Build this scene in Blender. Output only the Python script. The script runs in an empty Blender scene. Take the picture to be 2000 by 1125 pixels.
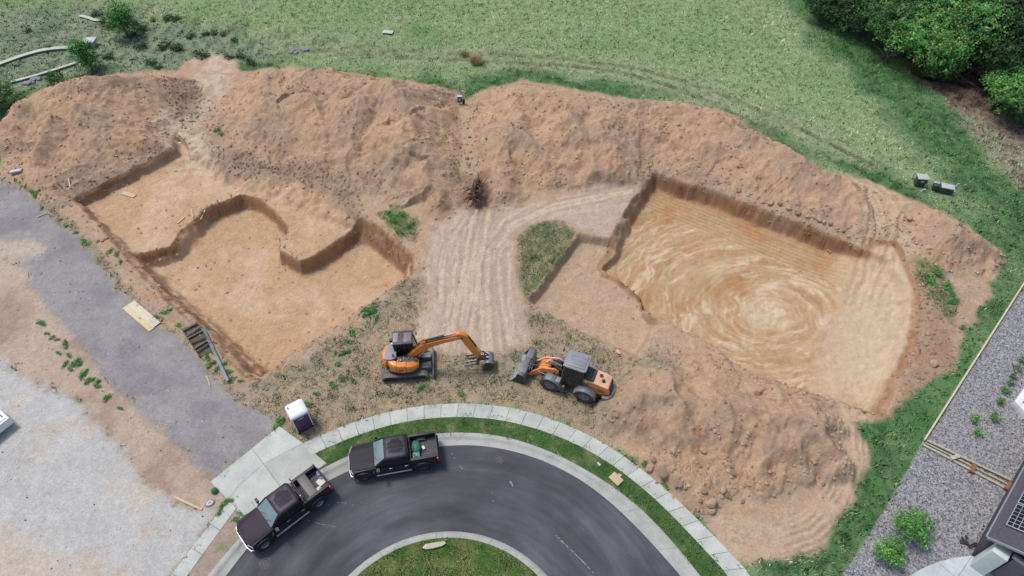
import bpy, bmesh, math, random
import numpy as np
from mathutils import Vector, Matrix

S = bpy.context.scene
C = S.collection
R = math.radians
random.seed(7)

# ------------------------------------------------------------------ camera, light, exposure
CAM_H, PITCH, FPX = 40.0, 50.0, 2000 * 24 / 36.0
cam = bpy.data.cameras.new('camera'); cam.lens = 24; cam.sensor_width = 36
cam.clip_start = 0.5; cam.clip_end = 3000
camo = bpy.data.objects.new('camera', cam); C.objects.link(camo)
camo.location = (0, 0, CAM_H); camo.rotation_euler = (R(90 - PITCH), 0, 0)
S.camera = camo

SUN_EL, SUN_AZ = 66, 300          # azimuth clockwise from +Y: high soft light from the left, a little behind
w = bpy.data.worlds.new('World'); S.world = w; w.use_nodes = True
nt = w.node_tree
bg = nt.nodes['Background']; sky = nt.nodes.new('ShaderNodeTexSky')
sky.sky_type = 'NISHITA'; sky.sun_disc = False
sky.sun_elevation = R(SUN_EL); sky.sun_rotation = R(SUN_AZ)
sky.air_density = 1.0; sky.dust_density = 2.6; sky.ozone_density = 1.0
nt.links.new(sky.outputs['Color'], bg.inputs['Color']); bg.inputs['Strength'].default_value = 0.108
sl = bpy.data.lights.new('sun', 'SUN'); sl.energy = 1.5; sl.angle = R(13); sl.color = (1.0, 0.965, 0.92)
so = bpy.data.objects.new('sun', sl); C.objects.link(so)
so.rotation_euler = (R(90 - SUN_EL), 0, R(180 - SUN_AZ))
S.view_settings.view_transform = 'Standard'; S.view_settings.look = 'None'
S.view_settings.gamma = 1; S.view_settings.use_curve_mapping = False
S.view_settings.exposure = 0.60
S.cycles.use_denoising = True
S.cycles.max_bounces = 6

# ------------------------------------------------------------------ helpers: survey points
_c, _s = math.cos(R(PITCH)), math.sin(R(PITCH))
def at(u, v, z=0.0):
    """ground point of a surveyed photo pixel (2000 x 1125) at height z"""
    xc = (u - 1000) / FPX; yc = (562.5 - v) / FPX
    t = (z - CAM_H) / (-_s + yc * _c)
    return Vector((xc * t, (_c + yc * _s) * t, z))
def pts(P, z=0.0):
    return [tuple(at(p[0], p[1], z)[:2]) + tuple(p[2:]) for p in P]

# ------------------------------------------------------------------ helpers: noise
def _hash(ix, iy, seed):
    h = (ix.astype(np.int64) * 374761393 + iy.astype(np.int64) * 668265263 + seed * 144269504) & 0xffffffff
    h = ((h ^ (h >> 13)) * 1274126177) & 0xffffffff
    return (h ^ (h >> 16)) & 0xffffffff
def pn(x, y, seed=0):
    x = np.asarray(x, np.float64); y = np.asarray(y, np.float64)
    x0 = np.floor(x); y0 = np.floor(y); fx = x - x0; fy = y - y0
    ux = fx * fx * fx * (fx * (fx * 6 - 15) + 10); uy = fy * fy * fy * (fy * (fy * 6 - 15) + 10)
    def g(dx, dy):
        a = _hash(x0 + dx, y0 + dy, seed) * (2 * math.pi / 4294967296.0)
        return np.cos(a) * (fx - dx) + np.sin(a) * (fy - dy)
    a, b, c, d = g(0, 0), g(1, 0), g(0, 1), g(1, 1)
    return 1.5 * ((a + (b - a) * ux) * (1 - uy) + (c + (d - c) * ux) * uy)
def fbm(x, y, f=1.0, o=4, seed=0, gain=0.5):
    r = 0; a = 1.0; n = 0
    for i in range(o):
        r = r + a * pn(x * f + 17.3 * i, y * f - 9.1 * i, seed + i); n += a; a *= gain; f *= 2.03
    return r / n * 1.3
def ridged(x, y, f, o=4, seed=0):
    r = 0; a = 1.0; n = 0
    for i in range(o):
        r = r + a * (1 - 2 * np.abs(pn(x * f, y * f, seed + i))); n += a; a *= 0.5; f *= 2.1
    return r / n
def sm(a, b, x):
    t = np.clip((x - a) / (b - a), 0, 1); return t * t * (3 - 2 * t)

# ------------------------------------------------------------------ helpers: objects
def tag(o, label=None, cat=None, group=None, kind=None):
    if label: o['label'] = label
    if cat: o['category'] = cat
    if group: o['group'] = group
    if kind: o['kind'] = kind
    return o
def link(name, me, mat=None, parent=None):
    o = bpy.data.objects.new(name, me); C.objects.link(o)
    if mat is not None and me is not None and not me.materials:
        me.materials.append(mat)
    if parent is not None: o.parent = parent
    return o
def empty(name, loc=(0, 0, 0), rz=0.0, rot=None):
    o = bpy.data.objects.new(name, None); C.objects.link(o)
    o.location = loc; o.rotation_euler = rot if rot else (0, 0, rz)
    return o
def mesh_np(name, V, F, cols=None, normals=None, smooth=True):
    """V (n,3), F (m,k) arrays -> mesh"""
    V = np.ascontiguousarray(V, np.float32); F = np.ascontiguousarray(F, np.int32); k = F.shape[1]
    me = bpy.data.meshes.new(name)
    me.vertices.add(len(V)); me.vertices.foreach_set('co', V.ravel())
    me.loops.add(F.size); me.loops.foreach_set('vertex_index', F.ravel())
    me.polygons.add(len(F))
    me.polygons.foreach_set('loop_start', np.arange(0, F.size, k, dtype=np.int32))
    me.polygons.foreach_set('loop_total', np.full(len(F), k, np.int32))
    me.polygons.foreach_set('use_smooth', np.full(len(F), smooth, bool))
    if cols is not None:
        at_ = me.color_attributes.new('Col', 'FLOAT_COLOR', 'POINT')
        c4 = np.ones((len(V), 4), np.float32); c4[:, :cols.shape[1]] = cols
        at_.data.foreach_set('color', c4.ravel())
    me.update(calc_edges=True)
    if normals is not None:
        me.normals_split_custom_set_from_vertices(normals)
    return me

# ------------------------------------------------------------------ helpers: materials
def new_mat(name):
    m = bpy.data.materials.new(name); m.use_nodes = True
    n = m.node_tree.nodes; return m, m.node_tree, n['Principled BSDF']
def paint(name, col, rough=0.5, metal=0.0, var=0.12, scale=3.0, dirt=None, dirt_amt=0.0, bump=0.0, coat=0.0, emis=None):
    """plain surface with mottling, an optional dust colour and fine relief"""
    m, t, b = new_mat(name); n = t.nodes; L = t.links
    tc = n.new('ShaderNodeTexCoord')
    nz = n.new('ShaderNodeTexNoise'); nz.inputs['Scale'].default_value = scale; nz.inputs['Detail'].default_value = 6
    L.new(tc.outputs['Object'], nz.inputs['Vector'])
    rp = n.new('ShaderNodeMapRange'); rp.inputs[1].default_value = 0.3; rp.inputs[2].default_value = 0.7
    rp.inputs[3].default_value = 1 - var; rp.inputs[4].default_value = 1 + var
    L.new(nz.outputs['Fac'], rp.inputs[0])
    mx = n.new('ShaderNodeMix'); mx.data_type = 'RGBA'; mx.blend_type = 'MULTIPLY'; mx.inputs['Factor'].default_value = 1
    mx.inputs['A'].default_value = (*col, 1); L.new(rp.outputs[0], mx.inputs['B'])
    out = mx.outputs['Result']
    if dirt:
        n2 = n.new('ShaderNodeTexNoise'); n2.inputs['Scale'].default_value = scale * 1.7; n2.inputs['Detail'].default_value = 8
        L.new(tc.outputs['Object'], n2.inputs['Vector'])
        r2 = n.new('ShaderNodeMapRange'); r2.inputs[1].default_value = 0.42; r2.inputs[2].default_value = 0.72
        r2.inputs[4].default_value = dirt_amt; L.new(n2.outputs['Fac'], r2.inputs[0])
        m2 = n.new('ShaderNodeMix'); m2.data_type = 'RGBA'; L.new(r2.outputs[0], m2.inputs['Factor'])
        L.new(out, m2.inputs['A']); m2.inputs['B'].default_value = (*dirt, 1); out = m2.outputs['Result']
    L.new(out, b.inputs['Base Color'])
    b.inputs['Roughness'].default_value = rough; b.inputs['Metallic'].default_value = metal
    if coat: b.inputs['Coat Weight'].default_value = coat; b.inputs['Coat Roughness'].default_value = 0.06
    if bump:
        bp = n.new('ShaderNodeBump'); bp.inputs['Strength'].default_value = bump; bp.inputs['Distance'].default_value = 0.02
        n3 = n.new('ShaderNodeTexNoise'); n3.inputs['Scale'].default_value = scale * 8; n3.inputs['Detail'].default_value = 4
        L.new(tc.outputs['Object'], n3.inputs['Vector']); L.new(n3.outputs['Fac'], bp.inputs['Height'])
        L.new(bp.outputs['Normal'], b.inputs['Normal'])
    return m
def soil(name, rough=0.95, scales=((2.2, 0.22), (9.0, 0.3)), bump=0.6, bdist=0.05, bscale=6.0, speck=None):
    """terrain surface: zone colour from the mesh, grain and relief from noise in metres"""
    m, t, b = new_mat(name); n = t.nodes; L = t.links
    vc = n.new('ShaderNodeVertexColor'); vc.layer_name = 'Col'
    ge = n.new('ShaderNodeNewGeometry'); out = vc.outputs['Color']
    for sc, amt in scales:
        nz = n.new('ShaderNodeTexNoise'); nz.inputs['Scale'].default_value = sc; nz.inputs['Detail'].default_value = 6
        nz.inputs['Roughness'].default_value = 0.65; L.new(ge.outputs['Position'], nz.inputs['Vector'])
        rp = n.new('ShaderNodeMapRange'); rp.inputs[1].default_value = 0.3; rp.inputs[2].default_value = 0.7
        rp.inputs[3].default_value = 1 - amt; rp.inputs[4].default_value = 1 + amt; L.new(nz.outputs['Fac'], rp.inputs[0])
        mx = n.new('ShaderNodeMix'); mx.data_type = 'RGBA'; mx.blend_type = 'MULTIPLY'; mx.inputs['Factor'].default_value = 1
        L.new(out, mx.inputs['A']); L.new(rp.outputs[0], mx.inputs['B']); out = mx.outputs['Result']
    if speck:
        sc, lo, hi, amt = speck
        vo = n.new('ShaderNodeTexVoronoi'); vo.inputs['Scale'].default_value = sc; L.new(ge.outputs['Position'], vo.inputs['Vector'])
        sp = n.new('ShaderNodeSeparateColor'); L.new(vo.outputs['Color'], sp.inputs[0])
        rp = n.new('ShaderNodeMapRange'); rp.inputs[3].default_value = lo; rp.inputs[4].default_value = hi
        L.new(sp.outputs[0], rp.inputs[0])
        mx = n.new('ShaderNodeMix'); mx.data_type = 'RGBA'; mx.blend_type = 'MULTIPLY'; mx.inputs['Factor'].default_value = amt
        L.new(out, mx.inputs['A']); L.new(rp.outputs[0], mx.inputs['B']); out = mx.outputs['Result']
    L.new(out, b.inputs['Base Color']); b.inputs['Roughness'].default_value = rough
    b.inputs['Specular IOR Level'].default_value = 0.108
    nz = n.new('ShaderNodeTexNoise'); nz.inputs['Scale'].default_value = bscale; nz.inputs['Detail'].default_value = 8
    nz.inputs['Roughness'].default_value = 0.7; L.new(ge.outputs['Position'], nz.inputs['Vector'])
    bp = n.new('ShaderNodeBump'); bp.inputs['Strength'].default_value = bump; bp.inputs['Distance'].default_value = bdist
    L.new(nz.outputs['Fac'], bp.inputs['Height']); L.new(bp.outputs['Normal'], b.inputs['Normal'])
    return m
def blades(name, rough=0.7):
    m, t, b = new_mat(name); n = t.nodes
    vc = n.new('ShaderNodeVertexColor'); vc.layer_name = 'Col'
    t.links.new(vc.outputs['Color'], b.inputs['Base Color']); b.inputs['Roughness'].default_value = rough
    b.inputs['Specular IOR Level'].default_value = 0.2
    return m

# ------------------------------------------------------------------ survey of the site (photo pixels)
SW_OUT = [(592,866),(640,841),(698,820),(759,802),(827,789),(893,786),(960,788),(1023,798),(1086,820),(1149,846),(1200,874),(1233,900),(1280,936),(1352,1001),(1413,1066),(1464,1120)]
SW_IN = [(606,890),(655,865),(710,843),(761,828),(796,820),(859,813),(957,814),(1017,826),(1077,846),(1137,868),(1186,899),(1269,961),(1345,1040),(1420,1121)]
K_OUT = [(408,1122),(441,1081),(469,1044),(550,965),(638,906),(682,887),(750,864),(859,843),(935,843),(1010,855),(1073,879),(1137,911),(1200,950),(1273,1008),(1366,1123)]
K_IN = [(441,1122),(463,1088),(481,1062),(562,982),(654,927),(700,906),(768,884),(859,866),(935,865),(994,873),(1095,909),(1168,954),(1226,1008),(1291,1076),(1330,1123)]
SWL_OUT = [(333,1125),(382,1062),(418,1011),(446,978)]
SWL_IN = [(370,1119),(411,1063),(440,1020),(463,991)]
ISL_C, ISL_R = (-3.64, 7.34), 7.57

def catmull(P, n=12):
    P = [np.array(p[:2], float) for p in P]; P = [2 * P[0] - P[1]] + P + [2 * P[-1] - P[-2]]; out = []
    for i in range(1, len(P) - 2):
        for k in range(n):
            t = k / n; a, b, c, d = P[i - 1:i + 3]
            out.append(0.5 * ((2 * b) + (-a + c) * t + (2 * a - 5 * b + 4 * c - d) * t * t + (-a + 3 * b - 3 * c + d) * t ** 3))
    out.append(P[-2]); return np.array(out)
def resample(P, step):
    d = np.r_[0, np.cumsum(np.hypot(*np.diff(P, axis=0).T))]; n = max(2, int(round(d[-1] / step)) + 1)
    s = np.linspace(0, d[-1], n); return np.c_[np.interp(s, d, P[:, 0]), np.interp(s, d, P[:, 1])]
def smooth_line(P, it=6):
    P = P.copy()
    for _ in range(it): P[1:-1] = 0.25 * P[:-2] + 0.5 * P[1:-1] + 0.25 * P[2:]
    return P
def arc_on(P, cx, cy, ang, n=14):
    """carry a curve on round the turning circle"""
    a0 = math.atan2(P[-1][1] - cy, P[-1][0] - cx); r = math.hypot(P[-1][0] - cx, P[-1][1] - cy)
    return np.array([(cx + r * math.cos(a0 - R(ang) * k / n), cy + r * math.sin(a0 - R(ang) * k / n)) for k in range(1, n + 1)])
def curve(PX, right=60, left=0.0, it=30):
    P = smooth_line(resample(catmull(pts(PX)), 0.5), it)
    if right: P = np.vstack([P, arc_on(P, -3.65, 5.6, right)])
    if left:
        d = P[0] - P[3]; d = d / np.hypot(*d); P = np.vstack([P[0] + d * left, P])
    return P
c_swo, c_swi = curve(SW_OUT), curve(SW_IN)
c_ko, c_ki = curve(K_OUT, left=22), curve(K_IN, left=22)
c_slo, c_sli = curve(SWL_OUT, 0, 22), curve(SWL_IN, 0, 22)

# ------------------------------------------------------------------ terrain grid
def axis(lo, hi, step, far0, far1):
    mid = np.arange(lo, hi + 1e-6, step)
    def grow(start, end, sgn):
        v = []; p = start; st = step
        while (p - end) * sgn < 0:
            st *= 1.22; p += sgn * st; v.append(p)
        return v
    return np.r_[grow(mid[0], far0, -1)[::-1], mid, grow(mid[-1], far1, 1)]
GS = 0.11
gx = axis(-47, 47, GS, -700, 700); gy = axis(11.3, 64, GS, -300, 1200)
X, Y = np.meshgrid(gx, gy); NY, NX = X.shape

def _box(P, m):
    P = np.array([p[:2] for p in P]); lo = P.min(0) - m; hi = P.max(0) + m
    i0, i1 = np.searchsorted(gx, [lo[0], hi[0]]); j0, j1 = np.searchsorted(gy, [lo[1], hi[1]])
    return (slice(j0, j1), slice(i0, i1))
def seg_field(x, y, P, closed=False):
    """nearest distance to a polyline, with its extra values interpolated; and winding parity"""
    n = len(P); D = np.full(x.shape, 1e9); k = len(P[0]) - 2
    A = [np.zeros(x.shape) for _ in range(k)]; DY = np.zeros(x.shape); par = np.zeros(x.shape, bool)
    for i in range(n if closed else n - 1):
        a = P[i]; b = P[(i + 1) % n]; ex, ey = b[0] - a[0], b[1] - a[1]; l2 = ex * ex + ey * ey + 1e-12
        t = np.clip(((x - a[0]) * ex + (y - a[1]) * ey) / l2, 0, 1)
        qx, qy = x - a[0] - t * ex, y - a[1] - t * ey; d = np.hypot(qx, qy); m = d < D
        D = np.where(m, d, D); DY = np.where(m, qy, DY)
        for j in range(k): A[j] = np.where(m, a[2 + j] + t * (b[2 + j] - a[2 + j]), A[j])
        if closed:
            c = (a[1] > y) != (b[1] > y)
            par ^= c & (x < ex * (y - a[1]) / (ey if abs(ey) > 1e-12 else 1e-12) + a[0])
    return D, A, DY, par
def region(P, margin=3.0, warp=0.0, seed=0, wf=0.8):
    """signed distance to a closed outline (negative inside) on the grid; +big outside its box"""
    sd = np.full(X.shape, 99.0); b = _box(P, margin); x, y = X[b], Y[b]
    if warp:
        x, y = x + warp * fbm(x, y, wf, 3, seed), y + warp * fbm(x, y, wf, 3, seed + 50)
    D, A, _, par = seg_field(x, y, P, True); sd[b] = np.where(par, -D, D)
    ww = None
    if A:
        ww = np.ones(X.shape); ww[b] = A[0]
    return sd, ww
def px(P, z=0.0): return pts(P, z)

H = np.zeros(X.shape)
field_roll = 0.10 * fbm(X, Y, 0.07, 3, 3)

# pits -------------------------------------------------------------
T1 = px([(140,388,.4),(200,358,.5),(270,322,.5),(335,288,.5),(322,262,1.2),(345,238,3.5),(388,262,3.0),(415,300,1.2),(450,328,1.6),(500,328,2.6),(560,338,3.0),(620,355,3.0),(670,388,2.4),(705,424,1.0),(738,438,.5),(775,468,.5),(812,500,.5),(806,535,.4),(700,608,.4),(600,672,.4),(500,744,.5),(472,738,1.0),(400,655,1.3),(320,588,1.2),(245,505,1.0),(190,440,.7)])
T2 = px([(258,497,.6),(330,480,.7),(350,450,1.2),(378,428,.7),(400,405,.35),(471,379,.35),(503,386,.35),(535,409,.35),(564,441,.35),(562,457,.3),(547,462,.3),(547,487,.3),(585,508,.3),(613,498,.35),(699,441,.35),(712,442,.5),(800,514,.5),(790,545,.4),(700,607,.4),(600,668,.4),(510,738,.5),(488,730,1.3),(400,645,1.3),(320,575,1.2)], -1.0)
RP = px([(1277,336,.35),(1340,357,.4),(1398,373,.4),(1450,393,.5),(1500,412,.5),(1590,445,.5),(1680,482,.5),(1705,470,3.5),(1755,470,3.5),(1775,510,2.2),(1800,570,1.6),(1800,650,1.5),(1772,720,1.2),(1725,814,.8),(1690,803,.6),(1610,775,.5),(1530,750,.5),(1450,720,.5),(1400,680,.4),(1345,648,.4),(1305,630,.4),(1258,605,.4),(1248,576,.5),(1165,512,.8),(1185,480,1.0),(1203,440,1.0),(1238,385,.8)])
GP = px([(1131,455,.3),(1195,466,.3),(1215,480,.3),(1215,540,.4),(1262,580,.4),(1262,606,.3),(1300,636,.4),(1284,640,.6),(1245,695,.35),(1127,645,.35),(1032,588,.35)])
LED = px([(1470,380,.5),(1500,405,.5),(1590,438,.5),(1680,474,.5),(1680,482,.5),(1590,447,.5),(1500,414,.5)])

def pit(P, depth, seed, warp=0.14, mg=13.0):
    sd, ww = region(P, mg, warp * 1.3, seed, .75)
    t_ = -sd / (ww * 1.12)
    t_ = t_ + .20 * fbm(X, Y, 1.0, 2, seed + 77) + .05 * np.sin(t_ * 9 + 2 * fbm(X, Y, .3, 2, seed + 78)) * np.clip(1.6 - np.abs(t_ - .5), 0, 1)
    return depth * (.90 * sm(0, 1, t_) + .10 * sm(.2, 2.2, t_ + .5 * fbm(X, Y, .7, 2, seed + 79))), sd, ww
d1, sd1, ww1 = pit(T1, 1.05, 11); d2, sd2, _ = pit(T2, 1.45, 21, .06); d3, sd3, _ = pit(RP, 1.55, 31); d4, sd4, _ = pit(GP, 0.80, 41, 0.1)
PIT = d1 + d2 + np.maximum(d3, d4)
SDP = np.minimum(np.minimum(sd1, sd2), np.minimum(sd3, sd4))

# ramp inside the right pit climbing to the far right corner
rampc = px([(1660,700,0),(1690,600,0.25),(1715,520,0.9),(1728,465,1.7)], -1.5)
b = _box(rampc, 6); D, A, _, _ = seg_field(X[b], Y[b], rampc)
rm = np.zeros(X.shape); rm[b] = A[0] * sm(4.5, 1.2, D)
PIT = np.where(sd3 < 0, np.maximum(PIT - rm, 0), PIT)

LANE = px([(1640,740),(1680,640),(1700,560),(1716,490),(1706,430),(1693,385)], -.6)
# spoil heaps ------------------------------------------------------
def heap(lines, seed, rnd=0.42):
    """heaps tipped along ridge lines; rills run down from the nearest stretch of ridge"""
    out = np.zeros(X.shape); ril = np.zeros(X.shape)
    for li, (P, sf, sb, *rn_) in enumerate(lines):
        rnd_ = rn_[0] if rn_ else rnd
        W = []; arc = 0.0
        for k, (u, v, z) in enumerate(P):
            q = at(u, v, z)
            if k: arc += math.hypot(q.x - W[-1][0], q.y - W[-1][1])
            W.append((q.x, q.y, z, arc))
        b = _box(W, 14); x, y = X[b], Y[b]
        wx = x + 0.8 * fbm(x, y, 0.28, 3, seed) + 0.18 * fbm(x, y, 1.1, 3, seed + 5)
        wy = y + 0.8 * fbm(x, y, 0.28, 3, seed + 9) + 0.18 * fbm(x, y, 1.1, 3, seed + 14)
        D, A, DY, _ = seg_field(wx, wy, W)
        back = sm(-0.5, 0.6, DY / (D + 1e-3))
        sl_ = sf + (sb - sf) * back
        sl_ = sl_ * (1.18 - .30 * sm(1, 6, D))                       # steeper near the crest, fanning out below
        h = A[0] - sl_ * (np.sqrt(D * D + rnd_ * rnd_) - rnd_)
        s_ = A[1] + 31.7 * li + .35 * fbm(x, y, .5, 2, seed + 21)
        r_ = (.20 * fbm(s_ * .42, D * .10, 1.0, 3, seed + 31) + .11 * fbm(s_ * 1.25, D * .22, 1.0, 3, seed + 41) + .05 * ridged(s_ * 1.4, D * .3, 1.0, 2, seed + 51)) * sm(.1, 1.6, D)
        h = np.maximum(h, 0)
        o = out[b]; q = ril[b]; up = h > o
        ril[b] = np.where(up, r_, q); out[b] = np.maximum(o, h) + 0.12 * np.exp(-((o - h) / 0.4) ** 2) * (np.minimum(o, h) > 0.05)
    RIL.append((out, ril)); return out
RIL = []
M1 = heap([([(15,235,1.6),(45,195,2.6),(100,172,3.4),(170,156,3.9),(230,149,3.8),(290,143,3.2),(345,155,1.8)], .44, .75),
           ([(20,320,0.7),(110,345,1.2),(200,305,1.4),(270,268,1.4),(318,240,1.0)], .45, .5),
           ([(95,225,3.0),(75,275,2.0),(55,310,1.0)], .6, .6, .15), ([(215,195,3.5),(235,235,2.6),(250,275,1.6)], .6, .6, .15), ([(150,200,3.4),(155,250,2.2)], .55, .6, .15),
           ([(180,215,2.6),(230,230,2.4),(300,235,1.6)], .5, .5)], 101)
M2 = heap([([(458,172,2.2),(500,143,3.4),(570,135,3.9),(640,143,3.9),(700,154,3.9),(770,162,3.9),(830,172,3.7),(872,195,3.2),(900,228,2.0)], .42, .8),
           ([(852,312,3.1),(864,330,2.8),(870,352,2.0)], .72, .7, .12), ([(800,230,3.8),(775,280,2.8),(770,330,1.6)], .55, .6, .15), ([(590,185,4.0),(600,240,3.0),(612,300,1.7)], .58, .6, .12), ([(690,190,4.0),(668,260,2.7),(655,320,1.5)], .55, .6, .12), ([(500,180,3.6),(490,240,2.6),(505,300,1.3)], .6, .6, .12),
           ([(430,215,2.4),(440,255,1.9),(470,300,0.9)], .6, .6),
           ([(520,215,3.1),(560,270,1.9),(640,320,1.2)], .45, .5),
           ([(760,250,2.6),(720,330,1.2)], .5, .5)], 111)
M3 = heap([([(928,200,2.4),(965,180,3.0),(1020,167,3.2),(1085,174,3.3),(1130,187,3.3),(1185,204,3.3),(1250,202,3.6),(1330,206,3.8),(1400,224,3.8),(1470,262,3.5),(1540,297,3.2),(1610,337,2.8),(1675,362,2.3)], .45, .8),
           ([(1000,215,3.4),(1035,270,2.4),(1060,320,1.4)], .6, .6, .12), ([(1110,225,3.5),(1140,275,2.5),(1160,320,1.5)], .58, .6, .12), ([(1225,245,3.4),(1245,290,2.2)], .6, .6, .12), ([(1340,240,3.9),(1360,290,2.8),(1385,335,1.6)], .55, .6, .12), ([(1450,285,3.5),(1480,335,2.3),(1500,375,1.1)], .55, .6, .12), ([(960,225,3.0),(955,290,1.9),(970,350,1.0)], .6, .6, .12),
           ([(1180,240,3.0),(1235,300,1.5)], .5, .5),
           ([(950,300,1.6),(985,370,.9)], .5, .5),
           ([(1400,320,1.9),(1560,390,1.2),(1640,430,.9)], .5, .5),
           ([(1690,372,1.9),(1745,388,2.0),(1805,412,2.2),(1862,437,2.1),(1905,465,1.6),(1930,492,.8)], .5, .75)], 121)
M4 = heap([([(1222,792,1.3),(1290,745,2.9),(1322,790,2.5),(1338,860,1.6),(1352,905,.8)], .58, .62, .10),
           ([(1385,800,2.0),(1420,775,2.7),(1462,800,2.4)], .52, .6, .12), ([(1420,780,2.7),(1428,840,2.0),(1415,900,1.2),(1420,945,.5)], .6, .6, .10),
           ([(1462,800,2.4),(1492,865,1.7),(1495,930,.8)], .6, .6, .10),
           ([(1530,795,2.0),(1572,788,2.3),(1608,835,1.8),(1628,890,.9)], .58, .6, .10), ([(1560,800,2.1),(1555,870,1.3),(1570,925,.5)], .6, .6, .10),
           ([(1300,900,1.0),(1370,950,.7)], .5, .5)], 131, 0.3)
# gully between the middle heaps, and the cut lane between left and middle heap
for line, wd in ((px([(906,195),(912,260),(914,330),(915,400)], 0.6), 0.55), (px([(405,120),(420,180),(385,225),(350,250),(375,300)], 0.4), 1.5)):
    b = _box(line, 8); D, _, _, _ = seg_field(X[b] + .3 * fbm(X[b], Y[b], .6, 2, 7), Y[b], line)
    cap = 0.15 + 0.62 * np.maximum(D - wd, 0)
    for M_ in (M1, M2, M3): M_[b] = np.minimum(M_[b], cap)
MALL = np.maximum(np.maximum(M1, M2), np.maximum(M3, M4))
keep = sm(-0.15, .25, SDP)
RILL = np.zeros(X.shape); _top = np.full(X.shape, 1e-3)
for o_, r_ in RIL:
    u_ = o_ > _top; RILL = np.where(u_, r_, RILL); _top = np.maximum(_top, o_)
MALL = np.minimum(MALL, .06 + .50 * np.maximum(SDP, 0))
HAUL = px([(800,655),(830,690),(930,700),(1040,680),(1030,620),(1012,560),(1003,480),(1020,450),(1085,425),(1135,452),(1195,464),(1222,425),(1255,372),(1200,362),(1130,372),(1060,395),(990,405),(960,408),(900,405),(850,440),(830,470),(822,520),(835,580),(820,620)])
sdh, _ = region(HAUL, 3, 0.55, 61, 0.7)
b = _box(LANE, 6); D, _, _, _ = seg_field(X[b], Y[b], LANE); lane_d = np.full(X.shape, 9.0); lane_d[b] = D + .3 * fbm(X[b], Y[b], .5, 3, 63)
MALL = np.minimum(MALL, .55 + .9 * np.maximum(lane_d - .5, 0))
hk = sm(-0.6, 0.9, sdh)
MALL = MALL * keep * (0.1 + 0.9 * hk)

# surface relief ---------------------------------------------------
mm = sm(0.05, 0.8, MALL)
n_big = ridged(X + .5 * fbm(X, Y, .5, 2, 71), Y, 0.24, 3, 73)
n_mid = fbm(X, Y, 1.1, 4, 77); n_fin = fbm(X, Y, 3.1, 3, 83)
rill = fbm(X * 1.7 + .8 * n_mid, Y * 0.35, 1.0, 3, 87)
rgh = sm(-.25, .45, fbm(X, Y, .33, 3, 89))          # slipped smooth faces against cloddy ones
scarp = np.tanh(9 * fbm(X + .6 * n_mid, Y, .17, 3, 141)) * .16 + np.tanh(8 * fbm(X + .5 * n_mid, Y, .33, 3, 145)) * .09
relief = mm * (.9 * scarp + 1.25 * RILL * (1.15 - .45 * rgh) + 0.10 * n_big + (.02 + .08 * rgh) * n_mid + (.006 + .035 * rgh) * n_fin)

SITE = px([(0,240),(0,345),(60,365),(110,410),(165,455),(215,520),(270,580),(330,640),(390,690),(430,735),(500,780),(560,810),(590,835),(600,860),(760,800),(890,783),(1000,790),(1100,822),(1200,870),(1290,940),(1380,1030),(1450,1105),(1530,1095),(1590,1075),(1650,1010),(1680,940),(1690,870),(1672,825),(1735,815),(1800,755),(1880,700),(1885,650),(1945,550),(1950,490),(1900,452),(1850,420),(1700,352),(1600,330),(1480,265),(1380,210),(1250,195),(1130,175),(1020,155),(930,180),(900,205),(870,180),(800,158),(700,148),(560,130),(470,140),(455,112),(405,105),(355,122),(345,140),(280,137),(170,150),(60,178)])
sds, _ = region(SITE, 4, 0.5, 91, 0.6)
dirt = np.maximum(sm(0.35, -0.35, sds), sm(0.05, 0.35, MALL))
rough_d = dirt * (0.05 * n_mid + 0.03 * n_fin)

# excavator slew marks in the right pit, tyre lines on the haul road
cx, cy = at(1500, 612, -1.5)[:2]
rr = np.hypot((X - cx) * 0.8, Y - cy); th = np.arctan2(Y - cy, X - cx)
spiral = rr + 0.16 * th + 0.35 * fbm(X, Y, .35, 2, 95)
inR = sm(-0.5, -1.4, sd3) * (1 - sm(0.25, .6, rm))
def arcs(fr, ft, seed):
    n_ = pn(spiral * fr + .8 * fbm(X, Y, .5, 2, seed + 3), th * ft + .3 * spiral, seed); return np.maximum(1 - 3.2 * np.abs(n_), 0) * sm(-.3, .25, pn(spiral * .5, th * 1.1, seed + 9))
sw = np.clip(arcs(1.3, .55, 98) * .9 + arcs(2.2, .8, 198) * .8 + arcs(.8, .45, 298) * .7 + arcs(1.7, .6, 398) * .6, 0, 1.6) - .5 + .3 * fbm(spiral * 1.8, th * 1.2, 1.0, 3, 99)
far_l = px([(1280,395),(1400,440),(1500,480),(1600,520)], -1.9)
b = _box(far_l, 3); Dl, _, _, _ = seg_field(X[b], Y[b], far_l)
lin = np.zeros(X.shape); lm = np.zeros(X.shape); lm[b] = sm(2.2, 1.2, Dl)
e = np.array(far_l[-1]) - np.array(far_l[0]); e /= np.hypot(*e)
across = -e[1] * (X - far_l[0][0]) + e[0] * (Y - far_l[0][1])
sw = sw * (1 - lm) + lm * np.sin(across * 2 * math.pi / 0.42)
relief = relief + inR * 0.035 * sw
trk = np.zeros(X.shape)
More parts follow.
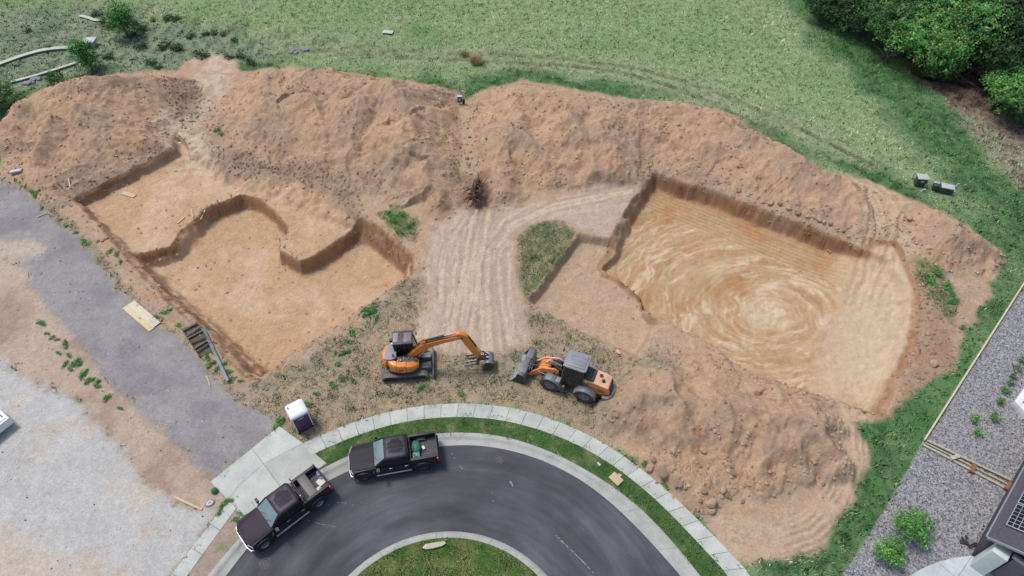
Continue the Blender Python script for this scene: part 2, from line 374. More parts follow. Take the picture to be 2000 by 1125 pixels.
for k_, hl_pts in enumerate(([(900,700),(905,640),(915,590),(925,520),(935,460),(945,412)], [(985,700),(975,640),(965,560),(968,490),(1005,440),(1080,405),(1160,388),(1235,375)], [(850,690),(862,600),(865,520),(880,450),(905,410)])):
    hline = px(hl_pts); b = _box(hline, 4); Dh, _, DYh, _ = seg_field(X[b] + .15 * n_big[b], Y[b], hline); Ds = Dh * np.sign(DYh * 0 + 1)
    t_ = np.clip(1.6 * fbm(Dh * 2.3 + 40 * k_, Y[b] * .13 + X[b] * .05, 1.0, 4, 96 + k_, .6) + .5 * np.cos(Dh * 2 * math.pi / .62) * sm(-.2, .4, fbm(X[b], Y[b], .35, 2, 93)), -1.2, 1.2) * sm(2.0, 1.0, Dh)
    trk[b] = np.where(np.abs(t_) > np.abs(trk[b]), t_, trk[b])
lt = sm(1.9, 1.2, lane_d) * sm(at(1700, 620).y, at(1712, 520).y, Y) * np.sin(lane_d * 2 * math.pi / .75 + n_big) ; relief = relief * (1 - .8 * sm(1.6, .9, lane_d)) + .05 * lt
relief = relief + sm(0.2, -0.3, sdh) * 0.024 * trk
# turning loop of tyre marks round the front heap
loop = px([(1665,830),(1672,900),(1650,980),(1590,1040),(1500,1070),(1430,1045)])
b = _box(loop, 3); D, _, _, _ = seg_field(X[b] + .1 * n_mid[b], Y[b], loop)
lp = np.zeros(X.shape); lp[b] = sm(1.7, 1.0, D); lps = np.zeros(X.shape); lps[b] = np.sin(D * 2 * math.pi / 0.36 + n_big[b]) * sm(-.3, .3, fbm(X[b], Y[b], .5, 2, 94))
relief = relief + lp * 0.045 * lps
# grooves along the left bank of the left pit
gl = px([(250,500),(330,585),(400,652),(490,740)], -0.5)
b = _box(gl, 2.5); D, _, DY, _ = seg_field(X[b] + .1 * n_mid[b], Y[b], gl)
gm = np.zeros(X.shape); gm[b] = sm(1.5, 0.9, D) * np.sin(D * np.sign(DY) * 2 * math.pi / 0.45)
relief = relief + 0.05 * gm
# dug walls: crumbling face
wall = np.clip(PIT, 0, 1) * sm(-1.4, -0.1, np.maximum(sd1, -9)) * 0
H = field_roll * sm(0, 6, sds) + MALL - PIT + relief + rough_d

# pavement beds
def band(c1, c2): return [tuple(p) for p in c1] + [tuple(p) for p in c2[::-1]]
APRON = px([(411,941),(470,893),(545,831),(592,866),(606,889),(640,905),(550,966),(469,1045),(463,990),(445,976)])
sd_sw = np.minimum(region(band(c_swo, c_swi), 2)[0], region(band(c_slo, c_sli), 2)[0])
sd_ap = region(APRON, 2)[0]
ROADP = [tuple(p) for p in c_ko] + [(8, -14), (-12, -14), (-26, -8)]
sd_rd = region(ROADP, 3)[0]
isl = np.hypot(X - ISL_C[0], Y - ISL_C[1]) - (ISL_R - 0.42)
onpav = np.minimum(sd_sw, sd_ap)
flat = sm(0.9, 0.0, np.minimum(onpav, sd_rd))
H = H * (1 - flat)
H = np.where(sd_rd < -0.12, -0.3, H); H = np.where(onpav < -0.12, -0.11, H)
isl_h = 0.02 + 0.16 * sm(0, 5, -isl)
H = np.where(isl < 0.05, isl_h, H)

# ------------------------------------------------------------------ zones and colours (albedo)
def lin_(r, g, b_):
    f = lambda v: (v / 255 / 12.92) if v / 255 <= .04045 else ((v / 255 + .055) / 1.055) ** 2.4
    return np.array([f(r), f(g), f(b_)])
K = 0.80                           # surfaces in the picture are lit to about 1.2 x albedo
def A_(r, g, b_): return lin_(r, g, b_) * K
TAN, ORG, GRY, PALE = A_(188,160,132), A_(176,130,92), A_(170,152,134), A_(204,185,166)
FLO0, OCH, HAU = A_(194,167,140), A_(190,160,122), A_(192,170,150)
DRV, PAD, YRD = A_(156,152,150), A_(192,190,184), A_(164,163,164)
GSOIL, WEED = A_(138,158,112), A_(160,153,128)
GRAV_L = px([(0,700),(20,720),(60,745),(110,760),(150,790),(200,840),(255,895),(290,950),(340,985),(400,1003),(420,1010),(395,1050),(340,1120),(330,1180),(-600,1180),(-600,700)])
DRIVE = px([(-60,320),(0,352),(45,372),(95,425),(160,470),(200,530),(255,590),(310,640),(355,668),(400,722),(440,762),(500,800),(533,830),(545,831),(470,893),(411,941),(395,915),(330,850),(270,800),(215,750),(180,700),(120,630),(70,570),(40,520),(0,500),(-300,480)])
YARD = px([(2010,545),(1925,665),(1803,862),(1760,940),(1700,1040),(1640,1130),(1600,1200),(2600,1200),(2600,545)])
LSTRIP = px([(-300,470),(0,500),(60,545),(180,700),(215,750),(270,800),(330,850),(395,915),(411,941),(445,976),(420,1010),(400,1003),(340,985),(290,950),(250,890),(200,838),(150,788),(100,755),(40,735),(0,700),(-300,640)])
W1, W2 = 0.45, 0.9
sd_gl = region(GRAV_L, 3, W1, 201, .8)[0]; sd_dr = region(DRIVE, 3, W1, 203, .7)[0]; sd_yd = region(YARD, 3, 0.03, 205)[0]
sd_ls = region(LSTRIP, 3, W1, 207, .7)[0]
na = fbm(X, Y, .25, 4, 301); nb = fbm(X, Y, .9, 4, 303); nc = fbm(X, Y, 2.7, 3, 305); nd = fbm(X, Y, .08, 3, 307)
FLO = A_(200,165,129)
def mixc(a, b_, t): return a + (b_ - a) * t[..., None]
COL = np.empty(X.shape + (3,)); COL[:] = GSOIL
# grass ground
straw = A_(150,160,124)
COL = mixc(COL, straw, sm(-.1, .5, nb + .5 * na) * 0.5)
# lush growth: behind the heaps, along the wood, on the right hand strip
WOODL = px([(1560,-40),(1640,60),(1700,130),(1760,200),(1830,260),(1900,330),(2000,420)])
bw = (slice(None), slice(None)); DW = seg_field(X, Y, WOODL)[0]
LUSH = np.maximum(sm(3.6, .8, sds + 1.5 * fbm(X, Y, .3, 3, 501)) * sm(-.25, .15, fbm(X, Y, .10, 2, 503) + .1) * (sds < 20), sm(5.0, 1.2, DW + 2.4 * fbm(X, Y, .2, 3, 505)))
LUSH = np.clip(np.maximum(LUSH, sm(46, 40, Y) * sm(12, 15, X) * (.75 + .5 * fbm(X, Y, .3, 3, 507))), 0, 1)
COL = mixc(COL, mixc(np.broadcast_to(A_(84,120,74), COL.shape), A_(50,84,50), sm(-.2, .5, nb)), LUSH * .95)
COL = mixc(COL, A_(84,128,74), sm(.22, .7, fbm(X, Y, .055, 4, 311) + .25 * nb + .25 * sm(5, -25, X)) * .6)
track_a = px([(120,-10),(300,28),(450,55),(560,72),(700,92),(850,105),(1000,108),(1100,115),(1250,135),(1400,180),(1560,250),(1700,320)])
track_b = px([(560,92),(760,112),(1000,122),(1100,128),(1200,140),(1300,165),(1400,205),(1500,255)])
bt_ = _box(track_a, 4); TD = np.full(X.shape, 9.0); TD[bt_] = np.minimum(seg_field(X[bt_], Y[bt_], track_a)[0], seg_field(X[bt_], Y[bt_], track_b)[0])
COL = mixc(COL, A_(168,164,132), sm(1.5, .6, TD + .5 * nb) * .35); COL = mixc(COL, A_(74,92,62), sm(.45, .2, TD) * (.25 + .45 * sm(-.2, .3, nb)))
LG = sm(-6, -9, X) * sm(48.5, 46, Y)          # strip between the drive and the left pit: straw, few weeds
LUSH = LUSH * (1 - LG); COL = mixc(COL, mixc(np.broadcast_to(A_(166,150,128), COL.shape), A_(132,130,98), sm(0, .5, nb)), LG)
# weedy grey-green plot at the far left
PLOT = px([(-300,60),(60,20),(240,22),(300,45),(430,60),(520,85),(540,110),(450,130),(340,140),(160,150),(60,170),(0,200),(-300,240)])
sd_pl = region(PLOT, 4, .9, 211, .3)[0]; plot = sm(.6, -.6, sd_pl)
COL = mixc(COL, mixc(np.broadcast_to(A_(140,150,122), COL.shape), A_(92,112,88), sm(-.2, .5, nb)), plot)
# far right brown brush floor
BRUSH = px([(1715,60),(1740,90),(1790,150),(1830,180),(1900,230),(1960,280),(2010,300),(2200,300),(2200,40),(1900,20)])
sd_br = region(BRUSH, 5, .9, 213, .4)[0]; brush = sm(.6, -.6, sd_br)
COL = mixc(COL, mixc(np.broadcast_to(A_(120,104,92), COL.shape), A_(66,56,50), sm(-.2, .5, nb)), brush)
BRUSH2 = px([(1850,200),(1890,260),(1960,330),(2010,380),(2100,380),(2100,240),(1950,220)])
br2 = sm(.8, -.8, region(BRUSH2, 5, 1.2, 214, .4)[0]); COL = mixc(COL, A_(150,138,122), br2 * .8)

# dirt
D0 = np.empty(COL.shape); D0[:] = TAN
D0 = mixc(D0, GRY, sm(-.1, .6, na) * .55)
D0 = mixc(D0, ORG, sm(.1, .7, nb + .3 * na) * .45)
D0 = mixc(D0, PALE, sm(.15, .7, -nb + .3 * nc) * .35)
# heaps: freshly tipped orange-tan
D0 = mixc(D0, mixc(np.broadcast_to(A_(195,161,130), COL.shape), A_(178,150,126), sm(-.2, .5, na + .4 * nb)), mm * .75)
D0 = mixc(D0, A_(160,108,74), mm * sm(.3, .65, nb - .2 * na) * .45)
# left pit floors, right pit floor, haul road
f1 = sm(-.4, -1.0, sd1); D0 = mixc(D0, mixc(np.broadcast_to(FLO, COL.shape), A_(210,180,148), sm(-.2, .5, na)), f1 * .9)
gp = sm(-.1, -.5, sd4); D0 = mixc(D0, A_(192,165,138), gp * .85)
f3 = sm(-.3, -.9, sd3)
D0 = mixc(D0, mixc(np.broadcast_to(OCH, COL.shape), A_(186,142,100), sm(-.2, .5, na + .3 * nb)), f3 * .95)
D0 = mixc(D0, A_(214,190,158), f3 * sm(2.8, .6, rr + .8 * nb) * .8)
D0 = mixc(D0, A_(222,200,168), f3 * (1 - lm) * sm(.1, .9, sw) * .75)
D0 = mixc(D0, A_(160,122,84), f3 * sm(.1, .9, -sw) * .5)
D0 = mixc(D0, A_(206,182,152), sm(3.6, .4, lane_d + .8 * nb) * .7)
D0 = mixc(D0, A_(176,144,112), sm(1.9, 1.2, lane_d) * sm(.2, .8, -lt) * .5)
palefl = sm(2.0, -1.0, region(px([(1690,560),(1760,520),(1795,600),(1770,720),(1715,800),(1660,760),(1650,660)], -1), 5, 1.0, 237, .4)[0]); D0 = mixc(D0, A_(206,184,154), f3 * palefl * .75)
hl = sm(.2, -.5, sdh); D0 = mixc(D0, mixc(np.broadcast_to(HAU, COL.shape), A_(210,188,162), sm(-.1, .6, trk)), hl * .9)
D0 = mixc(D0, A_(168,148,130), hl * sm(.15, .7, -trk) * .5)
lane = px([(405,100),(420,130),(415,170),(380,210),(345,245),(380,310)])
b = _box(lane, 5); D, _, _, _ = seg_field(X[b] + .6 * nb[b], Y[b] + .6 * na[b], lane)
ln = np.zeros(X.shape); ln[b] = sm(2.6, 1.2, D); D0 = mixc(D0, A_(206,186,160), ln * .8 * sm(0, .5, .4 + nb))
D0 = mixc(D0, A_(204,178,150), lp * .6)
D0 = mixc(D0, A_(164,136,112), lp * sm(.2, .8, -lps) * .45)
# exposed cut faces: damp orange
def cutface(sd, dep, lo): return sm(.06, -.1, sd) * sm(lo, lo + .35, sd) * dep
cut = np.maximum(cutface(sd2, 1, -.62), np.maximum(cutface(sd1, sm(1.5, .8, ww1), -.6), cutface(sd3, 1, -.8)))
D0 = mixc(D0, mixc(np.broadcast_to(A_(172,130,94), COL.shape), A_(140,102,72), sm(-.35, .5, fbm(X * .35, Y * .35, 1.0, 3, 309) + .5 * np.sin(H * 11))), cut * (.6 + .3 * sm(-.3, .4, na)))
def patch_col(P_, col, amt, wd_=1.0, seed=260):
    return mixc(D0, col, sm(wd_, -wd_, region(px(P_), 5, .8, seed, .5)[0]) * amt * (.6 + .4 * sm(-.3, .3, nb)))
# darker cloddy rubble: below the middle heap, in the lane, on the bank right of the sandy pit
D0 = patch_col([(415,285),(470,318),(560,325),(640,340),(700,390),(712,425),(690,420),(630,375),(550,352),(480,340),(430,325)], A_(148,124,106), .75, 1.0, 261)
D0 = patch_col([(315,160),(350,150),(395,175),(395,215),(370,245),(330,225)], A_(150,124,104), .7, .8, 263)
D0 = patch_col([(1785,515),(1830,590),(1880,690),(1810,765),(1740,820),(1788,690),(1805,610)], A_(158,126,104), .75, .8, 265)
D0 = patch_col([(905,345),(955,345),(960,400),(900,402)], A_(118,88,74), .7, .5, 267)
# trampled straw and weeds between the pits and the pavement
WEEDP = px([(470,760),(540,730),(620,690),(720,610),(770,555),(815,545),(822,600),(800,650),(1035,655),(1025,600),(1130,645),(1245,700),(1320,715),(1330,740),(1230,760),(1200,800),(1190,860),(1100,815),(1000,785),(890,778),(760,795),(600,855),(560,815)])
sd_wd = region(WEEDP, 4, .8, 221, .5)[0]; weed = sm(.8, -.7, sd_wd) * (1 - .9 * hl)
wm = sm(-.35, .35, nb + .5 * na - .05)
D0 = mixc(D0, mixc(np.broadcast_to(WEED, COL.shape), A_(122,112,86), sm(-.2, .4, nc)), weed * (.35 + .5 * wm))
GRT = px([(1010,465),(1035,440),(1088,430),(1128,455),(1085,520),(1030,582),(1015,560)])
WG = px([(1775,508),(1830,520),(1870,580),(1865,640),(1830,600),(1800,560)])
WG2 = px([(735,415),(775,405),(815,430),(812,465),(785,465)])
tri = sm(.4, -.4, np.minimum(np.minimum(region(GRT, 3, .3, 231)[0], region(WG, 3, .4, 233)[0]), region(WG2, 3, .5, 235)[0]))
D0 = mixc(D0, mixc(np.broadcast_to(A_(96,112,66), COL.shape), A_(142,140,104), sm(-.2, .5, nb)), tri * .85)
COL = mixc(COL, D0, dirt)
COL = mixc(COL, mixc(np.broadcast_to(A_(190,170,150), COL.shape), A_(172,148,128), sm(-.2, .5, na + .4 * nb)), sm(.5, -.5, sd_ls))
drv = sm(.35, -.35, sd_dr + .25 * nc)
COL = mixc(COL, mixc(np.broadcast_to(DRV, COL.shape), A_(142,139,138), sm(-.3, .4, na)), drv)
CROSS = px([(-60,460),(40,470),(100,480),(90,500),(40,512),(60,545),(-60,560)])
COL = mixc(COL, A_(196,178,158), sm(.7, -.6, region(CROSS, 4, .9, 241, .5)[0]) * .8)
gl_ = sm(.4, -.4, sd_gl + .3 * nc)
COL = mixc(COL, mixc(np.broadcast_to(PAD, COL.shape), A_(196,186,172), sm(.1, .7, na)), gl_)
edgeb = px([(0,1030),(120,1080),(240,1110),(300,1180),(-400,1180),(-400,1030)])
COL = mixc(COL, A_(202,180,158), sm(1.2, -1.2, region(edgeb, 5, 1.0, 243, .4)[0]) * gl_ * .6)
LAWN = A_(76,104,58)
verge = (sd_rd > -.3) & (sm(1.5, 0, region(band(c_swi, c_ko[30:]), 2)[0]) > 0)
sd_v = region([tuple(p) for p in c_swi] + [tuple(p) for p in c_ko[::-1] if p[0] > at(620, 906)[0] or p[1] < 0][:], 2)[0]
vg = sm(.15, -.05, sd_v); COL = mixc(COL, mixc(np.broadcast_to(LAWN, COL.shape), A_(120,126,84), sm(0, .6, nb)), vg)
COL = mixc(COL, mixc(np.broadcast_to(A_(112,120,70), COL.shape), A_(70,104,48), sm(-.3, .4, nb)), sm(.1, -.1, isl))
vl = sm(.15, -.1, region([tuple(p) for p in c_sli] + [tuple(p) for p in c_ko[::-1] if p[1] < at(469, 1044)[1] + .3 and p[0] < -12], 2)[0]); COL = mixc(COL, mixc(np.broadcast_to(A_(172,154,138), COL.shape), A_(140,140,104), sm(.1, .6, nb)), vl)
ydm = sm(.03, -.03, sd_yd)
COL = mixc(COL, YRD * .9, ydm)
slope_ = np.hypot(np.gradient(H, axis=1) / np.gradient(X, axis=1), np.gradient(H, axis=0) / np.gradient(Y, axis=0)); flat_ = (1 - .85 * sm(.9, 1.8, slope_))[..., None]
COL = np.clip(COL * (1 + flat_ * (.10 * nc[..., None] + .06 * nb[..., None])), .004, .9)

# ------------------------------------------------------------------ build the ground pieces out of the one sheet
dzx = np.gradient(H, axis=1) / np.gradient(X, axis=1); dzy = np.gradient(H, axis=0) / np.gradient(Y, axis=0)
NRM = np.dstack([-dzx, -dzy, np.ones_like(H)]); NRM /= np.linalg.norm(NRM, axis=2, keepdims=True)
Z = np.zeros(X.shape, np.int8)                                  # 0 grass field
Z[dirt > .5] = 1
Z[(plot > .5) & (Z == 0)] = 2
Z[sd_ls < 0] = 3; Z[sd_dr < 0] = 4; Z[sd_gl < 0] = 5
for k, M_ in ((6, M1), (7, M2), (8, M3), (9, M4)): Z[(M_ * keep * hk > .22) & (M_ >= MALL * .99) & (Z == 1)] = k
Z[(sd1 < 0) & (Z == 1)] = 10; Z[(sd1 < 0) & (Z >= 6) & (Z <= 9)] = 10
Z[(sd4 < 0) & (sd3 > -.25) & ((Z == 1) | ((Z >= 6) & (Z <= 9)))] = 17
Z[(sd3 < -.25) & ((Z == 1) | ((Z >= 6) & (Z <= 9)))] = 11
Z[(hl > .5) & ((Z == 1) | ((Z >= 6) & (Z <= 9)))] = 12
Z[(brush > .5) & (Z == 0)] = 13
Z[(vl > .5)] = 3; Z[sd_yd < 0] = 14; Z[sd_v < 0] = 15; Z[isl < 0] = 16
Z[(sd_rd < -.3) & (isl > .1)] = -1; Z[onpav < -.3] = -1
m_dirt = soil('dirt', scales=((1.3, .10), (6, .16), (24, .14)), bump=.85, bdist=.09, bscale=4.5)
m_grs = soil('grass_soil', scales=((1.5, .25), (9, .35)), bump=.8, bdist=.10, bscale=4)
m_drv = soil('crushed_asphalt', scales=((1.1, .10), (14, .12)), bump=.5, bdist=.03, bscale=14, speck=(16, .84, 1.18, .8))
m_pad = soil('pale_gravel', scales=((.5, .07), (2.2, .06), (9, .06)), bump=.4, bdist=.03, bscale=14, speck=(14, .84, 1.12, .9))
m_yrd = soil('landscape_gravel', scales=((.9, .06), (10, .12)), bump=.9, bdist=.06, bscale=10, speck=(12, .45, 1.42, 1.0))
m_swirl = soil('worked_sand', scales=((1.3, .08), (6, .10), (24, .10)), bump=.6, bdist=.06, bscale=5)
def add_swirl(m):
    t = m.node_tree; n = t.nodes; L = t.links; b = n['Principled BSDF']
    def M(op, a, b_=None):
        q = n.new('ShaderNodeMath'); q.operation = op
        for i, v in enumerate((a, b_)):
            if v is None: continue
            if isinstance(v, (int, float)): q.inputs[i].default_value = v
            else: L.new(v, q.inputs[i])
        return q.outputs[0]
    ge = n.new('ShaderNodeNewGeometry'); sp = n.new('ShaderNodeSeparateXYZ'); L.new(ge.outputs['Position'], sp.inputs[0])
    x, y = M('SUBTRACT', sp.outputs[0], float(cx)), M('SUBTRACT', sp.outputs[1], float(cy)); xs = M('MULTIPLY', x, .8)
    r = M('SQRT', M('ADD', M('MULTIPLY', xs, xs), M('MULTIPLY', y, y))); a = M('ARCTAN2', y, x)
    wob = n.new('ShaderNodeTexNoise'); wob.inputs['Scale'].default_value = .3; wob.inputs['Detail'].default_value = 2; L.new(ge.outputs['Position'], wob.inputs['Vector'])
    rr_ = M('ADD', M('ADD', r, M('MULTIPLY', a, .16)), M('MULTIPLY', wob.outputs['Fac'], .9))
    out = b.inputs['Base Color'].links[0].from_socket
    vc_ = n.new('ShaderNodeVertexColor'); vc_.layer_name = 'Col'; vc_a = vc_.outputs['Alpha']
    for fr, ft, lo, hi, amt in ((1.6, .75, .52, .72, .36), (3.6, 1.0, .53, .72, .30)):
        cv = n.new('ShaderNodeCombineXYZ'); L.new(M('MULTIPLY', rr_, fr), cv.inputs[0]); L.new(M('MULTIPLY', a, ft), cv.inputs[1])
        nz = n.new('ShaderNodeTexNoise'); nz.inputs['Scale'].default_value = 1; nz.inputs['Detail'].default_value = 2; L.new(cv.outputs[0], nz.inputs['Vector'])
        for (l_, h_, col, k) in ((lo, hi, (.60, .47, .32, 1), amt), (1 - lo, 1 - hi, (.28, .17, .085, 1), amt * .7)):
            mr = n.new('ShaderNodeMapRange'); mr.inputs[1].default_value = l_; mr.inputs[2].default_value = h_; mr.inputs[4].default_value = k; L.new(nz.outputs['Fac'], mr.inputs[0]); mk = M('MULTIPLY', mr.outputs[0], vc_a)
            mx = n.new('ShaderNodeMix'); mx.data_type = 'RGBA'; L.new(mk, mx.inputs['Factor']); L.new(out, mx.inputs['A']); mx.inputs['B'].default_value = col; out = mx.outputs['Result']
    L.new(out, b.inputs['Base Color'])
add_swirl(m_swirl)
ZN = {0: ('grass_field', m_grs, 'rough green and straw grass field behind the dug plots'),
      1: ('building_site', m_dirt, 'bare trampled brown soil of the building site between pits and pavement'),
      2: ('weedy_plot', m_grs, 'grey green weedy plot at the far left beyond the left heap'),
      3: ('dirt_strip', m_dirt, 'tan bare dirt strip between grey drive and pale gravel lot'),
      4: ('gravel_drive', m_drv, 'grey crushed gravel drive running beside the left pit'),
      5: ('gravel_lot', m_pad, 'pale gravel lot beside the tan dirt strip'),
      6: ('spoil_heap', m_dirt, 'long brown spoil heap beyond the stepped left pit'),
      7: ('spoil_heap', m_dirt, 'broad tan spoil heap between the sandy lane and the narrow gully'),
      8: ('spoil_heap', m_dirt, 'longest spoil heap curving behind the swirled sandy pit'),
      9: ('spoil_heap', m_dirt, 'lumpy spoil heap in front beside the curved pavement'),
      10: ('excavation_pit', m_dirt, 'stepped rectangular house pit with two floor levels'),
      11: ('excavation_pit', m_swirl, 'wide sandy pit with round swirling bucket marks on its floor'),
      17: ('garage_pit', m_dirt, 'shallow pale dug bed beside the left wall of the swirled pit'),
      12: ('haul_road', m_dirt, 'pale rutted dirt track running up between the two pits'),
      13: ('woodland_floor', m_grs, 'brown brushy floor under the trees at the field edge'),
      14: ('gravel_yard', m_yrd, 'grey speckled landscape gravel beside the dark roofed house'),
      15: ('verge', m_grs, 'green grass verge between pavement and kerb'),
      16: ('island_lawn', m_grs, 'round grass island inside the turning road')}
zf = Z[:-1, :-1]
idx = np.arange(NX * NY).reshape(NY, NX)
quads = np.stack([idx[:-1, :-1], idx[:-1, 1:], idx[1:, 1:], idx[1:, :-1]], -1)
VF = np.dstack([X, Y, H]).reshape(-1, 3); SWM = f3 * (.12 + .88 * sm(.8, 3.6, lane_d + .6 * nb)) * (1 - .55 * palefl) * (1 - .75 * lm)
CF = np.concatenate([COL.reshape(-1, 3), SWM.reshape(-1, 1)], 1); NF = NRM.reshape(-1, 3)
for k, (nm, mt, lab) in ZN.items():
    q = quads[zf == k]
    if not len(q): continue
    u, inv = np.unique(q, return_inverse=True)
    me = mesh_np(nm, VF[u], inv.reshape(q.shape), CF[u], NF[u])
    tag(link(nm, me, mt), lab, None, None, 'structure')
def gz(x, y):
    """ground height"""
    i = int(np.clip(np.searchsorted(gx, x) - 1, 0, NX - 2)); j = int(np.clip(np.searchsorted(gy, y) - 1, 0, NY - 2))
    tx = (x - gx[i]) / (gx[i + 1] - gx[i]); ty = (y - gy[j]) / (gy[j + 1] - gy[j])
    return (H[j, i] * (1 - tx) + H[j, i + 1] * tx) * (1 - ty) + (H[j + 1, i] * (1 - tx) + H[j + 1, i + 1] * tx) * ty
def samp(F, x, y):
    i = np.clip(np.searchsorted(gx, x) - 1, 0, NX - 2); j = np.clip(np.searchsorted(gy, y) - 1, 0, NY - 2)
    return F[j, i]
def ground(u, v, dz=0.0):
    """surveyed pixel -> point on the modelled ground"""
    z = 0.0
    for _ in range(8):
        p = at(u, v, z); z = 0.5 * z + 0.5 * gz(p.x, p.y)
    p = at(u, v, z); return Vector((p.x, p.y, gz(p.x, p.y) + dz))

# ------------------------------------------------------------------ mesh builder for made things
class MB:
    def __init__(s): s.bm = bmesh.new()
    def _add(s, V, F):
        vs = [s.bm.verts.new(v) for v in V]
        for f in F:
            try: s.bm.faces.new([vs[i] for i in f])
            except ValueError: pass
        return vs
    def box(s, c, d, rot=None, taper=1.0):
        V = []
        for z in (-.5, .5):
            k = taper if z > 0 else 1.0
            for x, y in ((-.5, -.5), (.5, -.5), (.5, .5), (-.5, .5)): V.append(Vector((x * d[0] * k, y * d[1] * k, z * d[2])))
        if rot is not None: V = [rot @ v for v in V]
        c = Vector(c); s._add([v + c for v in V], [(3, 2, 1, 0), (4, 5, 6, 7), (0, 1, 5, 4), (1, 2, 6, 5), (2, 3, 7, 6), (3, 0, 4, 7)]); return s
    def prism(s, P, y0, y1, plane='xz', fn=None, ys=None):
        """closed outline extruded across; fn bends each slice"""
        ys = ys or (y0, y1); n = len(P); V = []
        for y in ys:
            for a, b_ in P:
                v = Vector((a, y, b_)) if plane == 'xz' else (Vector((a, b_, y)) if plane == 'xy' else Vector((y, a, b_)))
                V.append(fn(v) if fn else v)
        F = []; m = len(ys)
        for j in range(m - 1):
            for i in range(n): F.append((j * n + i, j * n + (i + 1) % n, (j + 1) * n + (i + 1) % n, (j + 1) * n + i))
        F.append(tuple(range(n))[::-1]); F.append(tuple(range((m - 1) * n, m * n)))
        s._add(V, F); return s
    def loft(s, secs, cap=True, closed=True):
        n = len(secs[0]); V = [v for sec in secs for v in sec]; F = []
        for j in range(len(secs) - 1):
            for i in range(n if closed else n - 1): F.append((j * n + i, j * n + (i + 1) % n, (j + 1) * n + (i + 1) % n, (j + 1) * n + i))
        if cap and closed: F.append(tuple(range(n))[::-1]); F.append(tuple(range((len(secs) - 1) * n, len(secs) * n)))
        s._add(V, F); return s
    def tube(s, path, r, n=8, r1=None, cap=True):
        path = [Vector(p) for p in path]; secs = []; m = len(path)
        for i, p in enumerate(path):
            d = (path[min(i + 1, m - 1)] - path[max(i - 1, 0)]).normalized()
            up = Vector((0, 0, 1)) if abs(d.z) < .95 else Vector((1, 0, 0))
            a = d.cross(up).normalized(); b_ = a.cross(d)
            rr_ = r if r1 is None else r + (r1 - r) * i / (m - 1)
            secs.append([p + (a * math.cos(2 * math.pi * k / n) + b_ * math.sin(2 * math.pi * k / n)) * rr_ for k in range(n)])
        return s.loft(secs, cap)
    def cyl(s, p0, p1, r, n=16, r1=None): return s.tube([p0, p1], r, n, r1)
    def lathe(s, prof, c, axis='y', n=24, cap=True):
        """profile (offset, radius) turned about an axis through c"""
        secs = []
        for o, r in prof:
            sec = []
            for k in range(n):
                a = 2 * math.pi * k / n; p, q = r * math.cos(a), r * math.sin(a)
                v = Vector((p, o, q)) if axis == 'y' else (Vector((o, p, q)) if axis == 'x' else Vector((p, q, o)))
                sec.append(v + Vector(c))
            secs.append(sec)
        return s.loft(secs, cap)
    def patch(s, Q, n=(4, 4), bow=0.0, thick=0.02):
        """four-cornered plate, bowed outwards"""
        Q = [Vector(q) for q in Q]; nrm = ((Q[1] - Q[0]).cross(Q[3] - Q[0])).normalized(); nu, nv = n
        def P(i, j, t):
            u, v = i / nu, j / nv
            p = (Q[0] * (1 - u) + Q[1] * u) * (1 - v) + (Q[3] * (1 - u) + Q[2] * u) * v
            return p + nrm * (bow * (1 - (2 * u - 1) ** 2) * (1 - (2 * v - 1) ** 2) + t)
        V = [P(i, j, t) for t in (0, -thick) for j in range(nv + 1) for i in range(nu + 1)]; F = []; w_ = nu + 1; o = w_ * (nv + 1)
        for j in range(nv):
            for i in range(nu):
                a = j * w_ + i; F.append((a, a + 1, a + 1 + w_, a + w_)); F.append((o + a + w_, o + a + 1 + w_, o + a + 1, o + a))
        rim = [i for i in range(nu + 1)] + [j * w_ + nu for j in range(1, nv + 1)] + [nv * w_ + i for i in range(nu - 1, -1, -1)] + [j * w_ for j in range(nv - 1, 0, -1)]
        for k in range(len(rim)):
            a, b_ = rim[k], rim[(k + 1) % len(rim)]; F.append((a, o + a, o + b_, b_))
        s._add(V, F); return s
    def xf(s, M):
        bmesh.ops.transform(s.bm, matrix=M, verts=s.bm.verts); return s
    def build(s, name, mat, parent=None, bevel=0.0, seg=2, angle=35, flat=False):
        bm = s.bm
        bmesh.ops.recalc_face_normals(bm, faces=bm.faces)
        if bevel:
            es = [e for e in bm.edges if len(e.link_faces) == 2 and e.calc_face_angle(0) > R(28)]
            bmesh.ops.bevel(bm, geom=es, offset=bevel, segments=seg, affect='EDGES', profile=.6, clamp_overlap=True)
        me = bpy.data.meshes.new(name); bm.to_mesh(me); bm.free()
        if not flat:
            me.polygons.foreach_set('use_smooth', [True] * len(me.polygons)); me.set_sharp_from_angle(angle=R(angle))
        return link(name, me, mat, parent)
def copy_part(o, parent, M=None):
    c = o.copy(); C.objects.link(c); c.parent = parent
    if M is not None: c.matrix_local = M
    for ch in list(o.children): copy_part(ch, c, ch.matrix_local.copy())
    return c
def mirror_y(o, parent):
    """the same part for the other flank"""
    me = o.data.copy(); n = len(me.vertices); co = np.empty(n * 3, np.float32); me.vertices.foreach_get('co', co)
    co = co.reshape(-1, 3); co[:, 1] *= -1; me.vertices.foreach_set('co', co.ravel()); me.flip_normals(); me.update()
    c = bpy.data.objects.new(o.name.split('.')[0], me); C.objects.link(c); c.parent = parent
    c.location = (o.location.x, -o.location.y, o.location.z)
    for ch in list(o.children): mirror_y(ch, c)
    return c

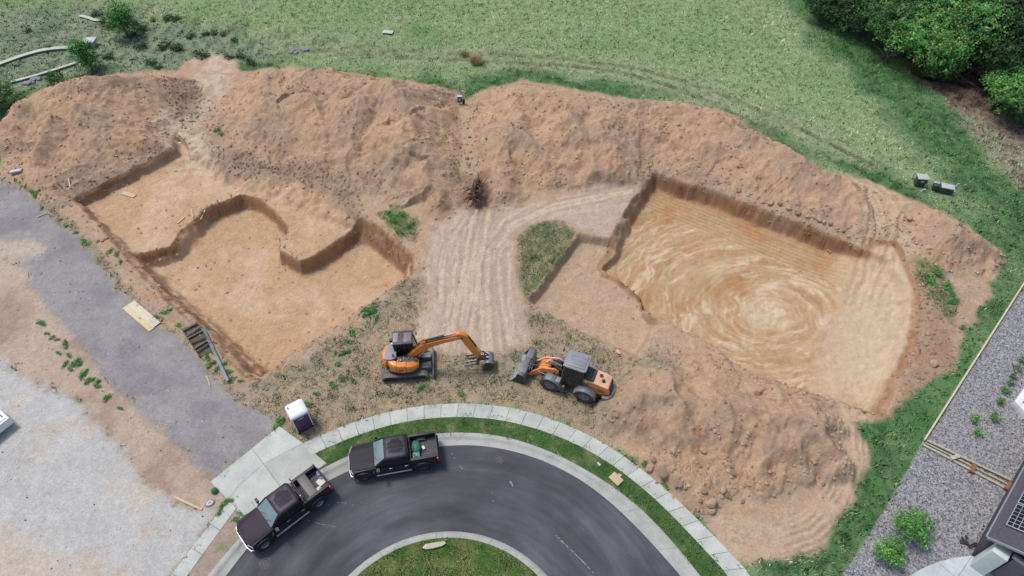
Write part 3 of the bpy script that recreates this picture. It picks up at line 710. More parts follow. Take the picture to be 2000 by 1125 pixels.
# ------------------------------------------------------------------ paints
DUST = (0.34, 0.26, 0.19)
P = {}
P['black_a'] = paint('black_paint', (.034, .033, .041), .52, .45, .05, .8)
P['black_b'] = paint('plum_black_paint', (.036, .028, .045), .52, .45, .05, .8)
P['trim'] = paint('black_plastic', (.022, .022, .024), .6, 0, .2, 5, DUST, .15)
P['liner'] = paint('bed_liner', (.070, .066, .078), .75, 0, .2, 7, DUST, .10)
P['glass'] = paint('windscreen', (.17, .225, .235), .08, 0, .10, 1.5)  # opaque; the pale teal reflection on dark glass is put into the base colour
P['tint'] = paint('dark_glass', (.010, .010, .012), .05, 0, .1, 1.5)
P['chrome'] = paint('chrome', (.42, .42, .46), .32, .6, .08, 4, DUST, .2)
P['rim'] = paint('dark_alloy', (.09, .09, .095), .35, .6, .1, 6, DUST, .2)
P['alloy'] = paint('bright_alloy', (.45, .45, .47), .3, .8, .1, 6, DUST, .15)
P['tyre'] = paint('tyre_rubber', (.022, .022, .024), .85, 0, .2, 8, DUST, .12, bump=.3)
P['dusty_tyre'] = paint('dusty_tyre', (.050, .050, .055), .9, 0, .2, 6, DUST, .22, bump=.4)
P['red'] = paint('tail_lamp_red', (.55, .015, .03), .2, 0, .1, 4)
P['lamp'] = paint('lamp_lens', (.55, .57, .6), .12, 0, .08, 5)
P['orange'] = paint('orange_paint', (.80, .235, .03), .45, 0, .10, 1.6, DUST, .34, coat=.2)
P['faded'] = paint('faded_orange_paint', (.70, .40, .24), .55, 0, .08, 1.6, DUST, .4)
P['grey'] = paint('dusty_grey_steel', (.185, .19, .205), .6, .2, .16, 3, DUST, .3)
P['slate'] = paint('grey_cab_roof', (.215, .225, .25), .5, 0, .10, 2.5, DUST, .25)
P['dark'] = paint('dark_steel', (.035, .035, .038), .55, .3, .2, 5, DUST, .3)
P['track'] = paint('track_steel', (.15, .148, .15), .75, .2, .25, 4, DUST, .6, bump=.4)
P['worn'] = paint('worn_bucket_steel', (.25, .255, .27), .42, .6, .18, 3, DUST, .35)
P['rod'] = paint('cylinder_rod', (.7, .7, .7), .2, .9, .05, 4)
P['concrete'] = None

def rnd_concrete(name, base, jointy=0.10):
    m, t, b = new_mat(name); n = t.nodes; L = t.links
    oi = n.new('ShaderNodeObjectInfo'); ge = n.new('ShaderNodeNewGeometry')
    r1 = n.new('ShaderNodeMapRange'); r1.inputs[3].default_value = 1 - jointy; r1.inputs[4].default_value = 1 + jointy * .5
    L.new(oi.outputs['Random'], r1.inputs[0]); out = r1.outputs[0]
    for sc, a_, lo, hi in ((1.1, .10, .35, .65), (7, .07, .3, .7), (45, .07, .3, .7)):
        nz = n.new('ShaderNodeTexNoise'); nz.inputs['Scale'].default_value = sc; nz.inputs['Detail'].default_value = 7
        L.new(ge.outputs['Position'], nz.inputs['Vector'])
        r = n.new('ShaderNodeMapRange'); r.inputs[1].default_value = lo; r.inputs[2].default_value = hi; r.inputs[3].default_value = 1 - a_; r.inputs[4].default_value = 1 + a_
        L.new(nz.outputs['Fac'], r.inputs[0]); mu = n.new('ShaderNodeMath'); mu.operation = 'MULTIPLY'
        L.new(out, mu.inputs[0]); L.new(r.outputs[0], mu.inputs[1]); out = mu.outputs[0]
    mx = n.new('ShaderNodeMix'); mx.data_type = 'RGBA'; mx.blend_type = 'MULTIPLY'; mx.inputs['Factor'].default_value = 1
    mx.inputs['A'].default_value = (*base, 1); L.new(out, mx.inputs['B'])
    nz = n.new('ShaderNodeTexNoise'); nz.inputs['Scale'].default_value = 2.2; nz.inputs['Detail'].default_value = 8; nz.inputs['Roughness'].default_value = .75
    L.new(ge.outputs['Position'], nz.inputs['Vector'])
    r = n.new('ShaderNodeMapRange'); r.inputs[1].default_value = .56; r.inputs[2].default_value = .74; r.inputs[4].default_value = .4
    L.new(nz.outputs['Fac'], r.inputs[0]); m2 = n.new('ShaderNodeMix'); m2.data_type = 'RGBA'; L.new(r.outputs[0], m2.inputs['Factor'])
    L.new(mx.outputs['Result'], m2.inputs['A']); m2.inputs['B'].default_value = (.34, .29, .235, 1)
    L.new(m2.outputs['Result'], b.inputs['Base Color']); b.inputs['Roughness'].default_value = .85
    bp = n.new('ShaderNodeBump'); bp.inputs['Strength'].default_value = .25; bp.inputs['Distance'].default_value = .01
    L.new(nz.outputs['Fac'], bp.inputs['Height']); L.new(bp.outputs['Normal'], b.inputs['Normal'])
    return m
m_con = rnd_concrete('pavement_concrete', tuple(A_(196, 199, 190)))
m_kerb = rnd_concrete('kerb_concrete', tuple(A_(180, 180, 172)), .08)

# ------------------------------------------------------------------ pavements, kerbs, road
def slabs(name, label, ca, cb, step, ztop=.022):
    root = tag(empty(name, (ca[0][0], ca[0][1], 0)), label, None, None, 'structure'); o0 = Vector((ca[0][0], ca[0][1], 0))
    d = np.r_[0, np.cumsum(np.hypot(*np.diff(ca, axis=0).T))]; n = max(1, int(round(d[-1] / step)))
    A = resample(ca, d[-1] / n); B_ = resample(cb, 1e9) if False else None
    db = np.r_[0, np.cumsum(np.hypot(*np.diff(cb, axis=0).T))]; sB = np.linspace(0, db[-1], len(A))
    Bp = np.c_[np.interp(sB, db, cb[:, 0]), np.interp(sB, db, cb[:, 1])]
    rg = random.Random(3)
    for i in range(len(A) - 1):
        a, b_, c, e = [Vector((*q, 0)) - o0 for q in (A[i], A[i + 1], Bp[i + 1], Bp[i])]
        t = (b_ - a).normalized() * .009; a += t; e += t; b_ -= t; c -= t
        dz = [ztop + rg.uniform(-.004, .004) for _ in range(4)]
        m = MB(); V = [v + Vector((0, 0, z)) for v, z in zip((a, b_, c, e), dz)] + [v + Vector((0, 0, -.1)) for v in (a, b_, c, e)]
        m._add(V, [(0, 1, 2, 3), (7, 6, 5, 4), (0, 4, 5, 1), (1, 5, 6, 2), (2, 6, 7, 3), (3, 7, 4, 0)])
        m.build('slab', m_con, root, .008, 1)
    return root
slabs('pavement', 'curved pale concrete pavement of cut slabs round the turning road', c_swo, c_swi, 1.16)
slabs('pavement', 'short pale dusty pavement left of the driveway apron', c_slo, c_sli, 1.55)
def kerb(name, label, ca, cb, prof, seglen):
    root = tag(empty(name, (ca[0][0], ca[0][1], 0)), label, None, None, 'structure'); o0 = Vector((ca[0][0], ca[0][1], 0))
    d = np.r_[0, np.cumsum(np.hypot(*np.diff(ca, axis=0).T))]; n = max(1, int(round(d[-1] / seglen))); sub = 7
    db = np.r_[0, np.cumsum(np.hypot(*np.diff(cb, axis=0).T))]
    def P_(curve_, dd, f): return np.array([np.interp(f * dd[-1], dd, curve_[:, 0]), np.interp(f * dd[-1], dd, curve_[:, 1])])
    for i in range(n):
        secs = []
        for k in range(sub + 1):
            f = (i + k / sub) / n; g = .006 / d[-1]
            f = min(max(f, i / n + g), (i + 1) / n - g)
            a, b_ = P_(ca, d, f), P_(cb, db, f)
            secs.append([Vector((*(a + (b_ - a) * q), z)) - o0 for q, z in prof])
        MB().loft(secs).build('kerb_segment', m_kerb, root, angle=50)
    return root
kerb('kerb', 'pale concrete kerb with gutter along the outside of the turning road', c_ko, c_ki,
     [(0, -.2), (0, .02), (.02, .03), (.30, .03), (.36, .015), (.50, -.085), (.56, -.105), (1.0, -.118), (1.0, -.2)], 3.0)
th_ = np.linspace(math.pi * 1.25, -math.pi * .75, 121)
ci = np.c_[ISL_C[0] + ISL_R * np.cos(th_), ISL_C[1] + ISL_R * np.sin(th_)]
co_ = np.c_[ISL_C[0] + (ISL_R - .44) * np.cos(th_), ISL_C[1] + (ISL_R - .44) * np.sin(th_)]
kerb('kerb', 'round concrete kerb of the grass island', co_, ci,
     [(0, -.2), (0, .05), (.05, .06), (.55, .05), (.68, .02), (.95, -.10), (1.0, -.12), (1.0, -.2)], 3.2)

def asphalt():
    m, t, b = new_mat('asphalt'); n = t.nodes; L = t.links
    ge = n.new('ShaderNodeNewGeometry'); sp = n.new('ShaderNodeSeparateXYZ'); L.new(ge.outputs['Position'], sp.inputs[0])
    def M(op, a, b_=None):
        q = n.new('ShaderNodeMath'); q.operation = op
        for i, v in enumerate((a, b_)):
            if v is None: continue
            if isinstance(v, (int, float)): q.inputs[i].default_value = v
            else: L.new(v, q.inputs[i])
        return q.outputs[0]
    x, y = M('SUBTRACT', sp.outputs[0], ISL_C[0]), M('SUBTRACT', sp.outputs[1], ISL_C[1])
    r = M('SQRT', M('ADD', M('MULTIPLY', x, x), M('MULTIPLY', y, y))); a = M('ARCTAN2', y, x)
    cv = n.new('ShaderNodeCombineXYZ'); L.new(M('MULTIPLY', r, 1.1), cv.inputs[0]); L.new(M('MULTIPLY', a, 1.7), cv.inputs[1])
    n1 = n.new('ShaderNodeTexNoise'); n1.inputs['Scale'].default_value = 1.0; n1.inputs['Detail'].default_value = 7; n1.inputs['Roughness'].default_value = .62
    L.new(cv.outputs[0], n1.inputs['Vector'])
    n2 = n.new('ShaderNodeTexNoise'); n2.inputs['Scale'].default_value = .22; n2.inputs['Detail'].default_value = 3; L.new(ge.outputs['Position'], n2.inputs['Vector'])
    n3 = n.new('ShaderNodeTexNoise'); n3.inputs['Scale'].default_value = 26; n3.inputs['Detail'].default_value = 3; L.new(ge.outputs['Position'], n3.inputs['Vector'])
    f = M('ADD', M('MULTIPLY', n1.outputs['Fac'], .75), M('MULTIPLY', n2.outputs['Fac'], .65))
    f = M('ADD', f, M('MULTIPLY', n3.outputs['Fac'], .38))
    rp = n.new('ShaderNodeMapRange'); rp.inputs[1].default_value = .68; rp.inputs[2].default_value = 1.12; L.new(f, rp.inputs[0])
    cr = n.new('ShaderNodeValToRGB'); L.new(rp.outputs[0], cr.inputs[0]); e = cr.color_ramp.elements
    e[0].color = (.040, .040, .044, 1); e[1].color = (.122, .123, .135, 1); q = e.new(.5); q.color = (.072, .072, .081, 1)
    L.new(cr.outputs[0], b.inputs['Base Color']); b.inputs['Roughness'].default_value = .8; b.inputs['Specular IOR Level'].default_value = .25
    bp = n.new('ShaderNodeBump'); bp.inputs['Strength'].default_value = .3; bp.inputs['Distance'].default_value = .01
    L.new(n3.outputs['Fac'], bp.inputs['Height']); L.new(bp.outputs['Normal'], b.inputs['Normal'])
    return m
m_asp = asphalt()
rp_ = [Vector((*p, -.122)) for p in c_ki] + [Vector((8, -14, -.122)), Vector((-12, -14, -.122)), Vector((-26, -8, -.122))]
m = MB(); m._add(rp_, [tuple(range(len(rp_)))]); bmesh.ops.triangulate(m.bm, faces=m.bm.faces)
tag(m.build('road', m_asp, None, flat=True), 'dark asphalt turning road curving round the grass island', None, None, 'structure')
# apron: four poured bays with trowelled joints
AP = [at(411,941), at(492,876), at(545,832), at(592,866), at(638,905), at(515,899), at(560,956), at(469,1043), at(446,977)]
ap_root = tag(empty('driveway_apron', AP[5]), 'pale concrete driveway apron beside the parked trucks', None, None, 'structure')
def bay(*q):
    q = [Vector((v.x, v.y, 0)) - AP[5] for v in q]; c = sum(q, Vector()) / len(q)
    q = [v + (c - v).normalized() * .008 for v in q]
    m = MB(); n = len(q); m._add([v + Vector((0, 0, .02)) for v in q] + [v + Vector((0, 0, -.1)) for v in q],
        [tuple(range(n)), tuple(range(n, 2 * n))[::-1]] + [(i, n + i, n + (i + 1) % n, (i + 1) % n) for i in range(n)])
    m.build('slab', m_con, ap_root, .008, 1)
j1, j2, j3 = at(515, 906), at(484, 874), at(578, 872)
j2 = AP[1]
bay(AP[1], AP[2], AP[3], j1); bay(j1, AP[3], AP[4], at(556, 962)); bay(AP[0], AP[1], j1, at(467, 948), AP[8])
bay(at(467, 948), j1, at(556, 962), AP[7], at(463, 991), AP[8])
# manhole covers
def manhole(u, v, r, label):
    p = at(u, v, -.12); t = empty('manhole_cover', (p.x, p.y, -.12)); tag(t, label, 'manhole cover', 'manhole covers in the road')
    MB().lathe([(0, r), (.012, r), (.012, r - .05), (0, r - .06)], (0, 0, 0), 'z', 32).build('rim', P['dark'], t)
    MB().lathe([(0, 0.001), (.006, .001), (.006, r - .07), (0, r - .07)], (0, 0, 0), 'z', 32).build('cover', paint('cover_iron', (.075, .072, .08), .7, .2, .2, 8), t)
manhole(975, 897, .34, 'round iron manhole cover in the road beyond the island')
manhole(518, 1101, .32, 'round iron manhole cover in the road in front of the plum truck')
# pale scuffs and dribbles on the asphalt
m_scuff = paint('lime_splash', (.24, .24, .25), .9, 0, .3, 9)
rg = random.Random(5)
def dribble(Pp, wd, gap):
    m = MB(); path = resample(catmull([at(*q)[:2] for q in Pp]), .10)
    for i in range(len(path) - 1):
        if rg.random() < gap: continue
        a, b_ = Vector((*path[i], -.118)), Vector((*path[i + 1], -.118)); d = (b_ - a); nrm = Vector((-d.y, d.x, 0)).normalized()
        w1, w2 = wd * rg.uniform(.3, 1), wd * rg.uniform(.3, 1); o = nrm * rg.uniform(-.02, .02)
        m._add([a - nrm * w1 + o, b_ - nrm * w2 + o, b_ + nrm * w2 + o, a + nrm * w1 + o], [(0, 1, 2, 3)])
    o = m.build('splash_mark', m_scuff, road_o, flat=True); return o
road_o = bpy.data.objects['road']
dribble([(585,1008),(610,1018),(655,1028)], .016, .15); dribble([(882,884),(893,902),(906,917)], .03, .55)
dribble([(1085,1044),(1108,1066),(1135,1092),(1160,1118)], .035, .4); dribble([(920,936),(945,948),(968,966)], .03, .65)
dribble([(640,985),(665,980),(690,986)], .03, .6); dribble([(996,938),(999,943),(1001,948)], .07, .1); dribble([(958,978),(972,976)], .03, .3)

# ------------------------------------------------------------------ pickup trucks
def wheel(parent, x, y, r, wd, rimmat, tyremat, lug=6):
    """tyre with tread blocks, dished rim with spokes"""
    s_ = 1 if y > 0 else -1
    t = MB().lathe([(-wd / 2, r * .62), (-wd / 2, r * .86), (-wd / 2 + .03, r * .97), (-wd * .3, r), (wd * .3, r), (wd / 2 - .03, r * .97), (wd / 2, r * .86), (wd / 2, r * .62), (wd * .2, r * .56), (-wd * .2, r * .56), (-wd / 2, r * .62)], (0, 0, 0), 'y', 28, False)
    for k in range(26):
        a = 2 * math.pi * k / 26
        for oy in (-.3, .3):
            a2 = a + (0.06 if oy > 0 else 0)
            t.box((math.cos(a2) * (r + .004), oy * wd, math.sin(a2) * (r + .004)), (.022, wd * .3, r * .12), Matrix.Rotation(-a2, 3, 'Y'))
    w_ = empty('wheel', (x, y, r)); w_.parent = parent
    to = t.build('tyre', tyremat, w_)
    o = s_ * wd * .36
    rm_ = MB().lathe([(-s_ * wd * .3, r * .6), (o * .6, r * .6), (o, r * .64), (o + s_ * .015, r * .6), (o - s_ * .02, r * .54), (o - s_ * .05, r * .2), (o, r * .17), (o + s_ * .01, 0.002)], (0, 0, 0), 'y', 28)
    for k in range(lug):
        a = 2 * math.pi * k / lug
        rm_.box((math.cos(a) * r * .36, o - s_ * .012, math.sin(a) * r * .36), (r * .42, .03, r * .14), Matrix.Rotation(-a, 3, 'Y'))
    rm_.build('rim', rimmat, w_)
    return w_
def truck(label, loc, rz, body, lift, tyre_r, rim, bumper):
    t = empty('pickup_truck', loc, rz); tag(t, label, 'pickup truck', 'black pickup trucks at the kerb')
    FA, RA, g = 1.93, -1.74, lift
    def bend(v):
        y = v.y
        if v.x > 2.3: v.x -= (v.x - 2.3) * .55 * abs(y) ** 3                                       # rounded nose in plan
        if v.z > 1.02 + g: v.y *= 1 - .10 * min(1, (v.z - 1.02 - g) / .25)                           # shoulders lean in
        if v.x > 1.0 and v.z > 1.0 + g: v.z += .035 * (1 - abs(y) ** 2)
        return v
    YS = [-1.0, -.97, -.8, -.5, 0, .5, .8, .97, 1.0]
    arch = [(FA + .49 * math.cos(a), .47 + g + .49 * math.sin(a)) for a in np.linspace(0, math.pi, 11)]
    prof = [(2.90, .60 + g), (2.93, .95 + g), (2.86, 1.08 + g), (2.6, 1.13 + g), (1.15, 1.24 + g), (.2, 1.27 + g), (-.99, 1.29 + g), (-.99, .47 + g)] + [(p[0], p[1]) for p in arch[::-1]] + [(2.6, .48 + g)]
    MB().prism(prof, 0, 0, 'xz', bend, YS).build('body', body, t, .02, 2, 40)
    # bonnet skin with raised side creases
    hx = np.linspace(1.16, 2.78, 8); hy = np.linspace(-1, 1, 13); m = MB(); V = []
    for x in hx:
        f = (x - 1.16) / 1.62; wd = .86 - .08 * f ** 2
        for y in hy:
            z = 1.272 + g - .105 * f - (.02 * max(0, f - .8) / .2) + .035 * (1 - y * y) + .022 * math.exp(-((abs(y) - .62) / .12) ** 2) + .018
            V.append(Vector((x - .16 * f * abs(y) ** 3, y * wd, z + .012)))
    F = [(i * 13 + j, i * 13 + j + 1, (i + 1) * 13 + j + 1, (i + 1) * 13 + j) for i in range(7) for j in range(12)]
    m._add(V, F); r_ = bmesh.ops.solidify(m.bm, geom=m.bm.faces[:], thickness=.02); m.build('bonnet', body, t, 0, angle=50)
    # cab: belt to roof
    def ring(x0, x1, wy, z, c=.10, yf=1.0):
        return [Vector(p) for p in ((x0, -wy + c, z), (x0 + c, -wy, z), (x1 - c, -wy * yf, z), (x1, (-wy + c * 1.6) * yf, z), (x1, (wy - c * 1.6) * yf, z), (x1 - c, wy * yf, z), (x0 + c, wy, z), (x0, wy - c, z))]
    MB().loft([ring(-.97, 1.22, .90, 1.26 + g), ring(-.95, .95, .87, 1.42 + g), ring(-.88, .52, .77, 1.80 + g), ring(-.85, .42, .70, 1.87 + g), ring(-.75, .30, .55, 1.895 + g)]).build('cab', body, t, .015, 1, 45)
    # roof skin with pressed ribs
    m = MB(); V = []; rx = np.linspace(-.84, .40, 7); ry = np.linspace(-1, 1, 25)
    for x in rx:
        for y in ry:
            rib = .007 * (1 if math.sin(y * 15) > .2 and abs(y) < .85 and -.8 < x < .36 else 0)
            V.append(Vector((x, y * .69, 1.868 + g + .045 * (1 - y * y) * (1 - ((x + .22) / .75) ** 2) + rib)))
    m._add(V, [(i * 25 + j, i * 25 + j + 1, (i + 1) * 25 + j + 1, (i + 1) * 25 + j) for i in range(6) for j in range(24)])
    bmesh.ops.solidify(m.bm, geom=m.bm.faces[:], thickness=.02); m.build('roof', body, t, 0, angle=30)
    MB().patch([(1.165, -.80, 1.30 + g), (1.165, .80, 1.30 + g), (.50, .66, 1.845 + g), (.50, -.66, 1.845 + g)], (8, 4), .03, .02).build('windscreen', P['glass'], t)
    MB().box((1.17, 0, 1.292 + g), (.14, 1.62, .025), Matrix.Rotation(.35, 3, 'Y')).build('cowl', P['trim'], t, .008)
    for y in (-.42, .20):
        MB().tube([(1.20, y - .1, 1.315 + g), (1.07, y + .14, 1.42 + g), (.97, y + .36, 1.49 + g)], .012, 6).build('wiper', P['trim'], t)
    MB().patch([(-.975, .62, 1.40 + g), (-.975, -.62, 1.40 + g), (-.915, -.56, 1.78 + g), (-.915, .56, 1.78 + g)], (4, 2), .0, .02).build('rear_window', P['tint'], t)
    # doors with windows and handles on both flanks (near flank mirrored)
    for sgn in (1, -1):
        for (x0, x1, xt0, xt1, kx) in ((.02, 1.08, -.0, .56, .14), (-.93, -.02, -.80, -.06, -.82)):
            m = MB().prism([(x0, .58 + g), (x1, .58 + g), (x1 + (.03 if x0 > 0 else 0), .95 + g), (x1, 1.20 + g), (x0, 1.235 + g)], .985 * sgn, 1.008 * sgn)
            d = m.build('door', body, t, .012, 1)
            q = [(x0 + .04, .925 * sgn, 1.335 + g), (x1 - .02, .905 * sgn, 1.33 + g), (xt1, .785 * sgn, 1.785 + g), (xt0, .80 * sgn, 1.785 + g)]
            if sgn > 0: q = [q[1], q[0], q[3], q[2]]
            MB().patch(q, (3, 3), .012, .03).build('window', P['tint'], d)
            MB().box((kx + .06, 1.03 * sgn, 1.10 + g), (.20, .03, .04)).build('handle', P['chrome'], d, .008)
        MB().box((1.28, 1.0 * sgn, .88 + g), (.05, .03, .30), Matrix.Rotation(-.35, 3, 'Y')).build('fender_vent', P['chrome'], t, .006)
        MB().tube([(1.15, 1.03 * sgn, .46 + g), (-1.0, 1.03 * sgn, .46 + g)], .055, 8).build('running_board', P['alloy'], t)
        mi = MB().box((.96, 1.18 * sgn, 1.33 + g), (.16, .26, .24)).box((.97, 1.02 * sgn, 1.28 + g), (.06, .16, .05)).build('mirror', P['trim'], t, .03)
        MB().patch([(.872, 1.18 * sgn - .10, 1.24 + g), (.872, 1.18 * sgn - .10, 1.42 + g), (.872, 1.18 * sgn + .10, 1.42 + g), (.872, 1.18 * sgn + .10, 1.24 + g)], (1, 1), 0, .006).build('glass', P['lamp'], mi)
        MB().prism([(2.55, .90 + g), (2.84, .88 + g), (2.88, 1.02 + g), (2.62, 1.06 + g)], .66 * sgn, .945 * sgn, 'xz', bend, [(.62 + k * .085) * sgn for k in range(5)]).xf(Matrix.Translation((.035, .012 * sgn, 0))).build('headlight', P['lamp'], t, .01, 1)
        MB().box((-2.86, .90 * sgn, 1.10 + g), (.14, .20, .42)).build('tail_light', P['red'], t, .03)
        for ax in (FA, RA):
            fl = [(ax + rr_ * math.cos(a), .47 + g + rr_ * math.sin(a)) for rr_, an in ((.57, np.linspace(-.05, math.pi + .05, 15)), (.49, np.linspace(math.pi + .05, -.05, 15))) for a in an]
            MB().prism(fl, .965 * sgn, 1.05 * sgn).build('wheel_arch', P['trim'], t, .012, 1, 50)
    # grille, bumpers
    gm_ = MB().box((2.91, 0, .86 + g), (.06, 1.16, .32))
    gr = gm_.build('grille', P['trim'], t, .02)
    for k in range(4): MB().box((2.945, 0, .74 + g + .08 * k), (.02, 1.10, .025)).build('bar', P['chrome'], gr)
    MB().prism([(2.62, -1.0), (2.90, -.93), (3.02, -.6), (3.06, 0), (3.02, .6), (2.90, .93), (2.62, 1.0), (2.62, .93), (2.82, .86), (2.92, .55), (2.95, 0), (2.92, -.55), (2.82, -.86), (2.62, -.93)], .45 + g, .70 + g, 'xy').build('front_bumper', bumper, t, .03, 2)
    MB().box((-3.0, 0, .62 + g), (.16, 1.86, .20)).build('rear_bumper', P['trim'], t, .03)
    # bed
    side = [(-1.03, .48 + g), (-1.03, 1.335 + g), (-2.90, 1.355 + g), (-2.92, .60 + g), (RA - .62, .56 + g)] + [(RA + .49 * math.cos(a), .47 + g + .49 * math.sin(a)) for a in np.linspace(math.pi, 0, 11)]
    bed = MB().prism(side, .80, .985, 'xz', bend).prism(side, -.985, -.80, 'xz', bend)
    bed.box((-1.06, 0, 1.06 + g), (.07, 1.6, .55))
    bo = bed.build('bed', body, t, .018, 2)
    fl = MB().box((-1.97, 0, .80 + g), (1.80, 1.58, .06))
    for k in range(9): fl.box((-1.97, -.70 + .175 * k, .838 + g), (1.78, .085, .02))
    fo = fl.build('bed_floor', P['liner'], t, .006, 1)
    for sgn in (1, -1):
        MB().prism([(RA + .42 * math.cos(a), .82 + g + .24 * math.sin(a)) for a in np.linspace(0, math.pi, 10)], .56 * sgn, .80 * sgn).build('wheel_well', P['liner'], t, .02)
        MB().box((-1.97, .81 * sgn, 1.362 + g), (1.86, .17, .022)).build('bed_rail', P['trim'], t, .006)
        MB().box((-1.97, .793 * sgn, 1.08 + g), (1.78, .012, .50)).build('side_liner', P['liner'], t)
    tg = MB().box((-2.90, 0, 1.06 + g), (.07, 1.62, .58)).build('tailgate', body, t, .02)
    MB().box((-2.945, 0, 1.20 + g), (.03, .26, .07)).build('handle', P['trim'], tg, .008)
    for x in (FA, RA):
        for y in (-.85, .85): wheel(t, x, y, tyre_r, .29, rim, P['tyre'])
    MB().box((.1, 0, .44 + g), (5.0, 1.1, .18)).build('chassis', P['dark'], t)
    for o in t.children_recursive:                       # short overhangs at both ends
        if o.type != 'MESH' or o.parent.name.startswith('wheel.') or o.parent.name == 'wheel': continue
        for v in o.data.vertices:
            if v.co.x > 2.3: v.co.x = 2.3 + (v.co.x - 2.3) * .66
            elif v.co.x < -2.3: v.co.x = -2.3 + (v.co.x + 2.3) * .70
    for x in (FA, RA): MB().tube([(x, -.75, tyre_r), (x, .75, tyre_r)], .07, 8).build('axle', P['dark'], t)
    return t
def heading(a, b_): return math.atan2(b_.y - a.y, b_.x - a.x)
def put_truck(fp, rp, off):
    """near-side wheel contact pixels -> centre and heading"""
    a, b_ = at(*rp, -.12), at(*fp, -.12); h = heading(a, b_); f = Vector((math.cos(h), math.sin(h), 0)); lft = Vector((-f.y, f.x, 0))
    mid = (a + b_) / 2 - lft * off - f * .095; return (mid.x, mid.y, -.12), h
loc, h = put_truck((715, 938), (828, 918), .98)
tb = truck('black crew cab pickup with an open ribbed bed holding a green bag', loc, h, P['black_a'], 0.0, .40, P['rim'], P['chrome'])
loc2, h2 = put_truck((520, 1072), (630, 988), .98)
ta = truck('raised plum black pickup with a rack and toolbox behind the cab', loc2, h2, P['black_b'], .10, .44, P['alloy'], P['chrome'])

# extras of the raised truck: rack, toolbox, aerial; load in both beds
g = .10
rk = MB()
for y in (-.78, .78): rk.tube([(-1.12, y, 1.45), (-1.12, y, 1.98)], .03, 6)
rk.tube([(-1.12, -.8, 1.98), (-1.12, .8, 1.98)], .035, 6); rk.tube([(-1.12, -.8, 1.72), (-1.12, .8, 1.72)], .025, 6)
for y in (-.4, 0, .4): rk.tube([(-1.12, y, 1.47), (-1.12, y, 1.98)], .02, 6)
rk.build('headache_rack', P['trim'], ta)
for y in (-.55, .55): MB().lathe([(-.05, .001), (-.05, .07), (.04, .075), (.05, .001)], (-1.06, y, 1.93), 'x', 12).build('work_lamp', P['alloy'], ta)
tb_ = MB().box((-1.72, 0, 1.40), (.55, 1.70, .14)).box((-1.72, 0, 1.18), (.50, 1.52, .34)).build('toolbox', P['slate'] if False else paint('toolbox_grey', (.075, .072, .082), .5, .3, .15, 4, DUST, .15), ta, .015)
MB().tube([(1.22, -.92, 1.38), (1.20, -.93, 2.15)], .008, 5).build('aerial', P['trim'], ta)
M_a, M_b = Matrix.Translation(loc2) @ Matrix.Rotation(h2, 4, 'Z'), Matrix.Translation(loc) @ Matrix.Rotation(h, 4, 'Z')
def loose(name, label, cat, M, mb, mat, bevel=.01, group=None):
    o = mb.build(name, mat, None, bevel); o.matrix_world = M; return tag(o, label, cat, group)
m_card = paint('pale_board', (.62, .62, .56), .8, 0, .08, 6)
loose('white_board', 'white square board lying in the bed of the plum truck by its tailgate', 'board', M_a, MB().box((-2.50, .10, .97), (.46, .46, .03), Matrix.Rotation(.12, 3, 'Z')), m_card, .006)
loose('canister', 'small cream canister standing in the plum truck bed beside the toolbox', 'canister', M_a, MB().box((-2.14, .50, 1.05), (.26, .30, .20)).cyl((-2.2, .5, 1.15), (-2.2, .5, 1.20), .04, 10), paint('cream_plastic', (.55, .54, .44), .6, 0, .08, 6), .03)
loose('folded_tarp', 'crumpled lilac tarp pushed into the rear corner of the plum truck bed', 'tarp', M_a, MB().box((-2.66, -.40, 1.03), (.28, .48, .16), Matrix.Rotation(-.3, 3, 'Z'), .7).box((-2.62, -.1, .98), (.2, .3, .06), Matrix.Rotation(.4, 3, 'Z')), paint('lilac_tarp', (.25, .21, .31), .7, 0, .2, 8, bump=.5), .03)
loose('lumber', 'dark plank lying along the far side of the plum truck bed', 'plank', M_a, MB().box((-2.3, -.66, 1.0), (.9, .10, .10), Matrix.Rotation(.04, 3, 'Z')), paint('stained_wood', (.10, .085, .10), .7, 0, .2, 9), .008)
# crumpled green bag: a lumpy sack
bag = bmesh.new(); bmesh.ops.create_icosphere(bag, subdivisions=4, radius=1)
for v in bag.verts:
    k = 1 + .16 * pn(np.array([v.co.x * 2.1]), np.array([v.co.y * 2.1 + v.co.z * 1.7]), 5)[0] + .05 * pn(np.array([v.co.x * 6]), np.array([v.co.y * 6 + v.co.z * 5]), 6)[0]
    v.co = Vector((v.co.x * .30 * k, v.co.y * .47 * k, max(v.co.z * .26 * k, -.16)))
mb_ = MB(); mb_.bm.free(); mb_.bm = bag; mb_.xf(Matrix.Translation((-1.43, -.12, 1.04)))
loose('green_bag', 'crumpled dark green bag behind the cab in the black truck bed', 'bag', M_b, mb_, paint('green_sack', (.030, .125, .085), .5, 0, .25, 6, bump=.6), 0)
loose('plastic_tote', 'translucent pale tote beside the green bag in the black truck bed', 'tote', M_b, MB().box((-1.40, .52, 1.0), (.40, .50, .30), None, 1.08), paint('green_tote', (.10, .22, .18), .35, 0, .12, 5), .03)
loose('power_tool', 'small black tool lying on the tote in the black truck bed', 'tool', M_b, MB().box((-1.38, .62, 1.19), (.26, .12, .10)).box((-1.28, .52, 1.18), (.1, .22, .07)), P['trim'], .02)
loose('paper_bag', 'small white paper bag on the bed floor beside the green bag', 'bag', M_b, MB().box((-1.88, -.06, .93), (.20, .30, .14), Matrix.Rotation(.4, 3, 'Z'), .8), m_card, .02)

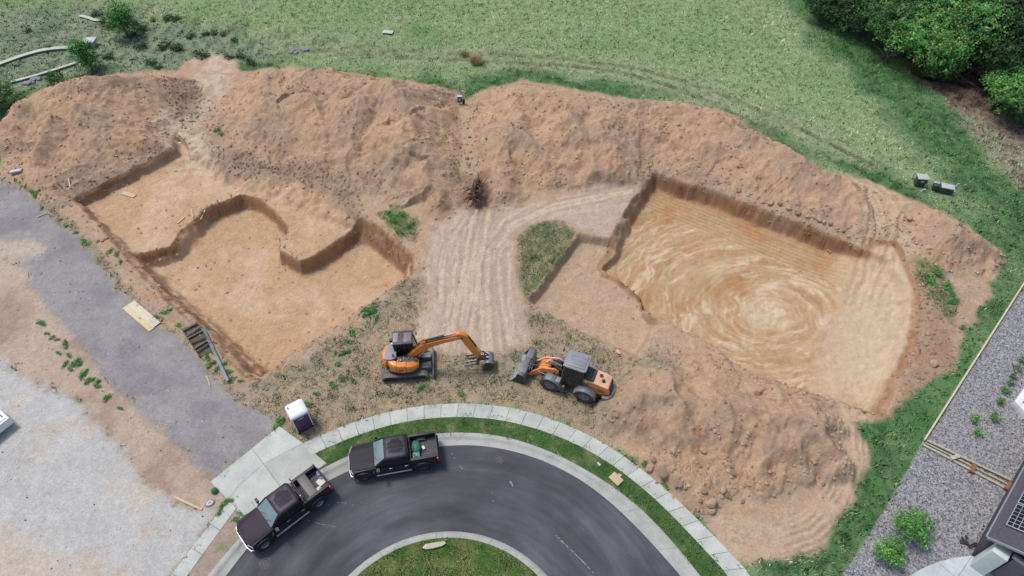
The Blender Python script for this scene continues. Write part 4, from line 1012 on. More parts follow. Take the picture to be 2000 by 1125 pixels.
# ------------------------------------------------------------------ tracked excavator
EX = at(791, 710, 0.4); ex_h = R(5)
ex = empty('excavator', (EX.x, EX.y, gz(EX.x, EX.y)), ex_h)
tag(ex, 'orange tracked excavator with its boom reaching right over bare soil', 'excavator')
TL, TW, TH = 1.52, .42, .62           # half length, width, height of one track
def stadium(hl, r, z0, n=10, k=1.0):
    return [(hl - r + r * math.cos(a) * k, z0 + r * math.sin(a)) for a in np.linspace(-math.pi / 2, math.pi / 2, n)] + \
           [(-hl + r + r * math.cos(a) * k, z0 + r * math.sin(a)) for a in np.linspace(math.pi / 2, 3 * math.pi / 2, n)]
for sgn in (-1, 1):
    yc = sgn * 1.0; y0, y1 = yc - TW / 2, yc + TW / 2; r = TH / 2
    out = stadium(TL, r, r); inn = stadium(TL - .06, r - .06, r)
    m = MB(); n = len(out); V = [Vector((p[0], y, p[1])) for y in (y0, y1) for p in out] + [Vector((p[0], y, p[1])) for y in (y0, y1) for p in inn]
    F = []
    for i in range(n):
        j = (i + 1) % n; F += [(i, j, n + j, n + i), (2 * n + j, 2 * n + i, 3 * n + i, 3 * n + j), (i, 2 * n + i, 2 * n + j, j), (n + j, 3 * n + j, 3 * n + i, n + i)]
    m._add(V, F); tk = m.build('track', P['track'], ex)
    path = resample(np.array(stadium(TL, r, r, 24) + [stadium(TL, r, r, 24)[0]]), .155)
    sh = MB()
    for i in range(len(path) - 1):
        a, b_ = path[i], path[i + 1]; c = (a + b_) / 2; ang = math.atan2(b_[1] - a[1], b_[0] - a[0]); nx, nz = math.sin(ang), -math.cos(ang)
        sh.box((c[0] + nx * .012, yc, c[1] + nz * .012), (.135, TW + .02, .03), Matrix.Rotation(-ang, 3, 'Y'))
        sh.box((c[0] + nx * .04, yc, c[1] + nz * .04), (.03, TW + .01, .04), Matrix.Rotation(-ang, 3, 'Y'))
    sh.build('shoes', P['track'], tk, flat=True)
    MB().box((0, yc, r), (2 * TL - .75, TW * .7, .30)).build('track_frame', P['dark'], ex, .03)
    for x, q in ((TL - r, .23), (-TL + r, .23)): MB().lathe([(-.13, .02), (-.13, q), (.13, q), (.13, .02)], (x, yc, r), 'y', 18).build('sprocket', P['dark'], ex)
    for x in (-.7, -.25, .2, .65): MB().lathe([(-.15, .02), (-.15, .11), (.15, .11), (.15, .02)], (x, yc, .15), 'y', 12).build('roller', P['dark'], ex)
MB().box((0, 0, .50), (1.5, 1.7, .26)).box((.3, 0, .50), (1.0, .9, .3)).build('undercarriage', P['grey'], ex, .04)
MB().cyl((0, 0, .6), (0, 0, .84), .62, 28).build('slew_ring', P['dark'], ex)
bl = MB().prism([(1.98, .06), (2.03, .10), (1.95, .35), (1.99, .62), (1.93, .64), (1.88, .35), (1.93, .06)], -1.24, 1.24).build('dozer_blade', P['worn'], ex, .012, 1)
for y in (-.5, .5):
    MB().prism([(.6, .30), (1.92, .18), (1.92, .36), (.6, .48)], y - .09, y + .09).build('blade_arm', P['grey'], ex, .02)
MB().tube([(.75, .0, .42), (1.9, .0, .38)], .06, 10).build('blade_cylinder', P['dark'], ex)
for y in (-.42, .42): MB().box((1.5, y, .56), (.62, .42, .22)).build('step_plate', P['grey'], ex, .03)
# house (turns with the boom)
hs = []
def ring_plan(sc=1.0):
    pl = []
    for a in np.linspace(math.pi * .5, math.pi * 1.5, 19):             # round tail
        pl.append((-.18 + 1.22 * math.cos(a) * sc, 1.13 * math.sin(a) * sc))
    return pl
tail = ring_plan()
base = tail + [(.65, -1.12), (1.02, -.92), (1.02, .55), (.9, .9), (.4, 1.12)]
MB().prism(base, .84, 1.02, 'xy').build('house_deck', P['dark'], ex, .02)
def cw(z0, z1, sc0, sc1, a0, a1, nm, mat, thick=.28):
    m = MB(); secs = []
    for a in np.linspace(a0, a1, 17):
        o = lambda s_, z: Vector((-.18 + 1.24 * math.cos(a) * s_, 1.15 * math.sin(a) * s_, z))
        secs.append([o(sc0, z0), o(sc0 * 1.015, (z0 + z1) / 2), o(sc1, z1 - .08), o(sc1 - .07, z1), o(sc1 - thick, z1), o(sc1 - thick, z0)])
    return m.loft(secs).build(nm, mat, ex, .015, 1, 40)
cw(.95, 1.72, 1.0, .985, math.pi * .52, math.pi * 1.20, 'counterweight', P['orange'], .22)
# orange side covers on the near side
def cover(x0, x1, pr, nm='side_cover'):
    m = MB(); secs = []
    for x, yo, z1 in pr:
        secs.append([Vector((x, yo, 1.0)), Vector((x, yo - .02, 1.0 + (z1 - 1.0) * .6)), Vector((x, yo + .06, z1 - .03)), Vector((x, yo + .16, z1)), Vector((x, yo + .46, z1 + .01)), Vector((x, yo + .50, 1.0))])
    return m.loft(secs).build(nm, P['orange'], ex, .012, 1, 40)
cover(0, 0, [(-1.02, -.62, 1.70), (-.86, -.86, 1.71), (-.66, -1.02, 1.71), (-.43, -1.11, 1.70)])
oc = cover(0, 0, [(-.41, -1.115, 1.70), (-.1, -1.15, 1.66), (.22, -1.15, 1.62)])
MB().box((-.12, -1.168, 1.30), (.34, .01, .09), Matrix.Rotation(-.5, 3, 'Y')).build('decal', P['trim'], oc)
cover(0, 0, [(.24, -1.15, 1.615), (.5, -1.12, 1.55), (.75, -1.02, 1.45), (.95, -.86, 1.32), (1.04, -.74, 1.22)])
MB().prism([(-1.28, -.52), (-1.12, .35), (-.95, .75), (-.55, .85), (-.40, .40), (-.40, -.45), (-.75, -.62)], 1.70, 1.86, 'xy').build('engine_cover', P['slate'], ex, .06, 3)
MB().prism([(-.40, -.58), (-.40, -.10), (.55, -.02), (.98, -.22), (.98, -.55), (.6, -.62)], 1.02, 1.52, 'xy').build('tank_cover', P['dark'], ex, .05)
ek = MB()
rg = random.Random(2)
for i in range(7): ek.box((-.30 + .17 * i, -.40 + .02 * i, 1.57 - .02 * i), (.10, rg.uniform(.1, .24), rg.uniform(.06, .14)))
for i in range(4): ek.tube([(-.2 + .25 * i, -.55, 1.5), (-.1 + .25 * i, -.35, 1.62), (.15 + .22 * i, -.12, 1.50)], .022, 6)
ek.build('valve_block', P['grey'], ex, .01)
MB().cyl((-.62, -.34, 1.84), (-.62, -.34, 2.06), .06, 12).build('exhaust', P['dark'], ex)
for x in (-.35, -.16): MB().cyl((x, -.52, 1.55), (x, -.52, 1.63), .07, 12).build('filler_cap', P['alloy'], ex)
# cab on the far (operator) side
cbx0, cbx1, cby0, cby1 = -.52, .92, .10, 1.06
cb = MB()
for x, y in ((cbx0, cby0), (cbx0, cby1), (cbx1, cby0), (cbx1, cby1)):
    xt = x - .22 if x > 0 else x
    cb.loft([[Vector((x + dx, y + dy, 1.02)) for dx, dy in ((-.045, -.045), (.045, -.045), (.045, .045), (-.045, .045))], [Vector((xt + dx, y + dy, 2.58)) for dx, dy in ((-.045, -.045), (.045, -.045), (.045, .045), (-.045, .045))]])
cb.box((.2, cby0, 1.12), (1.44, .06, .22)).box((.2, cby1, 1.30), (1.44, .06, .56)).box((cbx0, .58, 1.28), (.06, .96, .5))
cb.loft([[Vector((.20 + dx, cby0 + dy, 1.2)) for dx, dy in ((-.03, -.03), (.03, -.03), (.03, .03), (-.03, .03))], [Vector((.16 + dx, cby0 + dy, 2.58)) for dx, dy in ((-.03, -.03), (.03, -.03), (.03, .03), (-.03, .03))]])
cb.build('cab_frame', P['trim'], ex, .012, 1)
for nm, q in (('window', [(cbx0 + .05, cby0 + .0, 1.23), (.17, cby0, 1.23), (.13, cby0, 2.54), (cbx0 + .05, cby0, 2.54)]), ('window', [(.24, cby0, 1.23), (cbx1 - .05, cby0, 1.23), (cbx1 - .25, cby0, 2.54), (.20, cby0, 2.54)]),
              ('windscreen', [(cbx1, cby0 + .05, 1.10), (cbx1, cby1 - .05, 1.10), (cbx1 - .21, cby1 - .05, 2.54), (cbx1 - .21, cby0 + .05, 2.54)]), ('rear_window', [(cbx0, cby1 - .05, 1.55), (cbx0, cby0 + .05, 1.55), (cbx0, cby0 + .05, 2.54), (cbx0, cby1 - .05, 2.54)]),
              ('window', [(cbx1 - .05, cby1, 1.6), (cbx0 + .05, cby1, 1.6), (cbx0 + .05, cby1, 2.54), (cbx1 - .25, cby1, 2.54)])):
    MB().patch(q, (2, 2), .0, .012).build(nm, P['tint'], ex)
rf = MB().prism([(cbx0 - .06, .03), (cbx1 - .24, .03), (cbx1 - .14, .10), (cbx1 - .14, 1.06), (cbx1 - .24, 1.13), (cbx0 - .06, 1.13)], 2.56, 2.68, 'xy').build('cab_roof', P['dark'], ex, .04, 2)
MB().box((.42, .58, 2.685), (.50, .72, .02)).build('skylight', paint('skylight_glass', (.20, .165, .185), .12, 0, .1, 3), rf, .006)
MB().box((-.38, .58, 2.70), (.34, .8, .05)).build('roof_panel', P['slate'], rf, .015)
MB().box((.10, .58, 1.45), (.45, .5, .5)).box((-.12, .58, 1.9), (.14, .46, .7)).build('seat', P['trim'], ex, .05)
MB().box((-.72, .92, 1.95), (.36, .20, .26)).build('air_filter', P['dark'], ex, .05)
MB().lathe([(0, .001), (0, .09), (.12, .10), (.17, .05), (.18, .001)], (-.68, .62, 1.88), 'z', 14).build('beacon', P['lamp'], ex)
MB().box((.95, 1.20, 2.2), (.06, .16, .28)).tube([(.86, 1.08, 2.1), (.95, 1.18, 2.2)], .015, 6).build('mirror', P['trim'], ex, .02)
# boom, arm and bucket lie in one upright plane
bo = Vector((.22, .0, 1.02)); yaw = R(-4.5)
BM = Matrix.Translation((bo.x, bo.y, 0)) @ Matrix.Rotation(yaw, 4, 'Z')
def bp(name, mb, mat, parent=ex, bevel=.015):
    for v in mb.bm.verts:
        if v.co.z > 1.0: v.co.z = 1.0 + (v.co.z - 1.0) * .87
    return mb.xf(BM).build(name, mat, parent, bevel, 1, 40)
MB().box((bo.x + .02, 0, 1.12), (.46, .44, .42)).build('boom_bracket', P['dark'], ex, .04)
lower = [(-.14, 1.02), (.02, .94), (.26, 1.05), (1.10, 2.10), (1.62, 2.62), (2.55, 3.22), (3.72, 3.72), (3.98, 3.82), (4.02, 4.00), (3.88, 4.10), (3.55, 4.02), (2.50, 3.66), (1.52, 3.20), (1.20, 3.10), (.80, 2.62), (.30, 1.80), (-.16, 1.20)]
boom = bp('boom', MB().prism(lower, -.17, .17), P['orange'])
bp('gusset', MB().prism([(1.18, 3.00), (1.52, 3.14), (1.46, 3.42), (1.30, 3.46), (1.14, 3.22)], -.13, -.07).prism([(1.18, 3.00), (1.52, 3.14), (1.46, 3.42), (1.30, 3.46), (1.14, 3.22)], .07, .13), P['orange'], boom)
for y in (-.25, .25):
    bp('boom_cylinder', MB().tube([(.38, y, .98), (.92, y, 1.72)], .065, 12), P['dark'], ex, 0)
    bp('cylinder_rod', MB().tube([(.90, y, 1.70), (1.34, y, 2.48)], .035, 10), P['rod'], ex, 0)
bp('arm_cylinder', MB().tube([(1.38, 0, 3.38), (2.75, 0, 4.02)], .085, 12), P['dark'], ex, 0)
bp('cylinder_rod', MB().tube([(2.73, 0, 4.01), (3.50, 0, 4.36)], .05, 10), P['rod'], ex, 0)
for y in (-.10, .02, .12): bp('hose', MB().tube([(.55, y, 2.32), (1.2, y, 3.20), (1.5, y, 3.28), (2.6, y, 3.76), (3.5, y, 4.12), (3.9, y, 4.18)], .020, 6), P['trim'], ex, 0)
armp = [(3.52, 4.28), (3.66, 4.42), (3.96, 4.30), (4.26, 3.98), (4.62, 3.10), (5.06, 1.42), (5.10, 1.10), (4.98, .96), (4.86, 1.02), (4.40, 2.10), (3.98, 3.20), (3.80, 3.78)]
arm = bp('arm', MB().prism(armp, -.14, .14), P['orange'])
bp('bucket_cylinder', MB().tube([(4.30, 0, 3.95), (4.78, 0, 2.66)], .065, 12), P['dark'], ex, 0)
bp('cylinder_rod', MB().tube([(4.77, 0, 2.7), (5.22, 0, 1.60)], .035, 10), P['rod'], ex, 0)
bp('pivot_pin', MB().cyl((3.90, -.2, 3.92), (3.90, .2, 3.92), .09, 14).cyl((4.98, -.22, 1.10), (4.98, .22, 1.10), .07, 12), P['dark'], ex, 0)
for y in (.19, -.19):
    bp('link', MB().tube([(5.22, y, 1.60), (5.52, y, 1.18)], .05, 8), P['dark'], ex, 0); bp('rocker', MB().tube([(4.94, y * 1.06, 1.45), (5.22, y * 1.06, 1.60)], .045, 8), P['dark'], ex, 0)
# bucket: curled shell with side plates, mouth to the machine
arc_ = [(5.55 + .42 * math.cos(a), .66 + .46 * math.sin(a)) for a in np.linspace(R(118), R(-95), 15)]
shell = arc_ + [(5.20, .16)]
m = MB(); out2 = shell; inn2 = [(p[0] * .985 + 5.40 * .015 - (.03 if i < 10 else 0), p[1] * .95 + .6 * .05) for i, p in enumerate(shell)]
m.prism(out2 + inn2[::-1], -.46, .46); bk = bp('bucket', m, P['worn'])
for y in (-.47, .47): bp('side_plate', MB().prism(shell + [(5.22, .62), (5.30, .98)], y - .018, y + .018), P['dark'], bk, .004)
bp('bucket_lug', MB().prism([(5.30, 1.02), (5.55, 1.28), (5.66, 1.06)], -.17, -.12).prism([(5.30, 1.02), (5.55, 1.28), (5.66, 1.06)], .12, .17).box((5.18, 0, 1.05), (.42, .30, .22)), P['dark'], bk, .01)
# thumb with four long tines pointing back to the machine
th = bp('thumb', MB().box((4.86, 0, .86), (.20, .86, .22)).box((4.92, 0, 1.05), (.16, .34, .30)), P['dark'], ex, .02)
for y in (-.38, -.13, .13, .38):
    bp('tine', MB().prism([(4.92, .98), (4.55, .92), (4.25, .80), (3.92, .78), (3.92, .73), (4.25, .70), (4.55, .74), (4.92, .76)], y - .03, y + .03), P['worn'] if y < 0 else P['dark'], th, .008)

# ------------------------------------------------------------------ wheel loader
fw, rw = at(1072, 763), at(1138, 786); lh = math.atan2(.372, -.928)
f_ = Vector((math.cos(lh), math.sin(lh), 0)); lft = Vector((-f_.y, f_.x, 0))
mid = (fw + rw) / 2 - lft * 1.03
ld = empty('wheel_loader', (mid.x, mid.y, gz(mid.x, mid.y)), lh)
tag(ld, 'orange and grey wheel loader with its wide bucket lowered to the soil', 'wheel loader')
AX, TR = 1.22, .67
for x in (AX, -AX):
    for y in (.80, -.80): wheel(ld, x, y, TR, .50, P['grey'], P['dusty_tyre'], 5)
    MB().tube([(x, -.7, TR), (x, .7, TR)], .17, 10).build('axle', P['dark'], ld)
def fender(x, sgn, a0, a1, r, w0, w1, nm, mat):
    secs = []
    for a in np.linspace(R(a0), R(a1), 9):
        c, s_ = math.cos(a), math.sin(a)
        secs.append([Vector((x + c * q, sgn * y, TR + s_ * q)) for q, y in ((r, w0), (r + .03, w0), (r + .035, (w0 + w1) / 2), (r + .03, w1), (r - .05, w1 + .02), (r - .05, w1), (r, w1 - .03))])
    return MB().loft(secs).build(nm, mat, ld, .01, 1, 50)
for sgn in (1, -1):
    fender(-AX, sgn, 8, 172, .76, .48, 1.10, 'rear_fender', P['grey'])
    fender(AX, sgn, 62, 178, .76, .50, 1.08, 'front_fender', P['grey'])
    MB().box((AX - .55, sgn * .82, 1.30), (.30, .44, .30)).build('fender_box', P['slate'], ld, .06, 2)
MB().prism([(-2.6, .52), (-2.6, .95), (-.7, 1.05), (.05, .95), (.15, .55), (-.4, .40)], -.50, .50).build('rear_frame', P['dark'], ld, .03)
MB().prism([(.25, .50), (.25, .95), (.9, 1.25), (2.0, 1.2), (2.1, .75), (1.7, .45)], -.46, .46).build('front_frame', P['dark'], ld, .03)
MB().cyl((.2, 0, .45), (.2, 0, 1.2), .16, 14).build('hitch', P['grey'], ld)
# engine bonnet: lower orange sides, sun-bleached top
def hb(v):
    if v.x < -2.2: v.y *= 1 - .16 * min(1, (-2.2 - v.x) / .55)
    if v.z > 1.75: v.y *= .94
    return v
YS = [-.60, -.58, -.3, 0, .3, .58, .60]
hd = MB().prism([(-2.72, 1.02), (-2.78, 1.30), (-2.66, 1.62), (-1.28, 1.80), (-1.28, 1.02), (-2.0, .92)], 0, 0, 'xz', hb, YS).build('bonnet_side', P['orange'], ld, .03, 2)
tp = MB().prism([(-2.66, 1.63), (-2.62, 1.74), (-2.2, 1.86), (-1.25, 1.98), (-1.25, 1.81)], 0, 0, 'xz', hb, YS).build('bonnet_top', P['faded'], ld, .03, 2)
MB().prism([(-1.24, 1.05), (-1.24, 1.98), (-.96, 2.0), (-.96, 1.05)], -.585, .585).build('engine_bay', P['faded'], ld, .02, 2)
for k in range(4): MB().box((-1.17 + .125 * k, .59, 1.52), (.065, .02, .38)).build('louvre', P['trim'], hd)
for k in range(4): MB().box((-1.17 + .125 * k, -.59, 1.52), (.065, .02, .38)).build('louvre', P['trim'], hd)
MB().patch([(-1.62, -.50, 1.965), (-.98, -.54, 2.03), (-.98, .54, 2.03), (-1.62, .50, 1.965)], (3, 3), .01, .03).build('radiator_screen', P['dark'], ld)
for k, y in enumerate((-.02, .30)):
    MB().lathe([(0, .13), (.05, .13), (.05, .11), (.01, .10), (.01, .001)], (-1.95 - .22 * k, y - .18, 1.90 - .04 * k), 'z', 18).build('exhaust_port', P['dark'], ld)
MB().tube([(-2.17, .12, 1.85), (-2.17, .12, 2.02), (-2.26, .10, 2.06)], .055, 10).build('exhaust', P['dark'], ld)
MB().prism([(-2.75, 1.10), (-2.79, 1.30), (-2.68, 1.60), (-2.64, 1.60), (-2.72, 1.30)], -.42, .42).build('rear_grille', P['trim'], ld, .01)
for sgn in (1, -1): MB().box((-2.74, sgn * .44, 1.34), (.05, .12, .18)).build('tail_light', P['red'], ld, .01)
MB().prism([(-2.35, -.82), (-2.75, -.78), (-2.98, -.5), (-3.04, 0), (-2.98, .5), (-2.75, .78), (-2.35, .82), (-2.35, .6), (-2.72, .52), (-2.84, 0), (-2.72, -.52), (-2.35, -.6)], .66, .98, 'xy').build('rear_bumper', P['grey'], ld, .05, 2)
MB().prism([(-2.05, -.62), (-2.42, -.62), (-2.42, .62), (-2.05, .62)], .70, .94, 'xy').build('ballast', P['dark'], ld, .03)
bd = MB().box((-2.2, .635, 1.36), (.46, .012, .10)).build('decal', P['trim'], hd)
# cab
cx0, cx1, cw_ = -.94, .40, .64
c4 = ((cx0, -cw_), (cx0, cw_), (cx1, cw_), (cx1, -cw_))
cb = MB()
for x, y in c4:
    xt, yt = (x * .9 - .03), y * .92
    sq = ((-.05, -.05), (.05, -.05), (.05, .05), (-.05, .05))
    cb.loft([[Vector((x + a, y + b_, 1.12)) for a, b_ in sq], [Vector((xt + a, yt + b_, 2.92)) for a, b_ in sq]])
cb.box((-.27, 0, 1.10), (1.40, 1.36, .16))
for sgn in (1, -1):
    cb.box((-.27, sgn * .645, 1.30), (1.36, .05, .30)); cb.loft([[Vector((-.24 + a, sgn * .655 + b_, 1.4)) for a, b_ in ((-.03, -.03), (.03, -.03), (.03, .03), (-.03, .03))], [Vector((-.26 + a, sgn * .60 + b_, 2.9)) for a, b_ in ((-.03, -.03), (.03, -.03), (.03, .03), (-.03, .03))]])
cb.build('cab_frame', P['trim'], ld, .015, 1)
def cabq(x0, x1, y, z0, z1):
    s_ = 1 if y > 0 else -1; yt = y * .925
    q = [(x0, y, z0), (x1, y, z0), (x1 * .93 - .02, yt, z1), (x0 * .93 - .02, yt, z1)]
    return q[::-1] if s_ > 0 else q
for y in (.645, -.645):
    for x0, x1 in ((-.88, -.28), (-.20, .34)): MB().patch(cabq(x0, x1, y, 1.46, 2.88), (2, 2), 0, .012).build('window', P['tint'], ld)
MB().patch([(cx1, -.60, 1.30), (cx1, .60, 1.30), (cx1 * .9 - .03, .55, 2.9), (cx1 * .9 - .03, -.55, 2.9)], (3, 2), .02, .012).build('windscreen', P['tint'], ld)
MB().patch([(cx0, .60, 2.0), (cx0, -.60, 2.0), (cx0 * .9 - .03, -.55, 2.9), (cx0 * .9 - .03, .55, 2.9)], (3, 2), .0, .012).build('rear_window', P['tint'], ld)
rf = MB().prism([(-1.06, -.62), (-.92, -.72), (.34, -.70), (.50, -.54), (.50, .54), (.34, .70), (-.92, .72), (-1.06, .62)], 2.90, 3.04, 'xy').build('cab_roof', P['slate'], ld, .06, 3)
MB().prism([(-.88, -.54), (.24, -.54), (.32, -.42), (.32, .42), (.24, .54), (-.88, .54)], 3.03, 3.09, 'xy').build('roof_pad', P['slate'], rf, .03, 2)
for y in (-.28, 0, .28): MB().box((-.31, y, 3.10), (1.0, .05, .03)).build('rib', P['slate'], rf, .012)
for y in (-.5, .5): MB().box((.46, y, 2.86), (.1, .16, .1)).build('work_lamp', P['lamp'], ld, .02)
MB().box((-.36, 0, 1.6), (.5, .5, .4)).box((-.58, 0, 2.0), (.14, .46, .7)).build('seat', P['trim'], ld, .05)
for sgn in (1, -1):
    MB().box((.95, sgn * .98, 2.35), (.06, .18, .30)).tube([(.42, sgn * .62, 2.5), (.95, sgn * .95, 2.5), (.95, sgn * .95, 2.3)], .018, 6).build('mirror', P['trim'], ld, .02)
    MB().tube([(.55, sgn * .98, .55), (.55, sgn * .98, 1.25)], .02, 6).tube([(.22, sgn * .98, .55), (.22, sgn * .98, 1.25)], .02, 6).box((.38, sgn * .95, .60), (.36, .22, .03)).box((.38, sgn * .90, .90), (.36, .22, .03)).build('ladder', P['grey'], ld)
    MB().tube([(.46, sgn * .68, 1.2), (.50, sgn * .70, 2.0), (.42, sgn * .64, 2.7)], .018, 6).build('handrail', P['grey'], ld)
# lift arms, tower, cylinders
for sgn in (1, -1):
    y = sgn * .46
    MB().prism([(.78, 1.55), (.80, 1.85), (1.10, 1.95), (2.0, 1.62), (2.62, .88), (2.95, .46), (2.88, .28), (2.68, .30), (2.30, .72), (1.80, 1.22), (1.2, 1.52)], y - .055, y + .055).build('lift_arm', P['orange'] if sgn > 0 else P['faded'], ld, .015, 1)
    MB().prism([(.70, 1.0), (.66, 1.92), (.95, 1.98), (1.28, 1.30), (1.5, 1.0)], sgn * .28 - .05, sgn * .28 + .05).build('tower_plate', P['dark'], ld, .015, 1)
    MB().tube([(.90, sgn * .62, .95), (1.65, sgn * .62, 1.20)], .075, 12).build('lift_cylinder', P['grey'], ld)
    MB().tube([(1.6, sgn * .62, 1.18), (2.2, sgn * .60, 1.30)], .04, 10).build('cylinder_rod', P['rod'], ld)
    MB().tube([(.6, sgn * .20, 1.5), (1.1, sgn * .22, 2.06), (1.7, sgn * .18, 2.02), (2.3, sgn * .16, 1.5)], .026, 6).build('hose', P['grey'], ld)
MB().prism([(1.42, 1.30), (1.45, 1.62), (1.62, 1.72), (2.22, 1.32), (2.30, 1.05), (2.05, .98)], -.40, .40).build('cross_member', P['orange'], ld, .03)
MB().prism([(1.55, 1.2), (1.45, 2.05), (1.60, 2.12), (1.95, 1.5), (2.10, 1.05), (1.95, 1.0)], -.07, .07).build('bell_crank', P['faded'], ld, .015)
MB().tube([(.75, 0, 1.80), (1.30, 0, 1.98)], .09, 12).build('tilt_cylinder', P['grey'], ld)
MB().tube([(1.28, 0, 1.97), (1.56, 0, 2.05)], .05, 10).build('cylinder_rod', P['rod'], ld)
MB().tube([(2.05, 0, 1.06), (2.86, 0, .86)], .06, 8).build('tilt_link', P['dark'], ld)
cp = MB().box((2.90, 0, .62), (.16, 1.0, .66))
for y in (-.35, -.12, .12, .35): cp.box((2.80, y, .74), (.22, .06, .5))
cp.tube([(2.72, -.5, .92), (2.72, .5, .92)], .05, 8).tube([(2.72, -.5, .45), (2.72, .5, .45)], .05, 8)
cp.build('coupler', P['dark'], ld, .012, 1)
# bucket
bp_ = [(3.92, .03), (3.15, .05), (2.98, .16), (2.97, .78), (3.08, 1.00), (3.42, 1.08), (3.40, 1.12), (3.04, 1.05), (2.92, .82), (2.92, .10), (3.10, -.005), (3.92, -.005)]
bk = MB().prism(bp_, -1.22, 1.22).build('bucket', P['worn'], ld, .012, 1)
for sgn in (1, -1): MB().prism([(3.92, .0), (3.10, .0), (2.93, .12), (2.93, .82), (3.06, 1.04), (3.42, 1.12), (3.60, .55)], sgn * 1.22 - .02, sgn * 1.22 + .02).build('side_plate', P['dark'], bk, .005)
MB().box((3.94, 0, .012), (.16, 2.44, .03)).build('cutting_edge', P['grey'], bk, .004)
MB().box((3.16, .64, 1.085), (.40, .72, .05), Matrix.Rotation(-.22, 3, 'Y')).box((3.16, -.64, 1.085), (.40, .72, .05), Matrix.Rotation(-.22, 3, 'Y')).build('spill_guard', P['worn'], bk, .01)

# ------------------------------------------------------------------ portable toilet
tb0, tb1 = at(583, 849), at(604, 838)
th_z = math.atan2(tb1.y - tb0.y, tb1.x - tb0.x)
dx = Vector((math.cos(th_z), math.sin(th_z), 0)); dn = Vector((-dx.y, dx.x, 0))
pc = tb0 + dx * .56 + dn * .58
pt = empty('portable_toilet', (pc.x, pc.y, gz(pc.x, pc.y)), th_z)
pt.scale = (.96, .96, .86)
tag(pt, 'purple portable toilet with rounded white roof standing on grass by the apron', 'portable toilet')
m_pur = paint('purple_plastic', (.075, .026, .095), .5, 0, .10, 2.5, DUST, .12); m_wht = paint('white_plastic', (.72, .72, .73), .4, 0, .05, 2, DUST, .08)
MB().box((0, 0, .07), (1.18, 1.18, .14)).build('skid', P['trim'], pt, .02)
MB().box((0, 0, 1.08), (1.06, 1.06, 1.90)).build('cabin', m_pur, pt, .02)
for x in (-.545, .545):
    for y in (-.545, .545): MB().box((x, y, 1.06), (.07, .07, 1.92)).build('corner_post', m_wht, pt, .02)
dr = MB().box((0, -.55, 1.02), (.92, .05, 1.74)).build('door', m_pur, pt, .015)
for z in (.5, .9, 1.3): MB().box((0, -.578, z), (.76, .012, .26)).build('panel', m_pur, dr, .006)
MB().box((.38, -.585, 1.05), (.06, .03, .12)).build('latch', P['trim'], dr, .006)
MB().prism([(.22 * math.cos(a), 1.84 + .14 * math.sin(a)) for a in np.linspace(math.pi, 2 * math.pi, 12)], -.60, -.57).build('door_sign', paint('grey_plate', (.38, .42, .45), .4, 0, .05, 4), dr, .004)
def rr(hx, hy, r, z, n=5):
    return [Vector((sx * (hx - r) + r * math.cos(a), sy * (hy - r) + r * math.sin(a), z)) for sx, sy, a0 in ((1, 1, 0), (-1, 1, 90), (-1, -1, 180), (1, -1, 270)) for a in np.linspace(R(a0), R(a0 + 90), n)]
ro = MB().loft([rr(.58, .58, .12, 1.98), rr(.63, .63, .14, 2.06), rr(.62, .62, .15, 2.18), rr(.57, .57, .16, 2.27), rr(.40, .40, .2, 2.33), rr(.15, .15, .1, 2.35)]).build('roof', m_wht, pt, 0, angle=60)
MB().cyl((-.44, .26, 2.24), (-.44, .26, 2.42), .05, 12).build('vent_pipe', P['grey'], pt)
MB().box((-.40, -.05, 2.30), (.05, .42, .03)).build('ridge', m_wht, ro, .01)

# ------------------------------------------------------------------ plywood sheets on the drive
m_ply = paint('plywood', (.60, .49, .29), .75, 0, .10, 5, (.42, .33, .2), .3); m_ply2 = paint('worn_plywood', (.58, .52, .38), .75, 0, .10, 5, (.42, .36, .26), .4)
q = [ground(240, 603), ground(292, 648), ground(314, 630), ground(264, 589)]
pv = (q[0] + q[1] + q[2] + q[3]) / 4; ang = math.atan2(q[1].y - q[0].y, q[1].x - q[0].x); ln_ = (q[1] - q[0]).length; wd_ = (q[3] - q[0]).length
pzz = max(gz(pv.x + a, pv.y + b_) for a in (-.8, 0, .8) for b_ in (-.8, 0, .8))
o = MB().box((0, 0, .05), (ln_, wd_ * .52, .035)).build('plywood_sheet', m_ply, None, .004); o.location = (pv.x + math.sin(ang) * wd_ * .26, pv.y - math.cos(ang) * wd_ * .26, pzz); o.rotation_euler = (0, 0, ang)
tag(o, 'yellow plywood sheet lying nearest the drive under a paler sheet', 'plywood sheet', 'plywood sheets on the drive')
MB().box((.05, .02, .13), (.28, .07, .06)).build('batten', m_ply2, o, .005)
o = MB().box((0, 0, .09), (ln_ * .98, wd_ * .62, .03), Matrix.Rotation(.03, 3, 'X')).build('plywood_sheet', m_ply2, None, .004); o.location = (pv.x - math.sin(ang) * wd_ * .19, pv.y + math.cos(ang) * wd_ * .19, pzz); o.rotation_euler = (0, 0, ang)
tag(o, 'pale weathered plywood sheet overlapping the yellow sheet by the pit edge', 'plywood sheet', 'plywood sheets on the drive')

